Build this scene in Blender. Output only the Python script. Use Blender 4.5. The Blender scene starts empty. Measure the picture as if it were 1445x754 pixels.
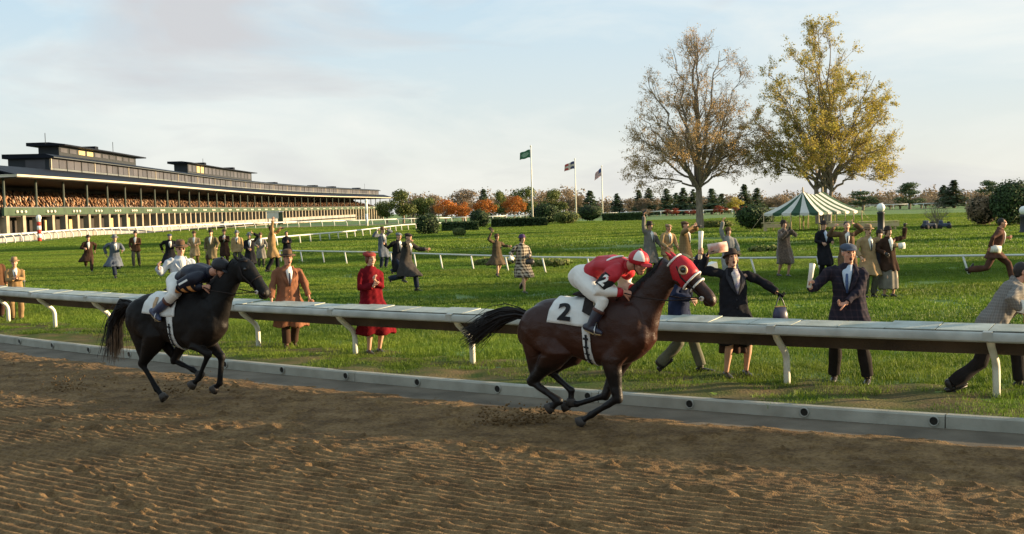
import bpy, bmesh, math, random
import numpy as np
from mathutils import Vector, Matrix, Quaternion, noise as mnoise

R = math.radians
random.seed(7); np.random.seed(7)
sc = bpy.context.scene
COL = sc.collection

# ------------------------------------------------------------------ camera
FPX, CX, CY, HOR, ROLL, CAMH = 1700.0, 722.5, 377.0, 291.0, R(1.7), 2.35
PITCH = math.atan((CY - HOR) / FPX)
_F = Vector((0, math.cos(PITCH), -math.sin(PITCH)))
_R0 = Vector((1, 0, 0)); _U0 = Vector((0, math.sin(PITCH), math.cos(PITCH)))
_Rt = _R0 * math.cos(ROLL) - _U0 * math.sin(ROLL)
_Up = _U0 * math.cos(ROLL) + _R0 * math.sin(ROLL)
cam_d = bpy.data.cameras.new('camera'); cam = bpy.data.objects.new('camera', cam_d); COL.objects.link(cam)
cam_d.sensor_width = 36.0; cam_d.lens = FPX / 1445.0 * 36.0
cam_d.clip_start = 0.1; cam_d.clip_end = 6000
_m = Matrix((( _Rt.x, _Up.x, -_F.x, 0), (_Rt.y, _Up.y, -_F.y, 0), (_Rt.z, _Up.z, -_F.z, CAMH), (0, 0, 0, 1)))
cam.matrix_world = _m
sc.camera = cam

# ------------------------------------------------------------------ sky and sun
SUN_EL, SUN_AZ = R(8.0), R(6)          # elevation; azimuth from +X (picture right) towards +Y (away)
SUNV = Vector((math.cos(SUN_EL) * math.cos(SUN_AZ), math.cos(SUN_EL) * math.sin(SUN_AZ), math.sin(SUN_EL)))
world = bpy.data.worlds.new('World'); sc.world = world; world.use_nodes = True
wn = world.node_tree.nodes; wl = world.node_tree.links; wn.clear()
w_out = wn.new('ShaderNodeOutputWorld'); w_bg = wn.new('ShaderNodeBackground')
w_sky = wn.new('ShaderNodeTexSky'); w_sky.sky_type = 'NISHITA'; w_sky.sun_disc = False
w_sky.sun_elevation = SUN_EL; w_sky.sun_rotation = R(90) - SUN_AZ
w_sky.air_density = 1.0; w_sky.dust_density = 1.2; w_sky.ozone_density = 1.6
W_LOC = (1.43, -1.7, 0.11)
w_tc = wn.new('ShaderNodeTexCoord')
def w_noise(scale, det, rough, dist, sc_, loc, rot=(0.05, 0.06, 0.4)):
    mp = wn.new('ShaderNodeMapping'); mp.inputs['Scale'].default_value = sc_; mp.inputs['Location'].default_value = loc; mp.inputs['Rotation'].default_value = rot
    t = wn.new('ShaderNodeTexNoise'); t.inputs['Scale'].default_value = scale; t.inputs['Detail'].default_value = det; t.inputs['Roughness'].default_value = rough; t.inputs['Distortion'].default_value = dist
    wl.new(w_tc.outputs['Generated'], mp.inputs['Vector']); wl.new(mp.outputs['Vector'], t.inputs['Vector']); return t.outputs['Fac']
def w_ramp(src, p0, p1, c0, c1):
    r = wn.new('ShaderNodeValToRGB'); r.color_ramp.elements[0].position = p0; r.color_ramp.elements[1].position = p1
    r.color_ramp.elements[0].color = (*c0, 1); r.color_ramp.elements[1].color = (*c1, 1); wl.new(src, r.inputs['Fac']); return r.outputs['Color']
def w_mixc(f, a, b):
    m = wn.new('ShaderNodeMix'); m.data_type = 'RGBA'
    for k, v in ((0, f), (6, a), (7, b)):
        if isinstance(v, tuple): m.inputs[k].default_value = (*v, 1)
        elif isinstance(v, float): m.inputs[k].default_value = v
        else: wl.new(v, m.inputs[k])
    return m.outputs[2]
# a milky veil over the whole sky, pale cream wisps, and a few thicker grey-mauve clouds
w_sp = wn.new('ShaderNodeSeparateXYZ'); wl.new(w_tc.outputs['Generated'], w_sp.inputs[0])
air = w_ramp(w_sp.outputs[2], 0.0, 0.24, (4.85, 4.84, 4.50), (2.75, 4.1, 5.2))       # haze is paler towards the horizon, all round
veil = w_mixc(0.84, w_sky.outputs['Color'], air)
wisp = w_ramp(w_noise(3.2, 8, .58, .5, (1, 1, 3.4), (0, 0, 0)), .45, .70, (0, 0, 0), (.7, .7, .7))
c1 = w_mixc(wisp, veil, (5.2, 5.2, 4.85))
grey = w_ramp(w_noise(3.4, 6, .5, .5, (1, 1, 3.6), W_LOC, (0.05, 0.06, 0.24)), .50, .66, (0, 0, 0), (.9, .9, .9))
c2 = w_mixc(grey, c1, (3.45, 3.45, 3.55))
wl.new(c2, w_bg.inputs['Color']); w_bg.inputs['Strength'].default_value = 0.068
wl.new(w_bg.outputs['Background'], w_out.inputs['Surface'])
sun_d = bpy.data.lights.new('sun', 'SUN'); sun = bpy.data.objects.new('sun', sun_d); COL.objects.link(sun)
sun_d.energy = 5.0; sun_d.angle = R(0.6); sun_d.color = (1.0, 0.74, 0.44)
sun.rotation_euler = SUNV.to_track_quat('Z', 'Y').to_euler(); sun.location = (60, 20, 40)
sc.view_settings.view_transform = 'Standard'; sc.view_settings.look = 'None'
sc.view_settings.gamma = 1.0; sc.view_settings.use_curve_mapping = False
sc.view_settings.exposure = 1.48
sc.render.engine = 'CYCLES'
sc.cycles.max_bounces = 6; sc.cycles.diffuse_bounces = 3; sc.cycles.transparent_max_bounces = 6
sc.cycles.use_denoising = True

# ------------------------------------------------------------------ helpers
def ray(px, py):
    return (_F * FPX + _Rt * (px - CX) - _Up * (py - CY)).normalized()
def gp(px, py, z=0.0):
    """point of a level plane seen at that photo pixel"""
    d = ray(px, py); t = (z - CAMH) / d.z
    return Vector((d.x * t, d.y * t, z))
def at(px, py, Y):
    d = ray(px, py); t = Y / d.y
    return Vector((d.x * t, Y, CAMH + d.z * t))

def tag(o, label=None, cat=None, group=None, kind=None):
    if label: o['label'] = label
    if cat: o['category'] = cat
    if group: o['group'] = group
    if kind: o['kind'] = kind
    return o
def empty(name, loc=(0, 0, 0), rz=0.0, parent=None):
    o = bpy.data.objects.new(name, None); COL.objects.link(o)
    o.empty_display_size = 0.2
    o.location = loc; o.rotation_euler = (0, 0, rz)
    if parent: o.parent = parent
    return o
def copy_tree(o, parent=None):
    c = o.copy(); COL.objects.link(c); c.parent = parent
    for ch in o.children: copy_tree(ch, c)
    return c

def basis(d, hint=None):
    d = Vector(d).normalized()
    h = Vector(hint) if hint is not None else (Vector((0, 0, 1)) if abs(d.z) < 0.92 else Vector((0, 1, 0)))
    s = d.cross(h)
    if s.length < 1e-6: s = d.cross(Vector((1, 0.3, 0)))
    s.normalize(); return s, s.cross(d).normalized()   # side, up-ish

class MB:
    """collects geometry; build() links it as one mesh object"""
    def __init__(s): s.v = []; s.f = []
    def add(s, vs, fs):
        n = len(s.v); s.v.extend([tuple(v) for v in vs]); s.f.extend([tuple(i + n for i in f) for f in fs]); return s
    def box(s, c, size, X=(1, 0, 0), Y=(0, 1, 0), Z=(0, 0, 1)):
        c = Vector(c); X, Y, Z = Vector(X) * size[0] / 2, Vector(Y) * size[1] / 2, Vector(Z) * size[2] / 2
        vs = [c + X * a + Y * b + Z * d for d in (-1, 1) for b in (-1, 1) for a in (-1, 1)]
        return s.add(vs, [(0, 2, 3, 1), (4, 5, 7, 6), (0, 1, 5, 4), (2, 6, 7, 3), (0, 4, 6, 2), (1, 3, 7, 5)])
    def tube(s, pts, rad, n=8, cap=True, round_=True, hint=None, flat=1.0):
        pts = [Vector(p) for p in pts]
        if not hasattr(rad, '__len__'): rad = [rad] * len(pts)
        rad = list(rad)
        if round_ and cap:
            d0 = (pts[0] - pts[1]).normalized(); d1 = (pts[-1] - pts[-2]).normalized()
            r0 = rad[0] if not hasattr(rad[0], '__len__') else min(rad[0]); r1 = rad[-1] if not hasattr(rad[-1], '__len__') else min(rad[-1])
            def sc_(r, k): return r * k if not hasattr(r, '__len__') else (r[0] * k, r[1] * k)
            pts = [pts[0] + d0 * r0 * .92, pts[0] + d0 * r0 * .6] + pts + [pts[-1] + d1 * r1 * .6, pts[-1] + d1 * r1 * .92]
            rad = [sc_(rad[0], .42), sc_(rad[0], .82)] + rad + [sc_(rad[-1], .82), sc_(rad[-1], .42)]
        rings = []; u = None
        for i, p in enumerate(pts):
            a = pts[max(0, i - 1)]; b = pts[min(len(pts) - 1, i + 1)]
            d = b - a
            if d.length < 1e-9: d = Vector((0, 0, 1))
            d.normalize()
            if u is None:
                sd, u = basis(d, hint)
            else:
                u = (u - d * u.dot(d))
                if u.length < 1e-5: sd, u = basis(d, hint)
                u.normalize()
            sd = d.cross(u)
            ra, rb = rad[i] if hasattr(rad[i], '__len__') else (rad[i], rad[i] * flat)
            rings.append([p + sd * math.cos(2 * math.pi * k / n) * ra + u * math.sin(2 * math.pi * k / n) * rb for k in range(n)])
        vs = [q for r in rings for q in r]; fs = []
        for i in range(len(rings) - 1):
            for k in range(n):
                a = i * n + k; b = i * n + (k + 1) % n
                fs.append((a, b, b + n, a + n))
        if cap:
            fs.append(tuple(range(n - 1, -1, -1))); fs.append(tuple((len(rings) - 1) * n + k for k in range(n)))
        return s.add(vs, fs)
    def loft(s, secs, n=20, cap=True):
        """secs: (centre, right vector*rx, forward vector*ry[, superness])"""
        rings = []
        for q in secs:
            c, X, Y = Vector(q[0]), Vector(q[1]), Vector(q[2]); e = q[3] if len(q) > 3 else 1.0
            ring = []
            for k in range(n):
                a = 2 * math.pi * k / n; ca, sa = math.cos(a), math.sin(a)
                ring.append(c + X * math.copysign(abs(ca) ** e, ca) + Y * math.copysign(abs(sa) ** e, sa))
            rings.append(ring)
        vs = [q for r in rings for q in r]; fs = []
        for i in range(len(rings) - 1):
            for k in range(n):
                a = i * n + k; b = i * n + (k + 1) % n
                fs.append((a, b, b + n, a + n))
        if cap:
            fs.append(tuple(range(n - 1, -1, -1))); fs.append(tuple((len(rings) - 1) * n + k for k in range(n)))
        return s.add(vs, fs)
    def ell(s, c, r, M=None, nu=14, nv=8):
        c = Vector(c); vs = []; fs = []
        M = M if M is not None else Matrix.Identity(3)
        for j in range(1, nv):
            t = math.pi * j / nv
            for i in range(nu):
                a = 2 * math.pi * i / nu
                vs.append(c + M @ Vector((r[0] * math.sin(t) * math.cos(a), r[1] * math.sin(t) * math.sin(a), r[2] * math.cos(t))))
        top = len(vs); vs.append(c + M @ Vector((0, 0, r[2]))); vs.append(c + M @ Vector((0, 0, -r[2])))
        for j in range(nv - 2):
            for i in range(nu):
                a = j * nu + i; b = j * nu + (i + 1) % nu
                fs.append((a, a + nu, b + nu, b))
        for i in range(nu):
            fs.append((top, i, (i + 1) % nu)); k = (nv - 2) * nu
            fs.append((top + 1, k + (i + 1) % nu, k + i))
        return s.add(vs, fs)
    def lathe(s, c, prof, n=20, M=None, sx=1.0, sy=1.0):
        """prof: (radius, height) list, closed at ends with r=0 or capped"""
        M = M if M is not None else Matrix.Identity(3); c = Vector(c)
        vs = []; fs = []
        for (r, h) in prof:
            for k in range(n):
                a = 2 * math.pi * k / n
                vs.append(c + M @ Vector((r * sx * math.cos(a), r * sy * math.sin(a), h)))
        for i in range(len(prof) - 1):
            for k in range(n):
                a = i * n + k; b = i * n + (k + 1) % n
                fs.append((a, b, b + n, a + n))
        if prof[0][0] > 1e-6: fs.append(tuple(range(n - 1, -1, -1)))
        if prof[-1][0] > 1e-6: fs.append(tuple((len(prof) - 1) * n + k for k in range(n)))
        return s.add(vs, fs)
    def prism(s, poly, axis):
        """poly: list of 3D points (planar); extruded along axis vector"""
        n = len(poly); ax = Vector(axis)
        vs = [Vector(p) for p in poly] + [Vector(p) + ax for p in poly]
        fs = [tuple(range(n - 1, -1, -1)), tuple(range(n, 2 * n))] + [(i, (i + 1) % n, (i + 1) % n + n, i + n) for i in range(n)]
        return s.add(vs, fs)
    def mesh(s, name, smooth=False):
        me = bpy.data.meshes.new(name); me.from_pydata(s.v, [], s.f); me.validate()
        if smooth: me.polygons.foreach_set('use_smooth', [True] * len(me.polygons))
        return me
    def build(s, name, mat, parent=None, smooth=False, world=False, bevel=0.0):
        o = link(s.mesh(name, smooth), name, mat, parent, world)
        if bevel:
            b = o.modifiers.new('bevel', 'BEVEL'); b.width = bevel; b.segments = 2; b.limit_method = 'ANGLE'
        return o
def link(me, name, mat, parent=None, world=False):
    o = bpy.data.objects.new(name, me); COL.objects.link(o)
    if mat is not None and len(me.materials) == 0: me.materials.append(mat)
    if parent is not None:
        o.parent = parent
        if world: o.matrix_parent_inverse = (Matrix.Translation(parent.location) @ parent.rotation_euler.to_matrix().to_4x4()).inverted()
    return o
def np_mesh(name, V, F, smooth=False):
    """V (n,3) array, F (m,k) array with k fixed"""
    me = bpy.data.meshes.new(name); V = np.asarray(V, dtype=np.float32); F = np.asarray(F, dtype=np.int32)
    k = F.shape[1]
    me.vertices.add(len(V)); me.vertices.foreach_set('co', V.ravel())
    me.loops.add(F.size); me.loops.foreach_set('vertex_index', F.ravel())
    me.polygons.add(len(F)); me.polygons.foreach_set('loop_start', np.arange(0, F.size, k, dtype=np.int32))
    me.polygons.foreach_set('loop_total', np.full(len(F), k, dtype=np.int32))
    if smooth: me.polygons.foreach_set('use_smooth', np.ones(len(F), dtype=bool))
    me.update(calc_edges=True); return me

# a scratch scene for voxel remeshing, so that bodies and garments come out as one continuous surface
_tmp_sc = bpy.data.scenes.new('scratch')
def remesh(mb, voxel, smooth=6, factor=0.5):
    me = mb.mesh('raw'); o = bpy.data.objects.new('raw', me); _tmp_sc.collection.objects.link(o)
    m = o.modifiers.new('r', 'REMESH'); m.mode = 'VOXEL'; m.voxel_size = voxel; m.use_smooth_shade = True
    if smooth:
        k = o.modifiers.new('s', 'SMOOTH'); k.iterations = smooth; k.factor = factor
    vl = _tmp_sc.view_layers[0]; vl.update(); dg = vl.depsgraph
    out = bpy.data.meshes.new_from_object(o.evaluated_get(dg), depsgraph=dg)
    bpy.data.objects.remove(o); bpy.data.meshes.remove(me)
    out.polygons.foreach_set('use_smooth', [True] * len(out.polygons))
    return out
def join_mesh(me, mb):
    """append loose geometry (finger tubes and the like) to a mesh"""
    nv = len(me.vertices); V = np.empty(nv * 3, dtype=np.float32); me.vertices.foreach_get('co', V)
    bm = bmesh.new(); bm.from_mesh(me)
    vs = [bm.verts.new(v) for v in mb.v]
    for f in mb.f:
        try: fc = bm.faces.new([vs[i] for i in f]); fc.smooth = True
        except ValueError: pass
    bm.to_mesh(me); bm.free(); return me
def wrinkle(me, fn):
    """push vertices along their normals by fn(co)"""
    n = len(me.vertices); co = np.empty(n * 3, dtype=np.float32); me.vertices.foreach_get('co', co); co = co.reshape(-1, 3)
    no = np.empty(n * 3, dtype=np.float32); me.vertices.foreach_get('normal', no); no = no.reshape(-1, 3)
    d = fn(co); co += no * d[:, None]; me.vertices.foreach_set('co', co.ravel()); me.update()

def vnoise(co, scale, seed=0):
    """cheap smooth vector noise from sine sums, -1..1"""
    rs = np.random.RandomState(seed); a = np.zeros(len(co))
    for k in range(6):
        w = rs.normal(size=3); w /= np.linalg.norm(w) + 1e-9
        a += np.sin(co @ (w * scale * rs.uniform(.7, 1.5)) + rs.uniform(0, 6.28))
    return a / 3.2

def lat(U, V, su, sv, seed):
    """lattice value noise -1..1 with cells su by sv metres"""
    rs = np.random.RandomState(seed); T = rs.uniform(-1, 1, (257, 263))
    a = U / su + 1000.37; b = V / sv + 1000.71
    i = np.floor(a).astype(int); j = np.floor(b).astype(int); fa = a - i; fb = b - j
    fa = fa * fa * (3 - 2 * fa); fb = fb * fb * (3 - 2 * fb)
    g = lambda p, q: T[p % 257, q % 263]
    return (g(i, j) * (1 - fa) + g(i + 1, j) * fa) * (1 - fb) + (g(i, j + 1) * (1 - fa) + g(i + 1, j + 1) * fa) * fb

# ------------------------------------------------------------------ materials
MATS = {}
def mat(name, col, rough=0.8, var=0.12, scale=6.0, bump=0.0, bscale=40.0, spec=0.3, metal=0.0, col2=None, trans=0.0, sheen=0.0, coords='Object', detail=4.0, randobj=0.0, aniso=None):
    if name in MATS: return MATS[name]
    m = bpy.data.materials.new(name); m.use_nodes = True; nt = m.node_tree; n = nt.nodes; l = nt.links
    b = n['Principled BSDF']
    b.inputs['Roughness'].default_value = rough; b.inputs['Metallic'].default_value = metal
    b.inputs['Specular IOR Level'].default_value = spec
    if sheen: b.inputs['Sheen Weight'].default_value = sheen
    tc = n.new('ShaderNodeTexCoord'); mp = n.new('ShaderNodeMapping')
    if coords == 'World':
        g = n.new('ShaderNodeNewGeometry'); l.new(g.outputs['Position'], mp.inputs['Vector'])
    else: l.new(tc.outputs[coords], mp.inputs['Vector'])
    if aniso: mp.inputs['Scale'].default_value = aniso
    tx = n.new('ShaderNodeTexNoise'); tx.inputs['Scale'].default_value = scale; tx.inputs['Detail'].default_value = detail
    l.new(mp.outputs['Vector'], tx.inputs['Vector'])
    rp = n.new('ShaderNodeValToRGB'); rp.color_ramp.elements[0].position = 0.32; rp.color_ramp.elements[1].position = 0.68
    c = Vector(col)
    c2 = Vector(col2) if col2 is not None else c * (1 + var)
    c1 = c if col2 is not None else c * (1 - var)
    rp.color_ramp.elements[0].color = (*c1, 1); rp.color_ramp.elements[1].color = (*c2, 1)
    l.new(tx.outputs['Fac'], rp.inputs['Fac'])
    last = rp.outputs['Color']
    if randobj:
        oi = n.new('ShaderNodeObjectInfo'); mr = n.new('ShaderNodeMapRange')
        mr.inputs['To Min'].default_value = 1 - randobj; mr.inputs['To Max'].default_value = 1 + randobj
        l.new(oi.outputs['Random'], mr.inputs['Value'])
        mx = n.new('ShaderNodeVectorMath'); mx.operation = 'SCALE'
        l.new(last, mx.inputs[0]); l.new(mr.outputs[0], mx.inputs['Scale']); last = mx.outputs[0]
    l.new(last, b.inputs['Base Color'])
    if bump:
        t2 = n.new('ShaderNodeTexNoise'); t2.inputs['Scale'].default_value = bscale; t2.inputs['Detail'].default_value = 3
        l.new(mp.outputs['Vector'], t2.inputs['Vector'])
        bp = n.new('ShaderNodeBump'); bp.inputs['Strength'].default_value = bump; bp.inputs['Distance'].default_value = 0.02
        l.new(t2.outputs['Fac'], bp.inputs['Height']); l.new(bp.outputs['Normal'], b.inputs['Normal'])
    if trans:
        out = n['Material Output']; tr = n.new('ShaderNodeBsdfTranslucent'); ms = n.new('ShaderNodeMixShader')
        ms.inputs[0].default_value = trans; l.new(last, tr.inputs['Color'])
        l.new(b.outputs[0], ms.inputs[1]); l.new(tr.outputs[0], ms.inputs[2]); l.new(ms.outputs[0], out.inputs['Surface'])
    MATS[name] = m; return m
# ------------------------------------------------------------------ ground plan
# line of the running rail's posts (x, y), read off the ground plane
_pp = np.array([(5.51, 13.7), (3.39, 15.05), (1.35, 16.5), (-.71, 18.0), (-2.73, 19.7), (-4.62, 21.25), (-6.4, 22.7), (-8.24, 24.35), (-9.95, 26.1), (-11.73, 28.0)])
_cf = np.polyfit(_pp[:, 0], _pp[:, 1], 2)
def rail_y(x):
    x = np.asarray(x, dtype=float); xc = np.clip(x, -14, 9)
    return np.polyval(_cf, xc) + (2 * _cf[0] * xc + _cf[1]) * (x - xc)
# arc-length table of the post line; u grows to the right
_xs = np.linspace(-60, 40, 4001); _ys = rail_y(_xs)
_us = np.concatenate([[0], np.cumsum(np.hypot(np.diff(_xs), np.diff(_ys)))]); _u0 = np.interp(0, _xs, _us); _us -= _u0
def path(u, o=0.0, z=0.0):
    """u metres along the rail line, o metres towards the track"""
    x = np.interp(u, _us, _xs); y = np.interp(u, _us, _ys)
    e = 0.05
    dx = np.interp(u + e, _us, _xs) - np.interp(u - e, _us, _xs); dy = np.interp(u + e, _us, _ys) - np.interp(u - e, _us, _ys)
    L = np.hypot(dx, dy); nx, ny = dy / L, -dx / L     # right of travel direction = towards the track
    return Vector((float(x + nx * o), float(y + ny * o), z))
def path_np(u, o):
    x = np.interp(u, _us, _xs); y = np.interp(u, _us, _ys); e = 0.05
    dx = np.interp(u + e, _us, _xs) - np.interp(u - e, _us, _xs); dy = np.interp(u + e, _us, _ys) - np.interp(u - e, _us, _ys)
    L = np.hypot(dx, dy); return x + dy / L * o, y - dx / L * o
def u_of_x(x): return float(np.interp(x, _xs, _us))
KERB_O, APRON_O, DIRT_Z = 1.62, 2.06, -0.10
def sstep(a, b, x):
    t = np.clip((np.asarray(x, dtype=float) - a) / (b - a), 0, 1); return t * t * (3 - 2 * t)
def gz(x, y):
    """height of the grass"""
    x = np.asarray(x, dtype=float); y = np.asarray(y, dtype=float)
    d = -0.0075 * np.maximum(0, y - 165) * sstep(-150, 10, x)
    # low bank that carries the infield rail's far side
    b = 0.30 * np.exp(-((y - (68 + 0.10 * x)) / 6.5) ** 2) * sstep(-16, -4, x) * (1 - sstep(14, 24, x))
    w = 0.05 * np.sin(x * .21 + 1.3) * np.sin(y * .13 + .4) * sstep(24, 45, y)
    return d + b + w
def G(x, y): return float(gz(x, y))
def gpt(px, py):
    """grass point at a photo pixel (a few steps for the terrain's own height)"""
    z = 0.0
    for _ in range(6):
        p = gp(px, py, z); z = G(p.x, p.y)
    return Vector((p.x, p.y, z))

# ------------------------------------------------------------------ grass materials
def grass_mat(name, far=False):
    m = bpy.data.materials.new(name); m.use_nodes = True; nt = m.node_tree; n = nt.nodes; l = nt.links
    b = n['Principled BSDF']; b.inputs['Roughness'].default_value = 0.6; b.inputs['Specular IOR Level'].default_value = 0.25
    g = n.new('ShaderNodeNewGeometry')
    def nz(scale, det, sx=1, sy=1):
        mp = n.new('ShaderNodeMapping'); mp.inputs['Scale'].default_value = (sx, sy, 1); l.new(g.outputs['Position'], mp.inputs['Vector'])
        t = n.new('ShaderNodeTexNoise'); t.inputs['Scale'].default_value = scale; t.inputs['Detail'].default_value = det; l.new(mp.outputs[0], t.inputs['Vector']); return t
    a = nz(0.18, 5, 0.35, 1.0); r1 = n.new('ShaderNodeValToRGB')
    r1.color_ramp.elements[0].position = .36; r1.color_ramp.elements[1].position = .66
    r1.color_ramp.elements[0].color = (.084, .164, .016, 1); r1.color_ramp.elements[1].color = (.190, .255, .030, 1)
    l.new(a.outputs['Fac'], r1.inputs['Fac'])
    c = nz(2.2, 6); r2 = n.new('ShaderNodeValToRGB'); r2.color_ramp.elements[0].position = .35; r2.color_ramp.elements[1].position = .72
    r2.color_ramp.elements[0].color = (.62, .72, .6, 1); r2.color_ramp.elements[1].color = (1.25, 1.15, 1.1, 1)
    l.new(c.outputs['Fac'], r2.inputs['Fac'])
    mx = n.new('ShaderNodeMix'); mx.data_type = 'RGBA'; mx.blend_type = 'MULTIPLY'; mx.inputs[0].default_value = 1
    l.new(r1.outputs[0], mx.inputs[6]); l.new(r2.outputs[0], mx.inputs[7]); last = mx.outputs[2]
    # mowing stripes
    sx_ = n.new('ShaderNodeSeparateXYZ'); l.new(g.outputs['Position'], sx_.inputs[0])
    def mt(op, a, b):
        q = n.new('ShaderNodeMath'); q.operation = op
        for i, v in enumerate((a, b)):
            if isinstance(v, (int, float)): q.inputs[i].default_value = v
            else: l.new(v, q.inputs[i])
        return q.outputs[0]
    ph = mt('ADD', mt('MULTIPLY', sx_.outputs[0], .10), sx_.outputs[1]); st = mt('SINE', mt('ADD', mt('MULTIPLY', ph, .95), mt('MULTIPLY', a.outputs['Fac'], 3.0)), 0)
    sf = mt('ADD', mt('MULTIPLY', st, .16), 1.0); vm = n.new('ShaderNodeVectorMath'); vm.operation = 'SCALE'; l.new(last, vm.inputs[0]); l.new(sf, vm.inputs['Scale']); last = vm.outputs[0]
    # faint straw-coloured wear
    d = nz(.5, 6, .6, 1.4); r3 = n.new('ShaderNodeValToRGB'); r3.color_ramp.elements[0].position = .60; r3.color_ramp.elements[1].position = .74
    r3.color_ramp.elements[0].color = (0, 0, 0, 1); r3.color_ramp.elements[1].color = (.45,) * 3 + (1,)
    l.new(d.outputs['Fac'], r3.inputs['Fac'])
    m3 = n.new('ShaderNodeMix'); m3.data_type = 'RGBA'; l.new(r3.outputs[0], m3.inputs[0]); l.new(last, m3.inputs[6]); m3.inputs[7].default_value = (.17, .155, .05, 1); last = m3.outputs[2]
    l.new(last, b.inputs['Base Color'])
    if far:
        t = nz(9, 4); bp = n.new('ShaderNodeBump'); bp.inputs['Strength'].default_value = 1.0; bp.inputs['Distance'].default_value = .08
        l.new(t.outputs['Fac'], bp.inputs['Height']); l.new(bp.outputs[0], b.inputs['Normal'])
    else:
        out = n['Material Output']; tr = n.new('ShaderNodeBsdfTranslucent'); ms = n.new('ShaderNodeMixShader'); ms.inputs[0].default_value = .35
        l.new(last, tr.inputs['Color']); l.new(b.outputs[0], ms.inputs[1]); l.new(tr.outputs[0], ms.inputs[2]); l.new(ms.outputs[0], out.inputs['Surface'])
    return m
M_LAWN = grass_mat('lawn_ground', True); M_BLADE = grass_mat('grass_blade')

# base sheet to the horizon (under track and field)
bs = MB()
bs.add([(-2500, -300, -.45), (2500, -300, -.45), (2500, 160, -.45), (-2500, 160, -.45), (-2500, 3500, -40), (2500, 3500, -40)], [(0, 1, 2, 3), (3, 2, 5, 4)])
tag(bs.build('ground', mat('earth', (.09, .11, .03), 1, .2, .05)), kind='structure')

# the grass field: columns from the kerb outwards
def kerb_line():
    xs = np.concatenate([np.linspace(-900, -62, 18), np.linspace(-60, -14, 24), np.linspace(-13.5, 12, 103), np.linspace(13, 36, 24), np.linspace(40, 900, 18)])
    ux = np.interp(xs, _xs, _us); X, Y = path_np(ux, KERB_O - 0.10)
    o = (xs < -60) | (xs > 36)
    X = np.where(o, xs, X); Y = np.where(o, rail_y(xs) - 2.2, Y); return X, Y
KX, KY = kerb_line()
steps = np.concatenate([[0, .15, .4, .8], np.arange(1.3, 16, .7), np.arange(16.5, 60, 2.2), np.geomspace(64, 900, 34)])
Yg = KY[:, None] + steps[None, :]
Xg = np.repeat(KX[:, None], len(steps), 1)
Zg = gz(Xg, Yg)
nearw = (steps[None, :] < 4) * (np.abs(Xg) < 16)
Zg = Zg + nearw * (.025 * np.sin(Xg * 3.1 + Yg * 2.3) * np.sin(Xg * 1.7 - Yg * 2.9)) - (steps[None, :] < .01) * .02 - .04 * sstep(8, 12, steps)[None, :]
nx, ns = Xg.shape
idx = np.arange(nx * ns).reshape(nx, ns)
Fg = np.stack([idx[:-1, :-1], idx[1:, :-1], idx[1:, 1:], idx[:-1, 1:]], -1).reshape(-1, 4)
me = np_mesh('grass_field', np.stack([Xg, Yg, Zg], -1).reshape(-1, 3), Fg, True)
field = link(me, 'grass_field', M_LAWN); tag(field, kind='structure')
fd = M_LAWN

# bare, trodden earth along the kerb, laid as its own sheet just above the field
m_bare = mat('bare_earth', (.05, .085, .016), 1.0, 0, 1.6, bump=.8, bscale=30, col2=(.165, .118, .058), coords='World', detail=9, spec=.1)
us_ = np.arange(-40, 22, .22); os_ = np.array([1.53, 1.4, 1.2, .95, .7, .45, .2, 0, -.25, -.5, -.8])
U, O = np.meshgrid(us_, os_, indexing='ij'); X, Y = path_np(U.ravel(), O.ravel())
Z = .014 + .025 * np.sin(X * 3.1 + Y * 2.3) * np.sin(X * 1.7 - Y * 2.9) + .012 * np.sin(U.ravel() * 5.1 + 2 * np.sin(O.ravel() * 4)) - .05 * (O.ravel() < -.6)
a, b = U.shape; ii = np.arange(a * b).reshape(a, b)
tag(link(np_mesh('bare_earth', np.stack([X, Y, Z], -1), np.stack([ii[:-1, :-1], ii[1:, :-1], ii[1:, 1:], ii[:-1, 1:]], -1).reshape(-1, 4), True), 'bare_earth', m_bare), kind='structure')
# ------------------------------------------------------------------ dirt track with harrow ridges
def dirt_h(U, O):
    """height of the dirt above DIRT_Z in path coordinates"""
    n1 = lat(U, O, 1.6, .9, 1); n2 = lat(U, O, .45, .22, 2); n3 = lat(U, O, .22, .06, 3)
    n4 = lat(U, O, .10, .045, 4); n5 = lat(U, O, .05, .036, 5)
    ph = (O + .010 * n1 + .003 * n2) / .122 * 2 * math.pi
    rid = np.abs(np.sin(ph / 2)) ** .8                          # rounded crests with narrow furrows
    hv = sstep(4.4, 5.8, O + .35 * n1)
    amp = .004 + .025 * hv
    h = amp * (rid - .45) * (1 + .10 * n2 + .12 * n3) + .001 * n2 + (.004 - .003 * hv) * n3 + (.006 - .0035 * hv) * n4 + (.0075 - .0035 * hv) * n5
    return h + np.clip(n4 + n3 - 1.05, 0, 1) * .03 + np.clip(n5 + n4 - 1.05, 0, 1) * .03
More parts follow.
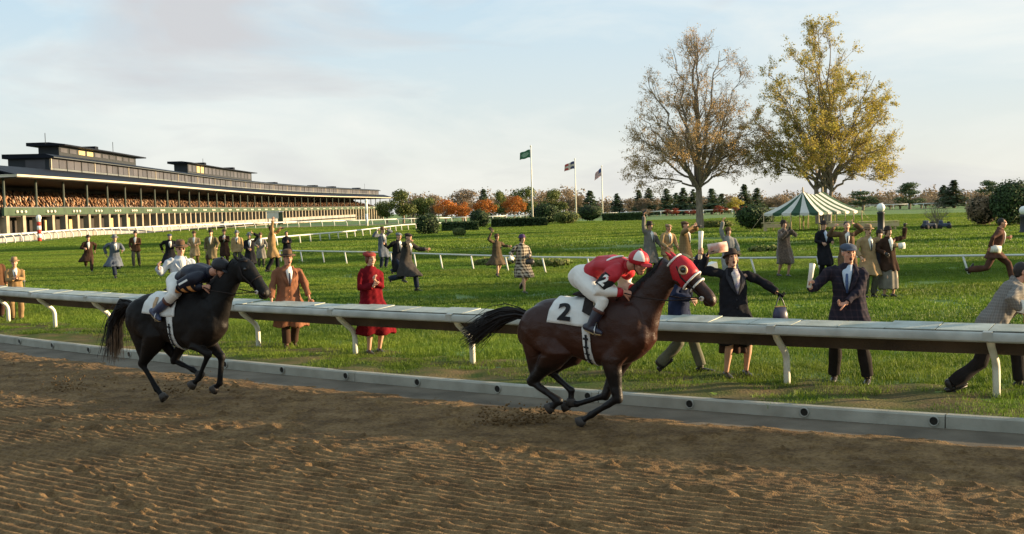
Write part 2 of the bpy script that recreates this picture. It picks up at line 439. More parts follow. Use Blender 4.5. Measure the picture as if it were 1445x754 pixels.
# hoof prints
prints = []
rs = np.random.RandomState(11)
for k in range(120):
    prints.append((rs.uniform(-13, 9), rs.uniform(2.8, 6.2) if k < 95 else rs.uniform(6, 8.5), rs.uniform(.06, .11)))
def dirt_patch(u0, u1, du, o0, o1, do):
    us_ = np.arange(u0, u1 + du, du); os_ = np.arange(o0, o1 + do, do)
    U, O = np.meshgrid(us_, os_, indexing='ij')
    H = dirt_h(U, O)
    for (pu, po, pr) in prints:
        m = (np.abs(us_ - pu) < .4); k = (np.abs(os_ - po) < .4)
        if m.any() and k.any():
            ii = np.ix_(m, k); d = np.hypot((U[ii] - pu) / 1.5, O[ii] - po) / pr
            H[ii] += -.035 * np.exp(-d ** 2 * 1.4) + .016 * np.exp(-((d - 1.5) / .4) ** 2)
    # feather out over the concrete strip
    e = O - (APRON_O + .05 * np.sin(U * 1.9) + .05 * np.sin(U * 4.7 + 1) + .035 * np.sin(U * 11 + 2))
    H = np.where(e < .5, H * .5 + .006, H) + np.where(e < .35, -(.35 - e) * .11, 0) + .02 * sstep(.25, .8, e)
    X, Y = path_np(U.ravel(), O.ravel())
    V = np.stack([X, Y, DIRT_Z + H.ravel()], -1)
    a, b = U.shape; idx = np.arange(a * b).reshape(a, b)
    F = np.stack([idx[:-1, :-1], idx[:-1, 1:], idx[1:, 1:], idx[1:, :-1]], -1).reshape(-1, 4)
    return V, F
m_dirt = mat('track_dirt', (.108, .066, .029), .95, .0, 3.0, bump=.9, bscale=60, spec=.15, col2=(.215, .138, .062), coords='World', detail=8)
_nt = m_dirt.node_tree; _b = _nt.nodes['Principled BSDF']; _src = _b.inputs['Base Color'].links[0].from_socket
_g = _nt.nodes.new('ShaderNodeNewGeometry'); _t = _nt.nodes.new('ShaderNodeTexNoise'); _t.inputs['Scale'].default_value = 22; _t.inputs['Detail'].default_value = 9; _t.inputs['Roughness'].default_value = .72; _nt.links.new(_g.outputs['Position'], _t.inputs['Vector'])
_r = _nt.nodes.new('ShaderNodeValToRGB'); _r.color_ramp.elements[0].position = .34; _r.color_ramp.elements[1].position = .66; _r.color_ramp.elements[0].color = (.55, .52, .5, 1); _r.color_ramp.elements[1].color = (1.35, 1.32, 1.3, 1); _nt.links.new(_t.outputs['Fac'], _r.inputs['Fac'])
_m = _nt.nodes.new('ShaderNodeMix'); _m.data_type = 'RGBA'; _m.blend_type = 'MULTIPLY'; _m.inputs[0].default_value = 1; _nt.links.new(_src, _m.inputs[6]); _nt.links.new(_r.outputs[0], _m.inputs[7]); _nt.links.new(_m.outputs[2], _b.inputs['Base Color'])
V, F = dirt_patch(-13.5, 12.5, .03, 1.9, 9.6, .018)
tag(link(np_mesh('dirt_track', V, F, True), 'dirt_track', m_dirt), kind='structure')
# the track goes on beyond the near stretch
far = MB()
for (ua, ub, oa, ob) in ((-58, -13.48, 2.4, 30), (12.48, 40, 2.4, 30), (-13.5, 12.5, 9.58, 30)):
    us_ = np.linspace(ua, ub, 24)
    for i in range(23):
        far.add([path(us_[i], oa, DIRT_Z - .004), path(us_[i], ob, DIRT_Z - .004), path(us_[i + 1], ob, DIRT_Z - .004), path(us_[i + 1], oa, DIRT_Z - .004)], [(0, 1, 2, 3)])
tag(far.build('dirt_track_beyond', m_dirt), kind='structure')
# concrete strip
m_conc = mat('concrete_strip', (.085, .068, .046), .9, 0, 1.6, bump=.4, bscale=120, col2=(.165, .135, .095), coords='World', detail=9)
ap = MB(); us_ = np.linspace(-58, 40, 200)
for i in range(len(us_) - 1):
    ap.add([path(us_[i], KERB_O - .02, DIRT_Z), path(us_[i], APRON_O + .6, DIRT_Z - .012), path(us_[i + 1], APRON_O + .6, DIRT_Z - .012), path(us_[i + 1], KERB_O - .02, DIRT_Z)], [(0, 1, 2, 3)])
tag(ap.build('concrete_strip', m_conc), kind='structure')

# ------------------------------------------------------------------ kerb: stones with drain pipes
m_kerb = mat('kerb_concrete', (.255, .245, .195), .85, 0, 3.0, bump=.3, bscale=90, col2=(.37, .355, .29), coords='World', detail=8)
m_pipe = mat('drain_ring', (.30, .295, .25), .8, .15, 8)
m_hole = mat('drain_hole', (.02, .018, .014), 1, .1, 8)
kerb = empty('kerb', path(0, KERB_O, 0)); tag(kerb, kind='structure')
ua = -30.0; k = 0
while ua < 14:
    L = 4.05; n = 9; mb = MB(); secs = []
    dz = rs.uniform(-.004, .004); do = rs.uniform(-.004, .004)
    for i in range(n):
        u = ua + .006 + (L - .012) * i / (n - 1)
        pr = [(KERB_O + do, DIRT_Z - .06), (KERB_O + do - .008, .022 + dz), (KERB_O + do - .03, .04 + dz), (KERB_O - .12, .042 + dz), (KERB_O - .13, -.1)]
        secs.append([path(u, o, z) for o, z in pr])
    for i in range(n - 1):
        mb.add(secs[i] + secs[i + 1], [(j, j + 5, (j + 1) + 5, j + 1) for j in range(4)])
    mb.add(secs[0], [(0, 1, 2, 3, 4)]); mb.add(secs[-1], [(4, 3, 2, 1, 0)])
    mb.build('kerb_stone', m_kerb, kerb, world=True)
    ua += L
rg = None
for u in np.arange(-26.3, 13, 1.36):
    c = path(u, KERB_O, -.028); d = (path(u, KERB_O + 1, -.028) - c).normalized()
    M = Matrix((basis(d)[0], basis(d)[1], d)).transposed()
    if rg is None:
        rg = MB().lathe((0, 0, 0), [(.054, -.01), (.054, .012), (.051, .016), (.044, .016), (.042, .004), (.0, .004)], 16).mesh('drain_pipe', True); rg.materials.append(m_pipe)
        hl = MB().lathe((0, 0, .008), [(.043, 0), (0, .001)], 16).mesh('drain_mouth'); hl.materials.append(m_hole)
    o = bpy.data.objects.new('drain_pipe', rg); COL.objects.link(o); o.parent = kerb
    o.matrix_local = Matrix.Translation(c - kerb.location) @ M.to_4x4()
    h = bpy.data.objects.new('drain_mouth', hl); COL.objects.link(h); h.parent = o

# ------------------------------------------------------------------ running rail
m_white = mat('rail_white', (.30, .30, .255), .5, 0, 3.2, bump=.1, bscale=30, col2=(.45, .445, .385), coords='World', detail=7, spec=.4)
m_panel = mat('rail_panel', (.30, .32, .26), .55, 0, 4.0, bump=.12, bscale=30, col2=(.46, .49, .43), coords='World', detail=7, randobj=.10)
m_post = mat('post_cream', (.62, .60, .50), .5, 0, 5, bump=.15, bscale=50, col2=(.78, .76, .66), coords='World', detail=7)
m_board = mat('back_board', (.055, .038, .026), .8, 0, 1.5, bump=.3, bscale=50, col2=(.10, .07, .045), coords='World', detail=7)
U_POST = [u_of_x(x) for x in (5.51, 3.39, 1.35, -.71, -2.73, -4.62, -6.4, -8.24, -9.95, -11.73)]
dU = (U_POST[0] - U_POST[-1]) / 9
posts = [U_POST[0] - dU * k for k in range(-3, 14)]
rail = empty('running_rail', path(0, 0, 0))
tag(rail, 'long white safety rail with overhanging top on bent posts along the dirt track', 'rail')
pm = None
for k, u in enumerate(posts):
    mb = MB(); t = (path(u + .05, 0) - path(u - .05, 0)).normalized()
    mb.tube([path(u, .0, -.12), path(u, .0, .30), path(u, .015, .36), path(u, .05, .42), path(u, .32, .63), path(u, .38, .72)], .043, 12, round_=False)
    mb.build('post', m_post, rail, True, world=True)
def strip(u0, u1, prof, n=6):
    """prof: closed list of (o, z); swept along the path"""
    mb = MB(); m = len(prof); rings = []
    for i in range(n):
        u = u0 + (u1 - u0) * i / (n - 1); rings += [path(u, o, z) for o, z in prof]
    fs = [(i * m + j, i * m + (j + 1) % m, (i + 1) * m + (j + 1) % m, (i + 1) * m + j) for i in range(n - 1) for j in range(m)]
    mb.add(rings, fs); mb.add(rings[:m], [tuple(range(m - 1, -1, -1))]); mb.add(rings[-m:], [tuple(range(m))]); return mb
rs = np.random.RandomState(5)
ends = posts[::-1]
for a, b in zip(ends[:-1], ends[1:]):
    dz = rs.uniform(-.004, .004)
    strip(a + .004, b - .004, [(.47, .80 + dz), (.515, .79 + dz), (.53, .765 + dz), (.532, .705 + dz), (.515, .685 + dz), (.48, .682 + dz), (.48, .78 + dz)]).build('fascia', m_white, rail, True, world=True, bevel=.004)
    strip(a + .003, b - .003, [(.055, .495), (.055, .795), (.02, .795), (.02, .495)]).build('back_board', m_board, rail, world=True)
    strip(b - .05, b + .05, [(.534, .70), (.538, .80), (.47, .812), (.47, .806), (.532, .79), (.532, .70)], 3).build('joint_cover', m_white, rail, world=True)
u = ends[0]
while u < ends[-1]:
    L = rs.uniform(.52, .60); dz = rs.uniform(-.006, .010); sk = rs.uniform(-.004, .012)
    strip(u + .006, u + L - .006, [(.465, .803 + dz * .4), (.465, .812 + dz * .4), (.02, .838 + dz + sk), (.02, .826 + dz + sk)], 3).build('top_panel', m_panel, rail, world=True)
    u += L

# ------------------------------------------------------------------ grass blades (instanced patches, one object per zone)
def grass_zone(name, pts, size, nb, hmin, hmax, wd, lean, seed):
    rs = np.random.RandomState(seed)
    x = rs.uniform(-size * .55, size * .55, nb); y = rs.uniform(-size * .55, size * .55, nb)
    cl = .5 + .5 * np.sin(x * 9 / size * 2 + seed) * np.sin(y * 11 / size * 2)
    h = rs.uniform(hmin, hmax, nb) * (.65 + .5 * cl); a = rs.uniform(0, 6.283, nb); w = wd * rs.uniform(.6, 1.3, nb)
    lx = rs.normal(0, lean, nb) * h; ly = rs.normal(0, lean, nb) * h
    wx, wy = np.cos(a) * w, np.sin(a) * w
    z0 = np.full(nb, -.015)
    P = np.stack([np.stack([x - wx, y - wy, z0], -1), np.stack([x + wx, y + wy, z0], -1),
                  np.stack([x + lx * .35 + wx * .75, y + ly * .35 + wy * .75, h * .6], -1), np.stack([x + lx * .35 - wx * .75, y + ly * .35 - wy * .75, h * .6], -1),
                  np.stack([x + lx, y + ly, h * .95], -1)], 1)
    V = P.reshape(-1, 3); k = np.arange(nb) * 5
    me = bpy.data.meshes.new(name)
    quads = np.stack([k, k + 1, k + 2, k + 3], -1); tris = np.stack([k + 3, k + 2, k + 4], -1)
    nvb = len(V); V = np.concatenate([V, np.asarray(pts, dtype=float)])
    faces = [tuple(q) for q in quads.tolist()] + [tuple(t) for t in tris.tolist()]
    me.from_pydata(V.tolist(), [], faces)
    at_ = me.attributes.new('is_pt', 'BOOLEAN', 'POINT'); at_.data.foreach_set('value', np.arange(len(V)) >= nvb)
    o = link(me, name, M_BLADE); tag(o, kind='stuff')
    ng = bpy.data.node_groups.new(name + '_spread', 'GeometryNodeTree')
    ng.interface.new_socket('Geometry', in_out='INPUT', socket_type='NodeSocketGeometry'); ng.interface.new_socket('Geometry', in_out='OUTPUT', socket_type='NodeSocketGeometry')
    n = ng.nodes; l = ng.links
    gi = n.new('NodeGroupInput'); go = n.new('NodeGroupOutput')
    na = n.new('GeometryNodeInputNamedAttribute'); na.data_type = 'BOOLEAN'; na.inputs['Name'].default_value = 'is_pt'
    sp = n.new('GeometryNodeSeparateGeometry'); sp.domain = 'POINT'
    mp = n.new('GeometryNodeMeshToPoints'); ip = n.new('GeometryNodeInstanceOnPoints')
    rv = n.new('FunctionNodeRandomValue'); rv.data_type = 'FLOAT_VECTOR'; rv.inputs['Min'].default_value = (0, 0, 0); rv.inputs['Max'].default_value = (0, 0, 6.283)
    rv2 = n.new('FunctionNodeRandomValue'); rv2.data_type = 'FLOAT_VECTOR'; rv2.inputs['Min'].default_value = (.95, .95, .75); rv2.inputs['Max'].default_value = (1.1, 1.1, 1.2)
    l.new(gi.outputs[0], sp.inputs['Geometry']); l.new(na.outputs[0], sp.inputs['Selection'])
    l.new(sp.outputs['Selection'], mp.inputs['Mesh']); l.new(mp.outputs['Points'], ip.inputs['Points']); l.new(sp.outputs['Inverted'], ip.inputs['Instance'])
    l.new(rv.outputs['Value'], ip.inputs['Rotation']); l.new(rv2.outputs['Value'], ip.inputs['Scale'])
    l.new(ip.outputs[0], go.inputs[0])
    md = o.modifiers.new('spread', 'NODES'); md.node_group = ng
    return o
def zone_pts(step, dmin, dmax, jit, seed, keep=1.0, xlim=0.48, margin=2.0):
    """points on a grid between dmin and dmax metres behind the kerb, inside a generous view wedge"""
    rs = np.random.RandomState(seed); out = []
    ymax = 40 + dmax
    xs = np.arange(-140, 140, step)
    for x in xs:
        ky = float(rail_y(x)) - 2.0
        ds = np.arange(dmin, dmax, step)
        for d in ds:
            y = ky + d
            if y < 3 or abs(x) > xlim * y + margin: continue
            if rs.rand() > keep: continue
            xx, yy = x + rs.uniform(-jit, jit) * step, y + rs.uniform(-jit, jit) * step
            out.append((xx, yy, G(xx, yy)))
    return out
near = zone_pts(.62, .55, 9.5, .3, 1)
# worn patches near the kerb carry no blades
def worn(x, y):
    n = mnoise.noise(Vector((x * .9, y * 1.1, 3.3))) + .6 * mnoise.noise(Vector((x * 2.4, y * 2.8, 1.3)))
    return n
np1 = []
for p in near:
    u = np.interp(p[0], _xs, _us); d = p[1] - float(rail_y(p[0]))
    w = worn(p[0], p[1])
    if d < -1.35: continue
    if -1.2 < d < .30 and w > .05 : continue
    np1.append(p)
grass_zone('short_grass', np1, .7, 700, .03, .075, .0032, .45, 1)
tall = [p for p in np1 if p[1] - float(rail_y(p[0])) > .35]
grass_zone('long_grass', tall, .7, 330, .06, .12, .0036, .4, 4)
grass_zone('mown_grass', zone_pts(1.5, 9.0, 46, .3, 2), 1.6, 1500, .03, .075, .008, .5, 2)
grass_zone('far_grass', zone_pts(4.2, 44, 150, .3, 3, xlim=.47), 4.6, 2000, .05, .11, .022, .5, 3)
# ------------------------------------------------------------------ grandstand
_gp = np.array([(-58.2, 135.0), (-58.3, 143.0), (-58.6, 168.0), (-62.7, 253.0), (-66.5, 351.0), (-62, 455.0), (-53.0, 557.0)])
_tz = np.linspace(143, 557, 900); _tx = np.polyval(np.polyfit(_gp[:, 1], _gp[:, 0], 4), _tz)
_tt = np.concatenate([[0], np.cumsum(np.hypot(np.diff(_tx), np.diff(_tz)))]); TL = float(_tt[-1])
def gs(t, o=0.0, z=0.0):
    """t metres along the canopy edge from its near corner, o metres into the building"""
    x = np.interp(t, _tt, _tx); y = np.interp(t, _tt, _tz); e = .5
    ta, tb = min(max(t - e, 0), TL - 1), max(min(t + e, TL), 1)
    dx = np.interp(tb, _tt, _tx) - np.interp(ta, _tt, _tx); dy = np.interp(tb, _tt, _tz) - np.interp(ta, _tt, _tz); L = math.hypot(dx, dy)
    if t < 0: x += dx / L * t; y += dy / L * t
    return Vector((float(x - dy / L * o), float(y + dx / L * o), z))
def gstrip(t0, t1, prof, n):
    mb = MB(); m = len(prof); V = []
    for i in range(n):
        t = t0 + (t1 - t0) * i / (n - 1); V += [gs(t, o, z) for o, z in prof]
    mb.add(V, [(i * m + j, i * m + (j + 1) % m, (i + 1) * m + (j + 1) % m, (i + 1) * m + j) for i in range(n - 1) for j in range(m)])
    mb.add(V[:m], [tuple(range(m - 1, -1, -1))]); mb.add(V[-m:], [tuple(range(m))]); return mb
def rect(o0, o1, z0, z1): return [(o0, z0), (o0, z1), (o1, z1), (o1, z0)]
m_navy = mat('roof_navy', (.006, .008, .013), .6, .25, .4, spec=.15)
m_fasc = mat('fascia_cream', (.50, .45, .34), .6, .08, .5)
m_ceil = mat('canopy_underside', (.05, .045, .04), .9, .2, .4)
m_green = mat('parapet_green', (.045, .075, .042), .7, .2, .6)
m_pil = mat('pillar_green', (.035, .05, .042), .6, .2, 1)
m_stone = mat('pale_stone', (.24, .21, .15), .9, 0, .9, bump=.4, bscale=6, col2=(.34, .30, .22))
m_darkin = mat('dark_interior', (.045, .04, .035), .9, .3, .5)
m_yel = mat('yellow_panel', (.55, .42, .20), .8, .15, .7)
m_win = mat('stand_window', (.075, .072, .078), .4, .2, .3, spec=.3, randobj=.25)
m_mull = mat('mullion_grey', (.028, .032, .036), .6, .1, 1)
m_sill = mat('sill_grey', (.12, .135, .14), .6, .12, .5)
m_pave = mat('paving_grey', (.22, .215, .20), .95, 0, .4, col2=(.32, .31, .28), coords='World')
m_lampw = mat('lamp_globe', (.80, .76, .62), .4, .05, 3)
stand = empty('grandstand', gs(0, 0, 0)); tag(stand, 'long racecourse grandstand with dark canopy roof, green balcony and stone columns', 'grandstand')
P = dict(parent=stand, world=True)
gstrip(-.0, TL, [(0, 7.60), (-.02, 7.86), (.25, 7.86), (.25, 7.60)], 40).build('canopy_fascia', m_fasc, **P)
gstrip(.1, TL, [(.25, 7.86), (5.2, 9.3), (5.2, 9.1), (.25, 7.66)], 40).build('canopy_roof', m_navy, **P)
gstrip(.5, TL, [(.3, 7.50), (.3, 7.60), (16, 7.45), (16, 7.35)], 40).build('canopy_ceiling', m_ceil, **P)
# near end of the canopy, facing back up the track
mb = MB(); a0 = gs(0, 0, 0); 
mb.add([gs(-.02, 0, 7.60), gs(-.02, 16, 7.60), gs(-.02, 16, 7.86), gs(-.02, 0, 7.86), gs(.25, 0, 7.60), gs(.25, 16, 7.60), gs(.25, 16, 7.86), gs(.25, 0, 7.86)], [(0, 1, 2, 3), (5, 4, 7, 6), (3, 2, 6, 7), (1, 0, 4, 5), (1, 5, 6, 2), (0, 3, 7, 4)])
mb.build('end_fascia', m_fasc, **P)
MB().add([gs(.05, .2, 7.87), gs(.05, 16, 7.87), gs(5.2, 16, 9.3), gs(5.2, 5.2, 9.32)], [(0, 1, 2, 3)]).build('end_roof', m_navy, **P)
# window storey above the canopy
T2 = 25.0
gstrip(T2, TL - 12, rect(5.3, 11.0, 8.6, 10.9), 40).build('upper_wall', m_mull, **P)
gstrip(T2 - .6, TL - 11, [(4.5, 10.92), (4.5, 11.12), (5.6, 11.5), (11.6, 11.55), (11.6, 10.92)], 40).build('upper_roof', m_navy, **P)
gstrip(T2 - .65, TL - 11, [(4.44, 10.95), (4.44, 11.02), (4.5, 11.02), (4.5, 10.95)], 40).build('gutter', m_sill, **P)
gstrip(T2, TL - 12, rect(5.18, 5.3, 9.15, 9.55), 40).build('sill_band', m_sill, **P)
t = T2 + .3; i = 0
while t < TL - 14:
    L = 3.3
    gstrip(t + .12, t + L - .12, rect(5.22, 5.3, 9.58, 10.80), 2).build('window', m_win, **P)
    if i % 2 == 0: gstrip(t - .1, t + .1, rect(5.12, 5.24, 9.3, 10.9), 2).build('mullion', m_fasc if i % 6 == 0 else m_mull, **P)
    t += L; i += 1
for k in range(1): MB().add([gs(T2 - .05, 5.9 + 3.1 * k, 9.4), gs(T2 - .05, 8.6 + 3.1 * k, 9.4), gs(T2 - .05, 8.6 + 3.1 * k, 10.7), gs(T2 - .05, 5.9 + 3.1 * k, 10.7)], [(0, 1, 2, 3)]).build('window', m_win, **P)
# rooftop boxes
def penthouse(t0, t1, o0, o1, z0, z1, over):
    w = gstrip(t0, t1, rect(o0, o1, z0, z1), 6).build('penthouse', m_mull, **P)
    r = gstrip(t0 - over, t1 + over * 2, [(o0 - over, z1), (o0 - over, z1 + .2), (o0 + 1, z1 + .5), (o1 + over, z1 + .5), (o1 + over, z1)], 6).build('penthouse_roof', m_navy, **P)
    n = int((t1 - t0) / 4.4)
    for k in range(n):
        a = t0 + .5 + (t1 - t0 - 1) * k / n
        gstrip(a, a + 3.2, rect(o0 - .06, o0, z0 + .8, z1 - .25), 2).build('window', m_yel if k in (2, 3) else m_win, **P)
penthouse(36, 80, 7.6, 10.6, 11.5, 13.2, 1.3)
penthouse(128, 206, 8, 11, 11.5, 14.0, 1.2)
for (t, o, z, r) in ((150, 8.5, 14.5, .8), (185, 8.5, 14.5, .9), (240, 8, 11.6, 1.4), (300, 8, 11.6, 1.8), (330, 8, 11.6, 1.6), (375, 8, 11.6, 1.4), (58, 8.5, 13.7, .7)):
    gstrip(t - r, t + r * 1.6, rect(o, o + 3, z, z + .55), 2).build('roof_plant', m_navy, **P)
for (t, o, z, h) in ((33, 8.5, 13.4, 1.5), (70, 9, 13.4, 2.2), (150, 9, 14.4, 1.6), (390, 9, 11.5, 2.6)):
    p = gs(t, o, z); MB().tube([p, p + Vector((0, 0, h))], .05, 5).build('mast', m_mull, **P)
# balcony, tiers and columns
t = 2.0; pil = None
while t < TL - 16:
    gstrip(t, t + 9.99, rect(2.6, 2.9, 2.98, 3.95), 3).build('parapet', m_green, **P)
    gstrip(t, t + 9.99, rect(2.55, 2.62, 3.95, 4.05), 3).build('parapet_rail', m_sill, **P)
    p = gs(t + .5, 2.75, 0); MB().tube([p + Vector((0, 0, 3.0)), p + Vector((0, 0, 7.62))], .17, 8, round_=False).build('pillar', m_pil, **P)
    for k in range(3):
        q = gs(t + 3.4 + k * 1.3, 2.45, 3.45); MB().ell(q, (.2, .2, .2), nu=8, nv=6).build('balcony_lamp', m_lampw, **P)
    for k in range(2):
        tc = t + 1.2 + 5 * k
        gstrip(tc - .45, tc + .45, rect(2.7, 3.5, -3.5, 2.96), 2).build('stone_column', m_stone, **P)
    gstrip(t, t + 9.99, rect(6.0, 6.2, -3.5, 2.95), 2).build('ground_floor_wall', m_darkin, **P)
    if int(t / 10) % 3 != 1:
        gstrip(t + 1.5, t + 4.6, rect(5.8, 5.98, .4, 2.3), 2).build('wall_panel', m_yel, **P)
    t += 10
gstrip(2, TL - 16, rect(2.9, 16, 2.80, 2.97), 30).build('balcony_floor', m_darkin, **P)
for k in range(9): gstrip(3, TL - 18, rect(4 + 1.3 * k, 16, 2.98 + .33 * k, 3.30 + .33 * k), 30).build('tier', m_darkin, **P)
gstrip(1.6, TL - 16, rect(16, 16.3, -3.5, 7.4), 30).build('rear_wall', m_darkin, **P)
MB().add([gs(1.8, 3.4, -.5), gs(1.8, 16, -.5), gs(1.8, 16, 2.96), gs(1.8, 3.4, 2.96), gs(2.3, 3.4, -.5), gs(2.3, 16, -.5), gs(2.3, 16, 2.96), gs(2.3, 3.4, 2.96)], [(0, 1, 2, 3), (5, 4, 7, 6), (3, 2, 6, 7), (0, 3, 7, 4), (1, 5, 6, 2)]).build('end_wall', m_stone, **P)
# the seated crowd, one mass at this distance
m_crowd = bpy.data.materials.new('crowd'); m_crowd.use_nodes = True
_n = m_crowd.node_tree.nodes; _l = m_crowd.node_tree.links; _g = _n.new('ShaderNodeNewGeometry'); _r = _n.new('ShaderNodeValToRGB')
_r.color_ramp.interpolation = 'CONSTANT'; els = [(0, (.24, .125, .06)), (.26, (.28, .16, .09)), (.44, (.05, .03, .022)), (.60, (.33, .21, .13)), (.74, (.15, .08, .05)), (.87, (.40, .31, .23)), (.94, (.03, .03, .035))]
while len(_r.color_ramp.elements) < len(els): _r.color_ramp.elements.new(.5)
for e, (p, c) in zip(_r.color_ramp.elements, els): e.position = p; e.color = (*c, 1)
_l.new(_g.outputs['Random Per Island'], _r.inputs['Fac']); _l.new(_r.outputs[0], _n['Principled BSDF'].inputs['Base Color']); _n['Principled BSDF'].inputs['Roughness'].default_value = .9
mb = MB(); rs = np.random.RandomState(21)
for k in range(9):
    t = 4.0
    while t < TL - 20:
        t += rs.uniform(.55, .95) * (1 if t < 150 else 1.8)
        if (t % 40) < 1.2: continue
        c = gs(t, 4.35 + 1.3 * k + rs.uniform(-.15, .3), 3.28 + .33 * k); w = rs.uniform(.24, .32); h = rs.uniform(.72, .95)
        mb.add([c + Vector((-w, -w, 0)), c + Vector((w, -w, 0)), c + Vector((w, w, 0)), c + Vector((-w, w, 0)), c + Vector((-w * .8, -w * .7, h * .68)), c + Vector((w * .8, -w * .7, h * .68)), c + Vector((w * .8, w * .7, h * .68)), c + Vector((-w * .8, w * .7, h * .68)), c + Vector((0, 0, h * 1.12))],
               [(0, 1, 5, 4), (1, 2, 6, 5), (2, 3, 7, 6), (3, 0, 4, 7), (4, 5, 8), (5, 6, 8), (6, 7, 8), (7, 4, 8)])
tag(mb.build('seated_crowd', m_crowd), 'mass of spectators in brown seated on the grandstand tiers', 'crowd', kind='stuff')
# paving in front of the stand and the far stretch of track
mb = gstrip(-30, 330, [(2.4, .05), (-5.5, .04)], 40); mb.f = [f for f in mb.f if len(f) == 4]
tag(mb.build('paving', m_pave), kind='structure')
_tp = [(-50.5, 95), (-52.4, 123), (-55.0, 150), (-53.5, 178), (-47.5, 203), (-37, 222), (-21, 236), (-2, 244), (20, 247), (50, 246), (90, 240)]
def spline(pts, n=12):
    out = []
    for i in range(len(pts) - 1):
        p0, p1, p2, p3 = [np.array(pts[min(max(k, 0), len(pts) - 1)], dtype=float) for k in (i - 1, i, i + 1, i + 2)]
        for k in range(n):
            t = k / n; out.append(.5 * ((2 * p1) + (-p0 + p2) * t + (2 * p0 - 5 * p1 + 4 * p2 - p3) * t * t + (-p0 + 3 * p1 - 3 * p2 + p3) * t ** 3))
    out.append(np.array(pts[-1], dtype=float)); return np.array(out)
def resample(pts, step):
    d = np.concatenate([[0], np.cumsum(np.hypot(*np.diff(pts, axis=0).T))]); s = np.arange(0, d[-1], step)
    return np.stack([np.interp(s, d, pts[:, 0]), np.interp(s, d, pts[:, 1])], -1)
def offset(pts, o):
    t = np.gradient(pts, axis=0); t /= np.linalg.norm(t, axis=1)[:, None]; return pts + np.stack([-t[:, 1], t[:, 0]], -1) * o
inner = resample(spline(_tp), 2.9)
out1, out2 = offset(inner, .8), offset(inner, 7.0)
mb = MB()
for i in range(len(inner) - 1):
    q = [(*out1[i], G(*out1[i]) + .03), (*out2[i], G(*out2[i]) + .03), (*out2[i + 1], G(*out2[i + 1]) + .03), (*out1[i + 1], G(*out1[i + 1]) + .03)]
    mb.add(q, [(3, 2, 1, 0)])
tag(mb.build('far_track', mat('far_track_sand', (.36, .28, .18), .95, .1, .3, coords='World')), kind='structure')

# low wall between the stand's apron and the track
root = empty('apron_wall', gs(0, -2.4, 0)); tag(root, 'low grey panelled wall along the front of the grandstand', 'wall', kind='thing')
for k in range(34):
    t = -22 + 10 * k; gstrip(t + .08, t + 9.92, rect(-2.5, -2.35, -1.2, .85), 2).build('panel', m_pave, root, world=True); gstrip(t - .15, t + .15, rect(-2.58, -2.28, -1.2, 1.0), 2).build('pier', m_stone, root, world=True)
gstrip(-22, 318, rect(-2.56, -2.3, .86, .93), 40).build('coping', m_stone, root, world=True)
# ------------------------------------------------------------------ white rails
m_rw = mat('thin_rail_white', (.62, .62, .56), .5, .08, 2)
def white_rail(name, label, pts, h, lean, tube=.05, post=.045, hoop=False, every=1):
    root = empty(name, (pts[0][0], pts[0][1], G(*pts[0]))); tag(root, label, 'rail')
    top = [Vector((p[0], p[1], G(*p) + h)) for p in pts]
    for i in range(0, len(top) - 1, 4): MB().tube(top[i:i + 5], tube, 7, round_=False).build('top_rail', m_rw, root, True, world=True)
    tg = np.gradient(np.array(pts), axis=0)
    for i in range(0, len(pts), every):
        p = top[i]; d = Vector((tg[i][0], tg[i][1], 0)).normalized(); n = Vector((-d.y, d.x, 0))
        if hoop: q = [p, p + n * -.35 + Vector((0, 0, -.12)), p + n * -.55 + Vector((0, 0, -h * .5)), p + n * -.55 + Vector((0, 0, -h - .1))]
        else: q = [p + Vector((0, 0, -.02)), p + d * lean + Vector((0, 0, -h - .08))]
        MB().tube(q, post, 7, round_=False).build('post', m_rw, root, True, world=True)
    return root
white_rail('track_rail', 'curved white rail on hooped posts round the far track before the grandstand', [tuple(p) for p in inner], .95, 0, .11, .07, True)
ip = [gp(395, 369, 0), gp(452, 371), gp(525, 374), gp(620, 379), gp(700, 382), gp(770, 384.5), gp(900, 387), gp(1000, 388.5), gp(1120, 389.5), gp(1306, 389.5), gp(1405, 389), gp(1500, 388.5), gp(1600, 388)]
ip = resample(spline([(p.x, p.y) for p in ip], 6), 2.05)
white_rail('infield_rail', 'low thin white rail with slanting posts across the infield grass', [tuple(p) for p in ip], .55, .17, .032, .03)
bp_ = [(-16.9, 78), (-15.6, 92), (-14.2, 106), (-12.6, 120), (-11.0, 133), (-7, 147)]
white_rail('turf_rail', 'low white hurdle rail curving back towards the grandstand end', [tuple(p) for p in resample(spline(bp_), 3.0)], .62, .25, .06, .05)

# ------------------------------------------------------------------ distance poles
def pole(name, label, px, py, Y, h, r, bands, group=None):
    p = gp(px, py); k = Y / p.y; p = Vector((p.x * k, Y, G(p.x * k, Y)))
    root = empty(name, p); tag(root, label, 'pole', group); n = len(bands)
    for i, m in enumerate(bands): MB().tube([(0, 0, h * i / n), (0, 0, h * (i + 1) / n)], r, 10, round_=False).build('band', m, root, True)
    MB().ell((0, 0, h), (r * 1.3, r * 1.3, r * 1.5)).build('finial', bands[-1], root, True)
m_red = mat('pole_red', (.42, .045, .03), .6, .1, 3); m_pw = mat('pole_white', (.74, .72, .66), .6, .06, 3)
pole('striped_pole', 'red and white striped distance pole beside the track rail', 56, 339, 131, 2.6, .22, [m_red, m_pw, m_red, m_pw, m_red, m_pw])
pole('finish_pole', 'tall plain white pole standing at the far end of the grandstand', 518, 320, 190, 4.0, .2, [m_pw, m_pw])
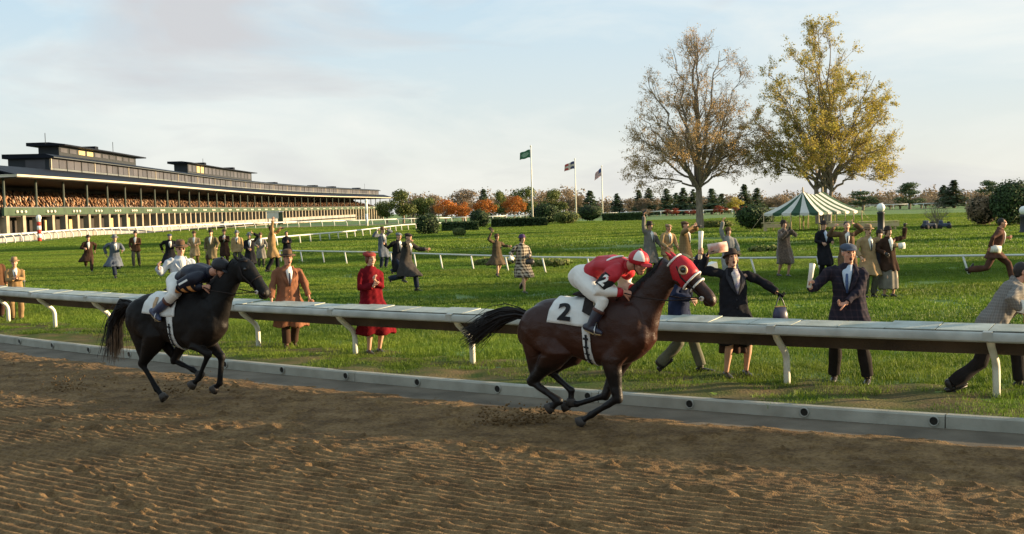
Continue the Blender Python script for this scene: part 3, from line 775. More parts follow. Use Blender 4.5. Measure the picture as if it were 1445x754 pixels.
# notice boards on the paving
def board(px, Y, w, h, zb, label, m):
    p = at(px, 300, Y); root = empty('notice_board', (p.x, Y, 0)); tag(root, label, 'board')
    MB().box((0, 0, zb + h / 2), (w, .15, h)).build('panel', m, root)
    for s in (-1, 1): MB().box((s * w * .4, .1, zb / 2), (.15, .15, zb)).build('leg', m_pil, root)
    MB().box((0, -.05, zb + h + .08), (w + .2, .35, .14)).build('cap', m_rw, root)
board(385, 228, 2.4, 1.3, 1.3, 'pale odds board with a dark cap standing before the stand columns', m_rw)
board(396, 226, .8, 2.2, .3, 'narrow dark green board next to the pale odds board', m_green)

# ------------------------------------------------------------------ foliage
def quads_mesh(name, C, N, S, mats, asp=1.0):
    """leaf quads: centres C, normals N, sizes S"""
    n = len(C); rs = np.random.RandomState(len(C) % 1000)
    N = N / (np.linalg.norm(N, axis=1)[:, None] + 1e-9); A = np.cross(N, rs.normal(size=(n, 3))); A /= np.linalg.norm(A, axis=1)[:, None] + 1e-9
    B = np.cross(N, A); S = S[:, None]; A = A * S; B = B * S * asp
    bend = N * S * .18
    V = np.stack([C - A, C - B * .8 + bend, C + A, C + B * .8 + bend], 1).reshape(-1, 3)
    me = np_mesh(name, V, np.arange(4 * n).reshape(n, 4)); me.materials.append(mats); return me
def leaf_mat(name, cols, trans=.25, rough=.7):
    m = bpy.data.materials.new(name); m.use_nodes = True; n = m.node_tree.nodes; l = m.node_tree.links
    b = n['Principled BSDF']; b.inputs['Roughness'].default_value = rough; b.inputs['Specular IOR Level'].default_value = .2
    g = n.new('ShaderNodeNewGeometry'); r = n.new('ShaderNodeValToRGB'); k = len(cols)
    while len(r.color_ramp.elements) < k: r.color_ramp.elements.new(.5)
    for i, c in enumerate(cols): r.color_ramp.elements[i].position = i / (k - 1); r.color_ramp.elements[i].color = (*c, 1)
    l.new(g.outputs['Random Per Island'], r.inputs['Fac'])
    oi = n.new('ShaderNodeObjectInfo'); mr = n.new('ShaderNodeMapRange'); mr.inputs['To Min'].default_value = .8; mr.inputs['To Max'].default_value = 1.2
    vm = n.new('ShaderNodeVectorMath'); vm.operation = 'SCALE'
    l.new(oi.outputs['Random'], mr.inputs['Value']); l.new(r.outputs[0], vm.inputs[0]); l.new(mr.outputs[0], vm.inputs['Scale'])
    l.new(vm.outputs[0], b.inputs['Base Color'])
    tr = n.new('ShaderNodeBsdfTranslucent'); ms = n.new('ShaderNodeMixShader'); ms.inputs[0].default_value = trans
    l.new(vm.outputs[0], tr.inputs['Color']); l.new(b.outputs[0], ms.inputs[1]); l.new(tr.outputs[0], ms.inputs[2]); l.new(ms.outputs[0], n['Material Output'].inputs['Surface'])
    return m
L_CON = leaf_mat('conifer_needles', [(.058, .094, .048), (.085, .125, .06), (.125, .155, .07)], .2)
L_GRN = leaf_mat('green_leaves', [(.07, .10, .03), (.11, .14, .04), (.16, .17, .05)])
L_ORG = leaf_mat('orange_leaves', [(.30, .085, .018), (.42, .15, .03), (.50, .23, .05)], .35)
L_RED = leaf_mat('red_leaves', [(.16, .03, .018), (.26, .055, .03), (.30, .10, .05)], .3)
L_BRN = leaf_mat('brown_leaves', [(.17, .125, .075), (.23, .17, .105), (.28, .215, .14)], .2)
L_HDG = leaf_mat('hedge_leaves', [(.025, .048, .018), (.04, .07, .024), (.065, .10, .032)], .12)
L_YEL = leaf_mat('yellow_leaves', [(.25, .23, .04), (.37, .31, .055), (.46, .36, .08), (.31, .32, .07)], .5)
L_DRY = leaf_mat('dry_leaves', [(.34, .22, .085), (.45, .31, .13), (.52, .38, .19)], .5)
M_BARK = mat('bark', (.17, .135, .10), .95, 0, 3, bump=.8, bscale=14, col2=(.29, .24, .18), aniso=(3, 3, .7))
M_TWIG = mat('twig', (.28, .21, .14), .95, .2, 2)
def blob_pts(rs, n, clumps, shell=.55):
    """points in ellipsoid clumps; returns centres and outward normals"""
    w = np.array([c[1][0] * c[1][1] + c[1][0] * c[1][2] for c in clumps]); k = rs.choice(len(clumps), n, p=w / w.sum())
    c = np.array([q[0] for q in clumps])[k]; r = np.array([q[1] for q in clumps])[k]
    d = rs.normal(size=(n, 3)); d /= np.linalg.norm(d, axis=1)[:, None]
    rad = 1 - (1 - shell) * rs.rand(n) ** 1.5; rad *= 1 + rs.normal(0, .07, n)
    return c + d * r * rad[:, None], d + rs.normal(0, .5, (n, 3))
def tree_proto(kind, seed):
    """returns (trunk mesh, crown mesh) of unit-height 10 m"""
    rs = np.random.RandomState(seed); tr = MB()
    if kind == 'conifer':
        tr.tube([(0, 0, -.8), (.1, 0, 5), (0, 0, 9.6)], [.28, .17, .03], 7)
        C = []; N = []
        for k in range(46):
            z = .9 + 8.9 * (k / 45) ** .95; R_ = (2.5 * (1 - (z - .9) / 9.2) ** .8 + .15) * rs.uniform(.65, 1.15)
            for b in range(int(4 + 3 * (1 - k / 45))):
                a = rs.uniform(0, 6.283); m = int(7 + 10 * R_ / 2.5); t = rs.uniform(.15, 1, m)
                C.append(np.stack([np.cos(a + rs.normal(0, .12, m)) * R_ * t, np.sin(a + rs.normal(0, .12, m)) * R_ * t, z - .35 * R_ * t ** 1.5 + rs.normal(0, .1, m) + .3 * t], -1)); N.append(np.stack([np.cos(a) * .6 + rs.normal(0, .4, m), np.sin(a) * .6 + rs.normal(0, .4, m), .5 + rs.rand(m)], -1))
        C = np.concatenate(C); N = np.concatenate(N); S = rs.uniform(.14, .30, len(C)); lm = L_CON
    elif kind == 'pine':
        tr.tube([(0, 0, -.8), (.2, 0, 4), (-.1, 0, 8)], [.3, .22, .1], 7); cl = []
        for k in range(15):
            a = rs.uniform(0, 6.283); z = rs.uniform(2.6, 9.0); r = rs.uniform(.4, 2.4) * (1.25 - (z - 2.6) / 8)
            p = (math.cos(a) * r, math.sin(a) * r, z); cl.append((p, (rs.uniform(1.1, 1.7), rs.uniform(1.1, 1.7), rs.uniform(.7, 1.1)))); tr.tube([(0, 0, z - 1), p], [.1, .04], 5)
        C, N = blob_pts(rs, 2400, cl); S = rs.uniform(.13, .28, len(C)); lm = L_CON
    elif kind in ('orange', 'green', 'red', 'yellow', 'brown'):
        wide = {'orange': 4.3, 'green': 3.2, 'red': 5.2, 'yellow': 3.6, 'brown': 3.6}[kind]
        tr.tube([(0, 0, -.8), (0, 0, 2.2), (.2, .1, 5.5)], [.3, .24, .12], 7); cl = []
        for k in range(15):
            d = rs.normal(size=3); d /= np.linalg.norm(d); q = np.array([d[0] * wide * .66, d[1] * wide * .66, 5.6 + d[2] * 2.7])
            cl.append((q, np.array([1, 1, .85]) * rs.uniform(1.1, 1.9))); tr.tube([(0, 0, 2.0), tuple(q * np.array([.5, .5, .62]) + np.array([0, 0, .3])), tuple(q)], [.12, .07, .02], 4)
        n = 1500 if kind == 'brown' else 2300
        C, N = blob_pts(rs, n, cl, .45); S = rs.uniform(.14, .30, n) * (.8 if kind == 'brown' else 1); lm = {'orange': L_ORG, 'green': L_GRN, 'red': L_RED, 'yellow': L_YEL, 'brown': L_BRN}[kind]
        if kind == 'brown':
            for k in range(170):
                q = C[rs.randint(n)]; s = np.array([rs.uniform(-.3, .3), rs.uniform(-.3, .3), rs.uniform(2.5, 5)]); tr.tube([tuple(s), tuple((s + q) / 2 + rs.normal(0, .25, 3)), tuple(q)], [.06, .035, .012], 3, cap=False)
    elif kind == 'bare':
        tr.tube([(0, 0, -.8), (0, 0, 1.5)], [.3, .22], 7)
        for k in range(26):
            a = rs.uniform(0, 6.283); r = rs.uniform(.8, 5.0); z = rs.uniform(4, 9.8) * (1 - .05 * r); p = np.array([math.cos(a) * r, math.sin(a) * r, z]); m = p * np.array([.35, .35, .5]) + rs.normal(0, .2, 3)
            tr.tube([(0, 0, 1.2), tuple(m), tuple(p)], [.13, .08, .02], 4)
            for j in range(9):
                t = rs.uniform(.35, 1); q = m * (1 - t) + p * t; e = q + rs.normal(0, .8, 3) + np.array([0, 0, .5]); tr.tube([tuple(q), tuple(e)], [.035, .01], 3, cap=False)
        C, N = blob_pts(rs, 260, [((0, 0, 6), (4.2, 4.2, 3.2))], .3); S = rs.uniform(.07, .14, 260); lm = L_BRN
    t = tr.mesh('trunk', True); t.materials.append(M_BARK)
    return t, quads_mesh('crown', C, N, S, lm)
PROTO = {}
for kd, sd in (('conifer', 1), ('conifer', 2), ('conifer', 3), ('pine', 4), ('pine', 5), ('orange', 6), ('orange', 7), ('green', 8), ('green', 9), ('brown', 10), ('brown', 11), ('brown', 12), ('red', 13), ('yellow', 14), ('bare', 15), ('bare', 16)):
    PROTO.setdefault(kd, []).append(tree_proto(kd, sd))
TLAB = {'conifer': ('conifer_tree', 'dark pointed conifer in the distant tree line beyond the infield', 'conifers of the distant tree line'),
        'pine': ('pine_tree', 'spreading dark pine with layered crown in the distant tree line', 'pines of the distant tree line'),
        'orange': ('maple_tree', 'round orange autumn tree beyond the clipped hedges and flagpoles', 'orange trees beyond the hedges'),
        'green': ('leafy_tree', 'leafy green tree in the distant tree line', 'green trees of the distant tree line'),
        'brown': ('autumn_tree', 'thinning brown autumn tree in the distant tree line', 'brown trees of the distant tree line'),
        'red': ('red_shrub', 'low dark red shrub at the foot of the distant conifers', 'red shrubs below the conifers'),
        'yellow': ('yellow_tree', 'small round yellow green tree among the distant conifers', None),
        'bare': ('bare_tree', 'leafless pinkish bare tree in the distant tree line', 'bare trees of the distant tree line')}
rs = np.random.RandomState(33)
def tree_at(px, ytop, wpx, kind, Y, label=None, group=None, name=None, base=None):
    p = at(px, ytop, Y); g = G(p.x, Y) if base is None else base
    h = p.z - g; W = {'conifer': 3.5, 'pine': 6.2, 'orange': 8.8, 'green': 7, 'red': 10, 'yellow': 7.6, 'brown': 7.6, 'bare': 9}[kind]
    nm, lb, gr = TLAB[kind]; root = empty(name or nm, (p.x, Y, g), rs.uniform(0, 6.28)); tag(root, label or lb, 'shrub' if kind == 'red' else 'tree', group or (gr if label is None else None))
    t, c = PROTO[kind][rs.randint(len(PROTO[kind]))]; sx = wpx * Y / FPX / W
    root.scale = (sx, sx, h / 9.9)
    for me_, nn in ((t, 'trunk'), (c, 'crown')):
        o = bpy.data.objects.new(nn, me_); COL.objects.link(o); o.parent = root
    return root
TL_ = [  # px, top y, width, kind, distance
 (545, 274, 34, 'green', 268), (568, 264, 46, 'green', 256), (597, 268, 34, 'green', 268), (582, 271, 44, 'brown', 300), (612, 273, 40, 'brown', 300), (655, 265, 58, 'brown', 292),
 (628, 280, 40, 'orange', 250), (652, 283, 34, 'orange', 252), (683, 280, 38, 'orange', 248), (725, 275, 36, 'orange', 250), (682, 268, 24, 'conifer', 285), (703, 266, 26, 'green', 268),
 (740, 261, 40, 'green', 270), (765, 266, 40, 'brown', 285), (784, 264, 40, 'green', 280), (803, 261, 34, 'brown', 290), (818, 272, 30, 'brown', 285), (832, 270, 30, 'conifer', 270), (850, 280, 34, 'brown', 290), (870, 274, 22, 'conifer', 275),
 (712, 274, 40, 'brown', 300), (888, 279, 36, 'brown', 292), (901, 269, 22, 'conifer', 280), (915, 266, 24, 'conifer', 276), (907, 277, 30, 'brown', 266), (926, 278, 26, 'brown', 295), (940, 267, 26, 'conifer', 272), (954, 273, 26, 'conifer', 280), (964, 266, 26, 'conifer', 270), (978, 268, 24, 'conifer', 276), (992, 276, 24, 'brown', 290),
 (1004, 267, 30, 'conifer', 268), (1018, 274, 24, 'conifer', 278), (1037, 276, 26, 'yellow', 262), (1050, 261, 26, 'conifer', 266), (1068, 266, 24, 'conifer', 272), (1085, 277, 34, 'brown', 285), (1105, 280, 40, 'brown', 285), (1028, 282, 30, 'brown', 292),
 (948, 293, 30, 'red', 240), (1016, 289, 26, 'red', 240), (1045, 290, 30, 'red', 236), (975, 296, 24, 'red', 244), (910, 294, 26, 'brown', 244),
 (1100, 272, 30, 'brown', 250), (1185, 277, 50, 'brown', 270), (1217, 268, 42, 'pine', 240), (1238, 276, 40, 'brown', 262), (1256, 275, 40, 'bare', 255), (1283, 257, 44, 'pine', 236), (1306, 271, 40, 'bare', 250), (1324, 268, 34, 'bare', 246), (1346, 255, 34, 'conifer', 232), (1332, 262, 26, 'conifer', 240), (1368, 268, 40, 'bare', 240), (1395, 254, 34, 'pine', 225), (1420, 262, 40, 'green', 235), (1200, 284, 30, 'brown', 245), (1270, 279, 44, 'brown', 262), (1440, 264, 40, 'brown', 240), (1475, 258, 40, 'pine', 230), (1300, 276, 40, 'brown', 262), (1385, 272, 40, 'brown', 250)]
for a in TL_: tree_at(*a)
# trees on the lawn past the right edge, whose long shadows cross the infield
for (x, y, h, w, kd) in ((64, 40.5, 12.5, 9, 'green'), (78, 44, 14.5, 8, 'green'), (72, 66, 15.5, 7, 'brown')):
    root = empty('lawn_tree', (x, y, G(x, y)), x); tag(root, 'tall spreading tree on the lawn past the evergreen thicket', 'tree', 'lawn trees past the thicket'); t, c = PROTO[kd][0]; root.scale = (w / 7.2, w / 7.2, h / 9.9)
    for me_, nn in ((t, 'trunk'), (c, 'crown')): o = bpy.data.objects.new(nn, me_); COL.objects.link(o); o.parent = root
# further woods: small crowns filling the gaps, too far to count
rs2 = np.random.RandomState(8); cl = []
for x in np.arange(-29, 185, 1.5):
    Y = 330 + rs2.uniform(-12, 12); h = rs2.uniform(1.0, 2.6) + (2.2 if x < 20 else .6); cl.append(((x, Y, G(x, Y) + h), (rs2.uniform(2, 3.2), 2.5, h * .9)))
C, N = blob_pts(rs2, 26000, cl, .4)
tag(link(quads_mesh('distant_wood', C, N, rs2.uniform(.18, .4, len(C)), L_BRN), 'distant_wood', None), kind='stuff')

# ------------------------------------------------------------------ hedges and bushes
def bush(px, pyb, wpx, hpx, label, box=False, Y=None, lm=None, name='round_bush', cat='bush', deep=1.0, group=None, dens=1.0):
    p = gpt(px, pyb) if Y is None else at(px, pyb, Y)
    if Y is not None: p.z = G(p.x, Y)
    k = p.y / FPX; w, h = wpx * k / 2, hpx * k
    root = empty(name, p); tag(root, label, cat, group); rs = np.random.RandomState(int(px) % 997)
    if box:
        n = int(1500 * dens * max(1, w)); f = rs.rand(n); d = w * .3 * deep + .5
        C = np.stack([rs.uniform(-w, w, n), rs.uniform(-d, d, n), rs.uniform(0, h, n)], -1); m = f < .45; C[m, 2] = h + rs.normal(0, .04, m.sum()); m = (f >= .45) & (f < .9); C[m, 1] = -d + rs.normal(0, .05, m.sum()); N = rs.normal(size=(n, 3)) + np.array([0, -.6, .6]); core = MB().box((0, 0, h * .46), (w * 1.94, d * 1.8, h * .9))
    else:
        cl = [((0, 0, h * .5), (w * .92, w * .92 * deep, h * .5))] + [((rs.uniform(-.5, .5) * w, rs.uniform(-.6, .4) * w * deep, h * rs.uniform(.25, .75)), (w * .5, w * .5 * deep, h * .27)) for _ in range(10)]
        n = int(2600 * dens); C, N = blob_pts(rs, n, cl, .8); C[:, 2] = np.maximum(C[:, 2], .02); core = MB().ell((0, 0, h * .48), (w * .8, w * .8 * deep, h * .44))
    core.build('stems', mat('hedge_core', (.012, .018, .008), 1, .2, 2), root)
    link(quads_mesh('foliage', C, N, rs.uniform(.05, .10, len(C)) * (1.1 if w < 2 else 1.5), lm or L_HDG), 'foliage', None, root)
bush(604, 331, 38, 29, 'round clipped dark bush standing alone left of the low hedge')
bush(677, 321, 34, 26, 'round clipped dark bush in the line of the low hedge')
bush(650, 326, 52, 12, 'low clipped hedge between the two round bushes', True, name='clipped_hedge', cat='hedge')
bush(733, 320, 78, 11, 'long low clipped hedge behind the tallest flagpole', True, name='clipped_hedge', cat='hedge')
bush(770, 318, 52, 28, 'broad dark evergreen bush right of the tallest flagpole', Y=150, deep=.8)
bush(800, 318, 40, 18, 'low spreading green bush between two flagpoles', Y=146, lm=L_GRN)
bush(832, 313, 38, 24, 'dark rounded evergreen behind the shorter flagpoles', Y=165)
bush(648, 333, 18, 11, 'small grey green shrub in front of the low hedge', lm=L_GRN)
bush(880, 313, 60, 9, 'low hedge strip right of the last flagpole', True, Y=165, name='clipped_hedge', cat='hedge')
bush(1066, 324, 62, 36, 'dark untidy bush beside the left end of the striped tent', Y=92, dens=1.6)
bush(1432, 322, 74, 66, 'tall black green evergreen thicket at the edge of the lawn', Y=84, dens=2.6)
bush(1388, 324, 52, 46, 'brown leafless shrub beside the tall evergreen thicket', Y=86, lm=L_BRN, dens=1.2)
tree_at(1322, 279, 44, 'bare', 84, 'wide leafless shrub standing over the parked mowers', name='bare_shrub')
bush(1005, 326, 60, 10, 'rough low undergrowth round the foot of the half bare tree', Y=104, lm=L_GRN, dens=1.2, deep=.6)
L_WEED = leaf_mat('weed_leaves', [(.10, .15, .03), (.15, .19, .05), (.22, .20, .08)], .3)
for (px, py, w, h) in ((700, 374, 70, 9), (775, 376, 70, 10), (1080, 356, 50, 9)):
    bush(px, py, w, h, 'patch of rough weeds along the infield rail', lm=L_WEED, name='weed_patch', cat='weeds', group='weed patches by the infield rail', dens=.6, deep=.5)
# ------------------------------------------------------------------ the two tall trees
def bez(a, b, c, n):
    a, b, c = Vector(a), Vector(b), Vector(c)
    return [a * (1 - t) ** 2 + b * 2 * t * (1 - t) + c * t * t for t in [i / (n - 1) for i in range(n)]]
def big_tree(name, label, loc, H, seed, fork, limbs, lean, leaf, lcount, lsize, env, twigs=(11, 7, 4), leafbias=None, stems=None):
    """env(z/H) -> crown radius in metres; limbs: list of (azimuth, end height fraction, reach factor)"""
    rs = np.random.RandomState(seed); root = empty(name, loc); tag(root, label, 'tree')
    tk = MB(); br = MB(); tw = MB(); ends = []
    r0 = H * .0185
    for (sx, sy, sr) in (stems or [(0, 0, 1)]):
        tk.tube([(sx * .6, sy * .6, -.3), (sx * .7, sy * .7, .15), (sx * .8 + lean * .2, sy * .8, fork * .5), (sx + lean * .5, sy, fork)], [r0 * 1.55 * sr, r0 * 1.15 * sr, r0 * .95 * sr, r0 * .82 * sr], 12)
    st = stems or [(0, 0, 1)]
    for (az, ez, reach) in limbs:
        z1 = H * ez; R_ = env(ez) * reach; a = R(az)
        s0 = st[rs.randint(len(st))]
        zs = fork * rs.uniform(.82, 1.0) if ez < .95 else fork
        p0 = Vector((s0[0] + lean * .5, s0[1], zs)); p2 = Vector((math.cos(a) * R_ + lean, math.sin(a) * R_, z1))
        if ez > .5: p1 = Vector((p2.x * .42 + p0.x * .3, p2.y * .42, zs + (z1 - zs) * .5))
        else: p1 = Vector((p2.x * .5, p2.y * .5, zs + (z1 - zs) * .85 + .6))
        L = bez(p0, p1, p2, 14)
        for i in range(1, 13): L[i] = L[i] + Vector(rs.normal(0, .07 + .006 * H * (i / 14), 3))
        ra = r0 * rs.uniform(.34, .48) * (1.15 if ez > .8 else .85)
        tk.tube(L, [ra * (1 - .93 * (i / 13)) + .012 for i in range(14)], 7)
        n1 = int(twigs[0] * (0.7 + .6 * (p2 - p0).length / H))
        for _ in range(n1):
            t = rs.uniform(.18, .98); k = t * 13; i = int(k); q = L[i].lerp(L[min(i + 1, 13)], k - i)
            d = (L[min(i + 2, 13)] - L[max(i - 1, 0)]).normalized()
            o = Vector(rs.normal(0, 1, 3)); o = (o - d * o.dot(d)).normalized()
            out = Vector((q.x - lean * .5, q.y, 0)); out = out.normalized() if out.length > .3 else o
            dr = (d * rs.uniform(.5, 1.0) + o * .75 + out * .35 + Vector((0, 0, .28))).normalized()
            ln = (H * .20) * (1.12 - .62 * t) * rs.uniform(.55, 1.15)
            e = q + dr * ln; er = env(min(max(e.z / H, 0), 1)); h2 = math.hypot(e.x - lean * (e.z / H), e.y)
            if h2 > er * 1.05: k2 = er * 1.05 / h2; e = Vector(((e.x - lean * e.z / H) * k2 + lean * e.z / H, e.y * k2, e.z))
            B = bez(q, q + dr * ln * .45 + Vector(rs.normal(0, .12, 3)) - Vector((0, 0, .1)), e, 6)
            br.tube(B, [.026 * (1 - .85 * j / 5) * (H / 17) + .005 for j in range(6)], 4, cap=False)
            for _2 in range(twigs[1]):
                t2 = rs.uniform(.2, 1.0); k = t2 * 5; i = int(k); q2 = B[i].lerp(B[min(i + 1, 5)], k - i)
                d2 = ((B[min(i + 1, 5)] - B[max(i - 1, 0)]).normalized() + Vector(rs.normal(0, .62, 3)) + Vector((0, 0, .18))).normalized(); l2 = rs.uniform(.5, 1.25) * H / 17
                e2 = q2 + d2 * l2; m2 = (q2 + e2) / 2 + Vector(rs.normal(0, .07, 3)); tw.tube([q2, m2, e2], [.010, .007, .004], 3, cap=False)
                for _3 in range(twigs[2]):
                    t3 = rs.uniform(.25, 1); q3 = q2.lerp(e2, t3); d3 = (d2 + Vector(rs.normal(0, .65, 3))).normalized(); e3 = q3 + d3 * rs.uniform(.22, .6)
                    tw.tube([q3, e3], [.005, .003], 3, cap=False); ends.append((q3, e3))
    trunk = tk.build('trunk', M_BARK, root, True); br.build('branches', M_BARK, root, True); tw.build('twigs', M_TWIG, root)
    A = np.array([(*a, *b) for a, b in ends]); w = np.ones(len(A)) if leafbias is None else leafbias(A[:, 3:6] / H)
    k = rs.choice(len(A), lcount, p=w / w.sum()); t = rs.rand(lcount)[:, None]
    C = A[k, :3] * (1 - t) + A[k, 3:] * t + rs.normal(0, .09, (lcount, 3)) - np.array([0, 0, .05])
    link(quads_mesh('crown', C, rs.normal(size=(lcount, 3)) + np.array([0, 0, .4]), rs.uniform(.5, 1.1, lcount) * lsize, leaf, .7), 'crown', None, root)
    return root
def env_fn(pts):
    xs, ys = zip(*pts); return lambda t: float(np.interp(t, xs, ys))
p1 = gpt(988, 323); s1 = p1.y / FPX
H1 = (323 - 38) * s1 * .955
e1 = env_fn([(.18, 1.5), (.26, 5.3), (.40, 5.5), (.62, 5.1), (.80, 3.9), (.93, 2.2), (1, .6)])
rs = np.random.RandomState(17)
lim = [(20, 1.0, .25), (140, .99, .35), (250, .97, .5), (75, .93, .85), (200, .92, .9), (320, .90, .9), (0, .80, .98), (120, .82, .95), (180, .78, 1.0), (275, .80, .95), (40, .64, 1.0), (160, .62, 1.0), (215, .60, 1.0), (300, .62, 1.0), (335, .50, 1.0), (185, .46, 1.0), (90, .48, 1.0), (265, .46, 1.0), (178, .27, 1.0), (5, .33, 1.0), (60, .36, .95), (235, .36, .95), (350, .42, 1.0), (150, .38, 1.0)]
def bias1(E):
    z = E[:, 2]; return np.clip(1.3 - 1.0 * z, .22, 1) * (np.sin(E[:, 0] * 37) * np.sin(E[:, 2] * 29 + E[:, 1] * 31) + 1.15)
big_tree('half_bare_tree', 'tall half bare tree with thin dry leaves beside the green infield', p1, H1, 5, H1 * .225, lim, -.1, L_DRY, 36000, .078, e1, (13, 7, 4), bias1)
p2 = at(1161, 300, 103); p2.z = G(p2.x, 103); s2 = 103 / FPX; H2 = (at(1150, 29, 103).z - p2.z) * .945
e2_ = env_fn([(.10, 2.0), (.20, 5.0), (.34, 6.1), (.48, 6.0), (.62, 5.5), (.76, 4.5), (.88, 3.2), (.96, 1.8), (1, .7)])
lim2 = [(100, 1.0, .3), (190, .99, .55), (300, .95, .6), (20, .90, .85), (150, .92, .85), (250, .88, .9), (60, .80, .95), (185, .78, 1.0), (350, .76, 1.0), (285, .74, .95), (120, .70, 1.0), (215, .66, 1.0), (5, .62, 1.0), (330, .58, 1.0), (170, .56, 1.0), (75, .55, 1.0), (260, .52, 1.0), (195, .44, 1.0), (358, .40, 1.0), (140, .40, 1.0), (40, .42, 1.0), (305, .36, 1.0), (12, .30, 1.0), (180, .33, .95), (235, .34, .95), (90, .32, .9), (345, .24, .9)]
def bias2(E):
    a = np.sin(E[:, 0] * 31 + 2) * np.sin(E[:, 2] * 26 + 1) * np.sin(E[:, 1] * 29); return np.clip(.75 + 1.35 * a, .06, 2)
big_tree('golden_tree', 'tall golden leaved tree rising behind the striped tent', p2, H2, 9, H2 * .20, lim2, 0, L_YEL, 62000, .09, e2_, (13, 7, 4), bias2, stems=[(-.5, .2, .75), (.15, 0, 1.0), (.75, -.15, .6)])

# ------------------------------------------------------------------ striped tent
m_tg = mat('tent_green', (.035, .085, .045), .75, .1, 3, trans=.15); m_tw = mat('tent_white', (.70, .68, .60), .75, .06, 3, trans=.25); m_wood = mat('tent_pole', (.46, .35, .19), .7, .15, 5)
TZ = 85.0
tc = at(1148, 326, TZ); tc.z = G(tc.x, tc.y)
tent = empty('striped_tent', tc, R(48)); tag(tent, 'open green and white striped tent below the golden tree', 'tent')
a_, b_, eh, rh, rl = 3.2, 2.1, 1.28, 2.72, 1.45   # half length, half depth, eave height, ridge height, half ridge
def sagq(p, q, n=5, sag=.12):
    p, q = Vector(p), Vector(q); return [p.lerp(q, i / (n - 1)) - Vector((0, 0, sag * math.sin(math.pi * i / (n - 1)))) for i in range(n)]
def roof_face(e0, e1, r0_, r1_, n, start):
    for k in range(n):
        t0, t1 = k / n, (k + 1) / n
        rg_ = lambda t: Vector(r0_).lerp(Vector(r1_), t) - Vector((0, 0, .22 * math.sin(math.pi * t) if r0_ != r1_ else 0)); A = sagq(rg_(t0), Vector(e0).lerp(Vector(e1), t0)); B = sagq(rg_(t1), Vector(e0).lerp(Vector(e1), t1))
        # valance with a scalloped foot
        nrm = Vector((e1[1] - e0[1], -(e1[0] - e0[0]), 0)).normalized()
        dn = lambda p, d: Vector((p.x, p.y, p.z - d)) + nrm * .012
        mid = (A[-1] + B[-1]) / 2
        mb = MB(); mb.add(A + B, [(i, i + 1, i + 6, i + 5) for i in range(4)])
        mb.add([A[-1], B[-1], dn(B[-1], .13), dn(mid, .21), dn(A[-1], .13)], [(0, 4, 3, 2, 1)])
        o = mb.build('canopy_panel', m_tg if (k + start) % 2 else m_tw, tent)
        sd_ = o.modifiers.new('cloth', 'SOLIDIFY'); sd_.thickness = .008
c0, c1, c2, c3 = (-a_, -b_, eh), (a_, -b_, eh), (a_, b_, eh), (-a_, b_, eh); q0, q1 = (-rl, 0, rh), (rl, 0, rh)
roof_face(c0, c1, q0, q1, 10, 0); roof_face(c1, c2, q1, q1, 6, 0); roof_face(c2, c3, q1, q0, 10, 0); roof_face(c3, c0, q0, q0, 6, 0)
for (x, y) in [(-a_ + 2 * a_ * i / 5, s * b_) for i in range(6) for s in (-1, 1)] + [(s * a_, 0) for s in (-1, 1)]:
    MB().tube([(x, y, -.05), (x, y, eh)], .035, 7, round_=False).build('pole', m_wood, tent, True)
for x in (-rl, rl):
    MB().tube([(x, 0, -.05), (x, 0, rh + .28)], .05, 8).build('king_pole', m_wood, tent, True)
for (x, y) in ((-a_, -b_), (a_, -b_), (a_, b_), (-a_, b_), (-a_, 0), (a_, 0)):
    d = Vector((x, y, 0)).normalized(); MB().tube([(x, y, eh), Vector((x, y, 0)) + d * 1.1], .012, 4, round_=False).build('guy_rope', m_wood, tent)
m_bench = mat('bench_wood', (.50, .38, .20), .7, .15, 4)
def bench(px, py, L, rz, label, group):
    p = gpt(px, py); root = empty('trestle_table', p, rz); tag(root, label, 'table', group)
    for k in range(3): MB().box((0, (k - 1) * .22, .62), (L, .2, .05)).build('top_board', m_bench, root)
    for s in (-1, 1):
        MB().box((s * L * .4, 0, .3), (.08, .5, .6)).build('trestle', m_bench, root)
    MB().box((0, -.28, .42), (L * .98, .03, .26)).build('front_board', m_bench, root)
bench(1095, 327, 1.9, R(8), 'plain wooden trestle table at the left end of the striped tent', None)
bench(1240, 326, 2.6, R(-6), 'plain wooden trestle table beyond the right end of the striped tent', None)
bench(1180, 326, 2.0, R(-12), 'plain wooden trestle table inside the striped tent', None)

# ------------------------------------------------------------------ flagpoles
m_fp = mat('flagpole_white', (.72, .69, .60), .4, .05, 2)
def flag_mat(name, fn):
    m = bpy.data.materials.new(name); m.use_nodes = True; n = m.node_tree.nodes; l = m.node_tree.links; b = n['Principled BSDF']; b.inputs['Roughness'].default_value = .8
    uv = n.new('ShaderNodeUVMap'); uv.uv_map = 'UVMap'; sp = n.new('ShaderNodeSeparateXYZ'); l.new(uv.outputs[0], sp.inputs[0]); l.new(fn(n, l, sp), b.inputs['Base Color']); return m
def ramp(n, l, src, stops):
    r = n.new('ShaderNodeValToRGB'); r.color_ramp.interpolation = 'CONSTANT'
    while len(r.color_ramp.elements) < len(stops): r.color_ramp.elements.new(.5)
    for e, (p, c) in zip(r.color_ramp.elements, stops): e.position = p; e.color = (*c, 1)
    l.new(src, r.inputs['Fac']); return r.outputs[0]
def mth(n, l, op, a, b):
    m = n.new('ShaderNodeMath'); m.operation = op
    for i, v in enumerate((a, b)):
        if isinstance(v, (int, float)): m.inputs[i].default_value = v
        else: l.new(v, m.inputs[i])
    return m.outputs[0]
def mixc(n, l, f, a, b):
    m = n.new('ShaderNodeMix'); m.data_type = 'RGBA'; l.new(f, m.inputs[0])
    for i, v in ((6, a), (7, b)):
        if isinstance(v, tuple): m.inputs[i].default_value = (*v, 1)
        else: l.new(v, m.inputs[i])
    return m.outputs[2]
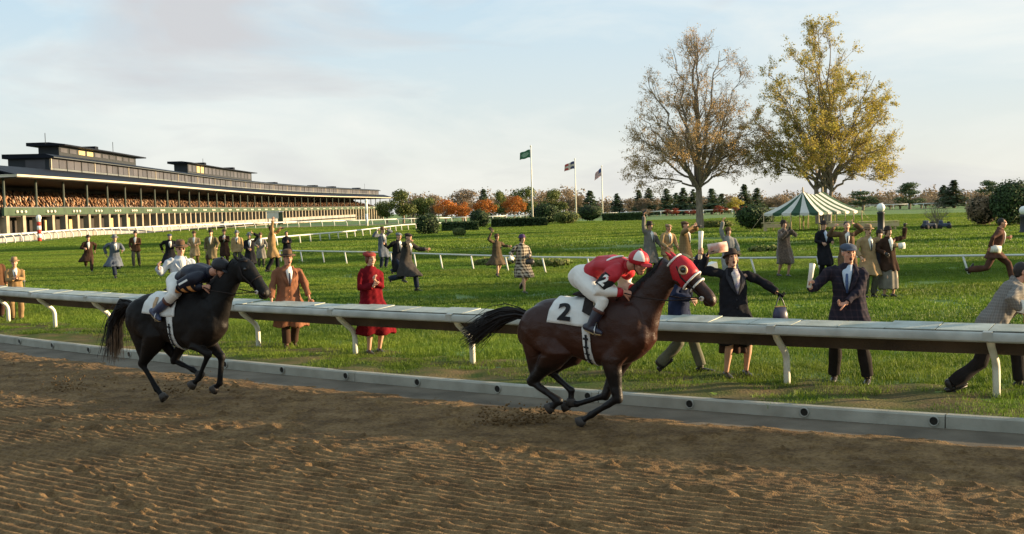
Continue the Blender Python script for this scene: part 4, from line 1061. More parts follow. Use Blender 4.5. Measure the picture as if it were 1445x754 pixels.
def f_green(n, l, sp):
    x = mth(n, l, 'MULTIPLY', mth(n, l, 'SUBTRACT', sp.outputs[0], .5), 2.6); y = mth(n, l, 'MULTIPLY', mth(n, l, 'SUBTRACT', sp.outputs[1], .5), 3.4)
    d = mth(n, l, 'ADD', mth(n, l, 'MULTIPLY', x, x), mth(n, l, 'MULTIPLY', y, y)); return mixc(n, l, mth(n, l, 'LESS_THAN', d, .9), (.03, .13, .06), (.22, .33, .22))
def f_stripes(n, l, sp):
    s = mth(n, l, 'LESS_THAN', mth(n, l, 'FRACT', mth(n, l, 'MULTIPLY', sp.outputs[1], 6.5), 0), .5); c = mixc(n, l, s, (.65, .62, .58), (.40, .04, .05))
    k = mth(n, l, 'MULTIPLY', mth(n, l, 'LESS_THAN', sp.outputs[0], .42), mth(n, l, 'GREATER_THAN', sp.outputs[1], .46)); return mixc(n, l, k, c, (.03, .05, .18))
def f_quarters(n, l, sp):
    a = mth(n, l, 'LESS_THAN', mth(n, l, 'ABSOLUTE', mth(n, l, 'SUBTRACT', sp.outputs[0], .5), 0), .1); b = mth(n, l, 'LESS_THAN', mth(n, l, 'ABSOLUTE', mth(n, l, 'SUBTRACT', sp.outputs[1], .5), 0), .14); k = mth(n, l, 'MAXIMUM', a, b)
    c = mixc(n, l, mth(n, l, 'GREATER_THAN', sp.outputs[0], .5), (.06, .06, .14), (.42, .07, .06)); return mixc(n, l, k, c, (.6, .5, .42))
def flag(px, Y, ytop, fw, fh, droop, fm, plabel, flabel, drop):
    p = at(px, 300, Y); g = G(p.x, Y); top = at(px, ytop, Y).z
    root = empty('flagpole', (p.x, Y, g)); tag(root, plabel, 'flagpole'); h = top - g
    MB().tube([(0, 0, -.1), (0, 0, h * .5), (0, 0, h)], [.115, .095, .06], 9, round_=False).build('pole', m_fp, root, True); MB().ell((0, 0, h + .05), (.11, .11, .13)).build('finial', m_fp, root, True)
    fo = empty('flag', (p.x, Y, top - drop)); tag(fo, flabel, 'flag')
    nx_, ny_ = 17, 9; V = []; F = []; UV = []
    for i in range(nx_):
        for j in range(ny_):
            u, v = i / (nx_ - 1), j / (ny_ - 1); w = .16 * u * math.sin(u * 8.5 + v * 1.2) ; V.append((-.08 - u * fw * (.93 - .10 * v * droop), w + .1 * u, -(1 - v) * fh * (1 - .12 * u) - droop * u ** 1.4 + .04 * math.sin(u * 9))); UV.append((u, v))
    for i in range(nx_ - 1):
        for j in range(ny_ - 1): a = i * ny_ + j; F.append((a, a + ny_, a + ny_ + 1, a + 1))
    me = bpy.data.meshes.new('cloth'); me.from_pydata(V, [], F); uvl = me.uv_layers.new(name='UVMap')
    for lp in me.loops: uvl.data[lp.index].uv = UV[lp.vertex_index]
    me.materials.append(fm); me.polygons.foreach_set('use_smooth', [True] * len(me.polygons)); o = link(me, 'cloth', fm, fo); k = o.modifiers.new('t', 'SOLIDIFY'); k.thickness = .006
    MB().tube([(0, 0, -fh - .05), (0, 0, .1)], .02, 5).build('halyard', m_fp, fo)
flag(751.5, 143, 207, 1.35, .95, .38, flag_mat('flag_green', f_green), 'tallest white flagpole in front of the clipped hedges', 'green flag with a pale oval on the tallest pole', .35)
flag(813, 188, 225, 1.7, 1.15, .55, flag_mat('flag_quarters', f_quarters), 'white flagpole carrying the dark red and navy flag', 'ragged red and navy flag with pale cross', .3)
flag(850.5, 200, 235, 1.2, 1.3, .9, flag_mat('flag_stripes', f_stripes), 'white flagpole carrying the red and white striped flag', 'drooping red and white striped flag with blue corner', .3)

# ------------------------------------------------------------------ lamp posts, mowers, markers
m_lp = mat('lamp_post_dark', (.03, .03, .03), .5, .2, 3); m_gl = mat('lamp_glass', (.80, .80, .74), .25, .03, 3)
def lamp(px, yg, ytop, Y, label):
    p = at(px, 300, Y); g = G(p.x, Y); h = at(px, ytop, Y).z - g; root = empty('lamp_post', (p.x, Y, g)); tag(root, label, 'lamp')
    MB().lathe((0, 0, 0), [(.26, -.05), (.26, .12), (.20, .18), (.19, h - .62), (.22, h - .58), (.22, h - .50), (.10, h - .46)], 14).build('post', m_lp, root, True)
    MB().ell((0, 0, h - .25), (.24, .24, .25)).build('globe', m_gl, root, True)
lamp(1243, 340, 287, 68, 'thick dark lamp post with a white globe beside the striped tent')
lamp(1444.5, 330, 291, 66, 'lamp post with white globe before the evergreen thicket')
m_blue = mat('mower_blue', (.035, .05, .09), .45, .15, 5, spec=.5); m_rub = mat('tyre_black', (.02, .02, .02), .85, .2, 5)
for (px, rz, lab) in ((1311, .2, 'small dark blue mower parked under the wide bare shrub'), (1333, -.3, 'second dark blue mower, right of the wide bare shrub')):
    p = gpt(px, 324); root = empty('mower', p, rz); tag(root, lab, 'mower')
    MB().box((0, 0, .30), (.80, .46, .22)).build('body', m_blue, root, bevel=.04); MB().box((-.22, 0, .50), (.26, .40, .2)).build('engine_cover', m_blue, root, bevel=.04); MB().box((.25, 0, .47), (.2, .32, .1)).build('seat', m_rub, root, bevel=.03)
    for x in (-.3, .28):
        for y in (-.27, .27): MB().lathe((x, y, .16), [(.0, -.05), (.16, -.05), (.16, .05), (.0, .05)], 12, Matrix.Rotation(R(90), 3, 'X')).build('wheel', m_rub, root, True)
p = gpt(36, 433); root = empty('marker_stake', p); tag(root, 'thin stake with small white plate beside the man in the tan coat', 'stake')
MB().tube([(0, 0, -.1), (0, 0, .72)], .012, 6).build('stake', m_lp, root); MB().box((0, -.02, .84), (.06, .012, .30)).build('plate', m_pw, root); MB().box((.03, -.02, .22), (.10, .01, .16)).build('tag_plate', m_rw, root)
p = gpt(1000, 386); root = empty('marker_board', p, R(12)); tag(root, 'low white wedge shaped marker lying on the infield grass', 'marker')
MB().prism([(-.75, 0, .02), (.35, 0, .02), (.30, 0, .36)], (0, .5, 0)).build('board', m_pw, root); MB().box((-.1, .25, .012), (.9, .55, .02)).build('base', m_rw, root)
# ------------------------------------------------------------------ people
def cloth(name, col, kind='plain', col2=None, scale=14.0):
    if name in MATS: return MATS[name]
    if kind == 'plain':
        return mat(name, col, .9, .16, 9, bump=.25, bscale=130, spec=.08)
    m = bpy.data.materials.new(name); m.use_nodes = True; n = m.node_tree.nodes; l = m.node_tree.links; b = n['Principled BSDF']; b.inputs['Roughness'].default_value = .92; b.inputs['Specular IOR Level'].default_value = .1
    tc = n.new('ShaderNodeTexCoord'); sp = n.new('ShaderNodeSeparateXYZ'); l.new(tc.outputs['Object'], sp.inputs[0])
    def band(src, off=0.0, w=.5): return mth(n, l, 'LESS_THAN', mth(n, l, 'FRACT', mth(n, l, 'MULTIPLY', mth(n, l, 'ADD', src, off), scale), 0), w)
    d = mth(n, l, 'ADD', sp.outputs[0], mth(n, l, 'MULTIPLY', sp.outputs[1], .8))
    if kind == 'check':
        f = mth(n, l, 'MULTIPLY', mth(n, l, 'ADD', band(d), band(sp.outputs[2], 3.0)), .5)
    elif kind == 'stripe':
        f = band(mth(n, l, 'ADD', sp.outputs[1], mth(n, l, 'MULTIPLY', sp.outputs[2], .55)), 5.0)
    else:  # plaid: thin lines
        f = mth(n, l, 'MULTIPLY', mth(n, l, 'ADD', band(d, 0, .22), band(sp.outputs[2], 3.0, .22)), .5)
    l.new(mixc(n, l, f, tuple(col), tuple(col2)), b.inputs['Base Color']); MATS[name] = m; return m
SKIN = mat('skin', (.52, .30, .20), .55, .08, 18, spec=.3); SKIN2 = mat('skin_ruddy', (.50, .25, .16), .55, .08, 18, spec=.3)
STOCK = mat('stocking', (.48, .29, .19), .6, .06, 12); M_EYE = mat('eye_dark', (.03, .02, .015), .3, .1, 9); M_LIP = mat('lips', (.30, .09, .07), .5, .1, 9); M_MOUTH = mat('open_mouth', (.07, .02, .018), .6, .1, 9)
M_SHOE = mat('shoe_black', (.025, .02, .018), .4, .2, 9, spec=.4); M_SHOEB = mat('shoe_brown', (.10, .045, .03), .45, .2, 9, spec=.4)
M_SHIRT = mat('shirt_white', (.70, .68, .62), .85, .05, 20); M_PAPER = mat('paper_white', (.74, .71, .62), .8, .1, 14, bump=.1, bscale=40)
M_HAIR = mat('hair_brown', (.06, .035, .02), .6, .25, 40); M_HAIRD = mat('hair_dark', (.02, .015, .012), .55, .25, 40)

def ik(a, t, l1, l2, pole):
    a, t = Vector(a), Vector(t); d = t - a; L = d.length
    mx = (l1 + l2) * .998
    if L > mx: t = a + d.normalized() * mx; d = t - a; L = mx
    x = (l1 * l1 - l2 * l2 + L * L) / (2 * L); h = math.sqrt(max(l1 * l1 - x * x, 0)); u = d / L; p = Vector(pole); p = p - u * p.dot(u)
    p = p.normalized() if p.length > 1e-6 else basis(u)[0]
    return a + u * x + p * h, t
def hand_geo(mb_palm, mb_fing, w, d, nrm, side, curl, n=6, thumb_out=.6):
    """w wrist, d hand direction, nrm palm normal, side direction of the thumb"""
    d = d.normalized(); nrm = (nrm - d * nrm.dot(d)); nrm = nrm.normalized() if nrm.length > 1e-4 else basis(d)[0]
    sd = d.cross(nrm).normalized() * (1 if side > 0 else -1)
    mb_palm.tube([w - d * .01, w + d * .045, w + d * .085], [(.026, .019), (.040, .017), (.040, .016)], 10, hint=nrm)
    base = w + d * .088
    for i, (o, L) in enumerate(((.030, .066), (.010, .076), (-.010, .070), (-.029, .054))):
        p = base + sd * o - d * .02 - d * abs(o - .008) * .15; pts = [p]; dd = d.copy(); seg = [L * .52, L * .36, L * .28]
        for k in range(3):
            dd = (Quaternion(sd if side > 0 else -sd, R(-curl * (.8 if k == 0 else 1.0)) * (1 if side > 0 else -1)) @ dd); pts.append(pts[-1] + dd * seg[k])
        mb_fing.tube(pts, [.0095, .009, .0082, .007], n)
    p = w + d * .03 + sd * .026; td = (d * .75 + sd * thumb_out + nrm * .35).normalized(); q = p + td * .045; td2 = (td + d * .5 + nrm * curl / 60).normalized()
    mb_fing.tube([p - td * .01, q, q + td2 * .034], [.0125, .0105, .0085], n)
def M3(x, y, z): return Matrix((x, y, z)).transposed()
HATS = ('fedora', 'cap', 'beret', 'cloche', 'bowler')
def head_parts(root, hc, M, hat, hatm, hairm, woman, near, mouth, bandm=None, glasses=False):
    W = lambda x, y, z: hc + M @ Vector((x, y, z))
    for s in (-1, 1):
        MB().ell(W(s * .031, .083, .016), (.012, .008, .0085), M, 8, 6).build('eye', M_EYE, root, True)
        if near: MB().tube([W(s * .016, .090, .036), W(s * .033, .090, .041), W(s * .048, .078, .036)], .0055, 5).build('eyebrow', hairm, root, True)
    if mouth == 'open': MB().ell(W(0, .083, -.066), (.021, .014, .021), M, 10, 6).build('mouth', M_MOUTH, root, True)
    else: MB().ell(W(0, .087, -.060), (.022, .008, .0065), M, 8, 6).build('mouth', M_LIP, root, True)
    hb = MB()
    if woman:
        hb.ell(W(0, -.022, .028), (.088, .098, .100), M); hb.ell(W(0, -.06, -.045), (.075, .05, .06), M)
        for s in (-1, 1): hb.ell(W(s * .072, -.005, -.02), (.022, .045, .055), M)
    else:
        hb.ell(W(0, -.024, .033), (.0825, .094, .098), M); hb.ell(W(0, -.055, -.03), (.062, .042, .05), M)
    link(remesh(hb, .011 if near else .016, 3), 'hair', hairm, root)
    if hat == 'fedora':
        h = MB(); n = 24; prof = [(.083, .0), (.150, -.004), (.160, .008), (.156, .014), (.098, .014), (.094, .03), (.088, .085), (.070, .112), (.03, .104), (0, .098)]
        c = W(0, -.012, .058); Mt = M @ Matrix.Rotation(R(-4), 3, 'X'); h.lathe(c, prof, n, Mt, .90, 1.08)
        h.v = [tuple(Vector(v) + (Mt @ Vector((0, 0, -.018))) * (1 if abs((Mt.transposed() @ (Vector(v) - c)).x) > .10 * 1 and False else 0)) for v in h.v]
        o = h.build('hat', hatm, root, True); MB().lathe(c, [(.0965, .012), (.0975, .014), (.0955, .036), (.094, .036)], n, Mt, .90, 1.08).build('hat_band', bandm or M_HAIRD, o, True)
    elif hat == 'bowler':
        MB().lathe(W(0, -.012, .055), [(.083, 0), (.118, -.004), (.126, .006), (.120, .010), (.096, .010), (.094, .04), (.078, .085), (.045, .106), (0, .112)], 24, M, .92, 1.08).build('hat', hatm, root, True)
    elif hat == 'cap':
        h = MB(); h.ell(W(0, -.012, .072), (.104, .122, .052), M @ Matrix.Rotation(R(-10), 3, 'X')); h.ell(W(0, -.01, .05), (.088, .10, .04), M); me = remesh(h, .011 if near else .016, 3); o = link(me, 'cap', hatm, root)
        MB().ell(W(0, .105, .052), (.066, .055, .010), M @ Matrix.Rotation(R(-14), 3, 'X')).build('cap_peak', hatm, o, True)
    elif hat == 'beret':
        h = MB(); h.ell(W(.01, -.03, .075), (.118, .122, .044), M @ Matrix.Rotation(R(-14), 3, 'X')); h.lathe(W(0, -.01, .035), [(.088, 0), (.092, .03), (.08, .045)], 20, M, .95, 1.1); link(remesh(h, .011, 3), 'beret', hatm, root)
    elif hat == 'cloche':
        MB().lathe(W(0, -.016, .040), [(.086, 0), (.122, -.012), (.130, -.004), (.126, .004), (.099, .016), (.098, .045), (.082, .085), (.045, .104), (0, .108)], 24, M @ Matrix.Rotation(R(6), 3, 'X'), .92, 1.06).build('hat', hatm, root, True)
    if glasses:
        for s in (-1, 1): MB().ell(W(s * .033, .09, .016), (.026, .012, .02), M, 10, 6).build('goggle_lens', M_EYE, root, True)

def person(label, px, py, top, face, coat=None, coatm=None, hem=.45, trm=None, hat='fedora', hatm=None, hairm=None, woman=False, vox=.018, shoe=None, mouth='shut',
           pel=(0, 0, 0), lean=0, side=0, twist=0, head=(0, 0), lf=None, rf=None, lfp=0, rfp=0, lh=None, rh=None, curl=(35, 35), flare=0.0, tail=(0, 0), shirt=True, tiem=None,
           gloves=None, H=None, skin=None, vestm=None, world=None, sleeve=1.0, handd=(None, None), lapel=None, bandm=None, neckm=None, bulk=1.0, name='person', cat='person', group=None, pol=(None, None), glasses=False):
    loc = Vector(world) if world is not None else gpt(px, py)
    if loc.y < 30 and world is None:      # keep clear of the rail: at least 0.3 m behind its back board
        dy = float(rail_y(loc.x)) + .38 - loc.y
        if dy > 0: f_ = (loc.y + dy) / loc.y; loc = Vector((loc.x * f_, loc.y * f_, 0.0)); dy = float(rail_y(loc.x)) + .38 - loc.y; loc.y += max(dy, 0)
    s = FPX / loc.y
    k = (H or ((py - top) / s - .03)) / 1.76
    root = empty(name, loc, R(face + 180)); root.scale = (k,) * 3; tag(root, label, cat, group)
    near = vox < .014; skin = skin or SKIN; hairm = hairm or M_HAIR; n8 = 8 if near else 6
    # skeleton
    P = Vector((0, 0, .92)) + Vector(pel)
    T = Matrix.Rotation(R(-lean), 3, 'X') @ Matrix.Rotation(R(side), 3, 'Y')
    TT = T @ Matrix.Rotation(R(twist), 3, 'Z')
    up = T @ Vector((0, 0, 1)); cx, cy = TT @ Vector((1, 0, 0)), TT @ Vector((0, 1, 0)); px_, py_ = T @ Vector((1, 0, 0)), T @ Vector((0, 1, 0))
    sw = .165 if woman else .188
    sp = lambda h: P + up * h
    shL, shR = sp(.50) - cx * sw, sp(.50) + cx * sw
    hipL, hipR = P + px_ * -.092 - up * .02, P + px_ * .092 - up * .02
    lf = Vector(lf or (-.11, .02, .085)); rf = Vector(rf or (.11, -.02, .085)); lh = Vector(lh or (-.27, .06, .82)); rh = Vector(rh or (.27, .06, .82))
    kL, lf = ik(hipL, lf, .432, .425, (-.12, 1, .1)); kR, rf = ik(hipR, rf, .432, .425, (.12, 1, .1))
    eL, lh = ik(shL, lh, .285, .265, pol[0] or (-.7, -.75, -.55)); eR, rh = ik(shR, rh, .285, .265, pol[1] or (.7, -.75, -.55))
    hd = T @ Matrix.Rotation(R(head[0]), 3, 'Z') @ Matrix.Rotation(R(head[1] + lean * .75), 3, 'X'); HM = hd
    nb = sp(.565); hc = nb + (up * .6 + (HM @ Vector((0, 0, 1))) * .4).normalized() * .138 + HM @ Vector((0, .02, 0))
    # body: one continuous surface
    b = MB(); F = MB()
    b.loft([(sp(-.10), px_ * .13, py_ * .10), (sp(.0), px_ * .155, py_ * .11), (sp(.16), px_ * .128, py_ * .095), (sp(.34), cx * .150, cy * .11), (sp(.46), cx * .155, cy * .095), (sp(.53), cx * .09, cy * .07), (sp(.56), cx * .055, cy * .055)], 16)
    b.tube([sp(.50), nb + (hc - nb) * .3, hc - HM @ Vector((0, .015, .03))], [.062, .054, .056], 12)
    b.ell(hc + HM @ Vector((0, -.012, .025)), (.074, .092, .092), HM); b.ell(hc + HM @ Vector((0, .022, -.035)), (.062, .066, .075), HM); b.ell(hc + HM @ Vector((0, .05, -.088 if mouth == 'shut' else -.096)), (.035, .033, .028), HM)
    b.tube([hc + HM @ Vector((0, .082, .022)), hc + HM @ Vector((0, .104, -.018)), hc + HM @ Vector((0, .094, -.026))], [.011, .0155, .015], 7)
    for q in (-1, 1): b.ell(hc + HM @ Vector((q * .076, -.008, .0)), (.013, .022, .034), HM, 8, 6); b.ell(hc + HM @ Vector((q * .036, .066, -.02)), (.024, .022, .022), HM, 8, 6)
    b.tube([hc + HM @ Vector((-.045, .078, .032)), hc + HM @ Vector((0, .088, .034)), hc + HM @ Vector((.045, .078, .032))], .012, 6)
    for (sh, e, h, q) in ((shL, eL, lh, 0), (shR, eR, rh, 1)):
        b.tube([sp(.40) + (sh - sp(.50)) * .45, sh.lerp(e, .16) + (sp(.44) - sh) * .12, sh.lerp(e, .5), e, e.lerp(h, .45), h], [.045, .042, .042, .036, .036, .025], 10)
    for (hp, kn, ft) in ((hipL, kL, lf), (hipR, kR, rf)):
        b.tube([hp, hp.lerp(kn, .5), kn, kn.lerp(ft, .35), kn.lerp(ft, .75), ft], [.085, .072, .054, .056, .040, .034], 12)
    glv = [MB(), MB()]
    for q, (e, h) in enumerate(((eL, lh), (eR, rh))):
        d = (h - e).normalized(); d = Vector(handd[q]).normalized() if handd[q] else d
        nrm = Vector((.75 if q == 0 else -.75, .15, -.35)); tgt = glv[q] if gloves else F
        hand_geo(glv[q] if gloves else b, tgt, h, d, nrm, 1 if q == 0 else -1, curl[q], 6 if near else 4)
    me = remesh(b, vox * .8 if near else vox * .85, 3 if near else 2, .4)
    if not gloves: join_mesh(me, F)
    link(me, 'body', skin, root)
    if gloves:
        for g_ in glv: g_.build('glove', gloves, root, True)
    # lower garments and shoes
    if trm and trm != 'bare':
        t = MB(); t.loft([(sp(-.13), px_ * .12, py_ * .10), (sp(-.02), px_ * .172, py_ * .128), (sp(.12), px_ * .15, py_ * .115)], 16)
        for (hp, kn, ft) in ((hipL, kL, lf), (hipR, kR, rf)):
            fd = (kn - ft).normalized(); t.tube([hp, hp.lerp(kn, .5), kn, kn.lerp(ft, .5), ft + fd * .015], [.098, .092, .082, .080, .076], 12, round_=False)
        me = remesh(t, vox, 2, .4); wrinkle(me, lambda c: .007 * vnoise(c * np.array([1, 1, .8]), 24, 3)); link(me, 'trousers', trm, root)
    for (kn, ft, pt) in ((kL, lf, lfp), (kR, rf, rfp)):
        q = Matrix.Rotation(R(-pt), 3, 'X'); f = lambda x, y, z: ft + q @ Vector((x, y, z)); m = MB(); hl = .035 if woman else 0
        m.tube([f(0, -.055, -.042), f(0, .02, -.045), f(0, .11, -.055 - hl * .3), f(0, .175, -.062 - hl * .3)], [(.035, .034), (.038, .034), (.044, .026), (.032, .018)], 10, hint=q @ Vector((0, 0, 1)))
        if not woman: m.tube([f(0, -.01, -.03), f(0, -.008, .035)], .043, 10)
        m.box(f(0, -.055, -.075), (.05, .05, .03 + hl * .6), q @ Vector((1, 0, 0)), q @ Vector((0, 1, 0)), q @ Vector((0, 0, 1)))
        m.box(f(0, .07, -.082), (.07, .20, .012), q @ Vector((1, 0, 0)), q @ Vector((0, 1, 0)), q @ Vector((0, 0, 1)))
        m.build('shoe', shoe or M_SHOE, root, True)
    # coat or jacket with sleeves
    if coatm:
        c = MB(); B = bulk
        secs = [(sp(.58), cx * .075, cy * .075), (sp(.548), cx * .11 * B, cy * .092), (sp(.52), cx * sw * .86 * B, cy * .108 * B), (sp(.47), cx * (sw + .002) * B, cy * .130 * B), (sp(.36), cx * .200 * B, cy * .150 * B), (sp(.18), cx * .182 * B, cy * .146 * B), (sp(.02), px_ * .205 * B, py_ * .160 * B)]
        def leg_at(hp, kn, ft, z):
            for a, e in ((hp, kn), (kn, ft)):
                if (a.z - z) * (e.z - z) <= 0 and abs(a.z - e.z) > 1e-4: return a.lerp(e, (a.z - z) / (a.z - e.z))
            return kn if kn.z > z else ft
        zs = np.linspace(P.z - .12, hem, 4) if hem < P.z - .2 else [min(hem, P.z - .13)]
        for i, z in enumerate(zs):
            a, e = leg_at(hipL, kL, lf, z), leg_at(hipR, kR, rf, z); fr = (i + 1) / len(zs); m = (a + e) / 2; m.z = z
            m = m * .8 + Vector((P.x, P.y, z)) * .2; m.z = z
            ex = min(abs(a.x - e.x) / 2, .22); ey = min(abs(a.y - e.y) / 2, .30)
            m = m + Vector((tail[0], tail[1], 0)) * fr
            secs.append((m, Vector((1, 0, 0)) * (.185 + ex * .6 + flare * fr) * B, Vector((0, 1, 0)) * (.150 + ey * .8 + flare * fr * .9 + abs(tail[1]) * .4 * fr) * B))
        c.loft(secs, 22)
        for (sh, e, h) in ((shL, eL, lh), (shR, eR, rh)):
            d = (h - e).normalized(); c.tube([sh.lerp(sp(.42), .42), sh.lerp(sp(.42), .12), sh.lerp(e, .18), sh.lerp(e, .55), e, e.lerp(h, .5), h - d * .02], [.056 * sleeve, (.058 if woman else .066) * sleeve, (.064 if woman else .075) * sleeve, .070 * sleeve, .065 * sleeve, .059 * sleeve, .057 * sleeve], 12, round_=False)
        # collar
        c.tube([sp(.55) + cx * .075 - cy * .01, sp(.585) - cy * .075, sp(.55) - cx * .075 - cy * .01], .026, 8)
        me = remesh(c, vox, 3, .45)
        zt, zb = P.z - .05, hem
        def fold(co):
            ang = np.arctan2(co[:, 0] - P.x, co[:, 1] - P.y); low = np.clip((zt - co[:, 2]) / max(zt - zb, .15), 0, 1.2)
            return .020 * low * np.sin(ang * 6 + 1.2 + 2 * vnoise(co, 3, 2)) + .012 * vnoise(co * np.array([1, 1, .7]), 17, 5) + .008 * vnoise(co * np.array([1, 1, .55]), 36, 6) + (.004 * vnoise(co * np.array([1, 1, .8]), 75, 9) if near else 0)
        wrinkle(me, fold); me.name = 'coat'; link(me, coat or 'coat', coatm, root)
        fr = lambda x, h, out: sp(h) + cx * x + cy * ((.150 - .03 * max(0, (h - .36) / .2)) * B + out)
        if shirt:
            o = MB().loft([(fr(0, .22, .004), cx * .008, cy * .012), (fr(0, .36, .002), cx * .045, cy * .018), (fr(0, .47, -.006), cx * .062, cy * .03), (sp(.565) + cy * .045, cx * .058, cy * .038)], 12).build('shirt', neckm or M_SHIRT, root, True)
            if tiem: MB().loft([(fr(0, .22, .018), cx * .012, cy * .006), (fr(0, .36, .022), cx * .020, cy * .008), (fr(0, .45, .026), cx * .014, cy * .008), (sp(.53) + cy * .088, cx * .017, cy * .012)], 8).build('tie', tiem, root, True)
        if near and shirt:
            for q in (-1, 1):
                lp = MB(); a = [fr(q * .004, .20, .012), fr(q * .055, .34, .016), fr(q * .075, .47, .0), sp(.57) + cx * q * .075 + cy * .03, sp(.57) + cx * q * .10 - cy * .0, fr(q * .14, .44, -.022), fr(q * .125, .40, -.012), fr(q * .085, .30, .004)]
                lp.prism(a, cy * .012); lp.build('lapel', lapel or coatm, root)
            for j in range(3): MB().ell(fr(.02, .14 - .11 * j, .012), (.013, .008, .013), None, 8, 6).build('button', lapel or M_SHOE, root, True)
    head_parts(root, hc, HM, hat, hatm, hairm, woman, near, mouth, bandm, glasses)
    X = Matrix.Translation(loc) @ Matrix.Rotation(R(face + 180), 4, 'Z') @ Matrix.Scale(k, 4)
    return dict(root=root, X=X, lh=X @ lh, rh=X @ rh, k=k, dl=(X.to_3x3() @ (lh - eL)).normalized(), dr=(X.to_3x3() @ (rh - eR)).normalized())

# things in hands
def paper(p, d, label, w=.20, h=.28, roll=0.0, name='race_programme', m=None):
    root = empty(name, p); tag(root, label, 'paper'); u = Vector(d).normalized(); s = u.cross(Vector((0, 1, 0))).normalized(); n = u.cross(s)
    me = MB()
    for i in range(7):
        a = (i / 6 - .5)
        me.v += [tuple(s * a * w + n * (.05 * math.cos(a * 3) + roll * a * a) + u * -.03), tuple(s * a * w * .96 + n * (.05 * math.cos(a * 3)) + u * (h - .03))]
    me.f += [(2 * i, 2 * i + 2, 2 * i + 3, 2 * i + 1) for i in range(6)]
    o = me.build('sheet', m or M_PAPER, root, True); k = o.modifiers.new('t', 'SOLIDIFY'); k.thickness = .006; return root
def paper_roll(p, d, label, L=.30, r=.022):
    root = empty('rolled_paper', p); tag(root, label, 'paper'); u = Vector(d).normalized()
    MB().tube([u * -.08, u * (L * .5), u * (L - .08)], [r * .9, r, r * 1.25], 14, round_=False).build('roll', M_PAPER, root, True); MB().tube([u * (L - .082), u * (L - .074)], [r * .95, r * .95], 12, round_=False).build('inner_roll', m_rw, root, True)
def handbag(p, label, m, w=.20, h=.15):
    root = empty('handbag', p, R(15)); tag(root, label, 'bag')
    b = MB().loft([((0, 0, -.34), (w * .40, 0, 0), (0, .045, 0)), ((0, 0, -.30), (w * .5, 0, 0), (0, .06, 0)), ((0, 0, -.24), (w * .48, 0, 0), (0, .05, 0)), ((0, 0, -.34 + h), (w * .36, 0, 0), (0, .02, 0))], 16); b.build('bag_body', m, root, True)
    MB().box((0, 0, -.335 + h), (w * .7, .03, .016)).build('clasp', mat('brass', (.45, .33, .12), .35, .1, 9, metal=.8), root, bevel=.004)
    MB().tube([(-w * .3, 0, -.34 + h), (-w * .2, 0, -.08), (0, 0, .0), (w * .2, 0, -.08), (w * .3, 0, -.34 + h)], .008, 6).build('handle', m, root, True)
def binoculars(p, d, label):
    root = empty('binoculars', p); tag(root, label, 'binoculars'); u = Vector(d).normalized(); s = u.cross(Vector((0, 0, 1))).normalized()
    for q in (-1, 1): MB().tube([s * q * .033, s * q * .033 + u * .06, s * q * .04 + u * .13], [.018, .022, .03], 10, round_=False).build('barrel', M_SHOE, root, True)
    MB().tube([s * -.033 + u * .05, s * .033 + u * .05], .01, 6).build('bridge', M_SHOE, root, True)

C = cloth
tan = C('coat_tan', (.26, .165, .075)); tan2 = C('coat_sand', (.34, .235, .12)); brn = C('coat_brown', (.085, .042, .022)); dbrn = C('coat_dark_brown', (.04, .022, .015)); blk = C('coat_black', (.014, .014, .017)); slate = C('coat_slate', (.10, .115, .14)); olive = C('coat_olive', (.14, .11, .06)); grey = C('coat_grey', (.17, .155, .135)); navy = C('suit_navy', (.018, .024, .05)); char = C('suit_charcoal', (.03, .03, .034)); rust = C('coat_rust', (.20, .088, .048)); red = C('coat_red', (.125, .006, .010))
tro_t = C('trousers_tan', (.24, .16, .08)); tro_g = C('trousers_greygreen', (.07, .068, .05)); tro_b = C('trousers_brown', (.055, .032, .022)); tro_k = C('trousers_black', (.013, .013, .016)); tro_n = C('trousers_navy', (.022, .028, .045))
h_brn = mat('felt_brown', (.10, .055, .03), .9, .15, 20); h_dk = mat('felt_dark', (.028, .02, .017), .9, .15, 20); h_tan = mat('felt_tan', (.27, .18, .095), .9, .12, 20); h_gry = mat('felt_grey', (.15, .16, .17), .9, .12, 20); h_blu = mat('felt_blue', (.055, .07, .10), .9, .12, 20); h_red = mat('felt_red', (.24, .03, .025), .9, .12, 20); h_pur = mat('felt_purple', (.07, .035, .10), .9, .12, 20); h_olv = mat('felt_olive', (.07, .075, .045), .9, .12, 20)
tie_d = mat('tie_dark', (.03, .03, .05), .7, .2, 30); tie_b = mat('tie_blue', (.05, .09, .2), .7, .2, 30)
RUNA = dict(pel=(0, 0, -.03), lean=14, rf=(.09, .40, .16), lf=(-.09, -.42, .42), lfp=-55, rfp=10, lh=(-.22, .36, 1.10), rh=(.30, -.10, .98))
RUNB = dict(pel=(0, 0, -.03), lean=12, lf=(-.09, .30, .10), rf=(.09, -.46, .34), rfp=-50, lfp=5, rh=(.20, .36, 1.12), lh=(-.30, -.12, .98))
WALK = dict(pel=(0, 0, -.02), lean=3, rf=(.10, .22, .09), lf=(-.10, -.24, .13), lfp=-25, lh=(-.24, .24, 1.02), rh=(.27, .10, .90))
CLAP = dict(lh=(-.035, .34, 1.20), rh=(.045, .33, 1.18), handd=((.3, .7, .6), (-.3, .7, .6)), curl=(15, 15))
# --- by the left edge
person('man in a tan coat and fedora clapping behind the rail beside a thin stake', 24, 453, 362, 25, coatm=tan, trm=tro_t, hatm=h_tan, hem=.62, vox=.014, tiem=tie_d, bandm=h_brn, **CLAP)
person('man in a brown coat half hidden beside the clapping man in tan', -8, 452, 356, 40, coatm=brn, trm=tro_b, hatm=h_brn, vox=.016, tiem=tie_d)
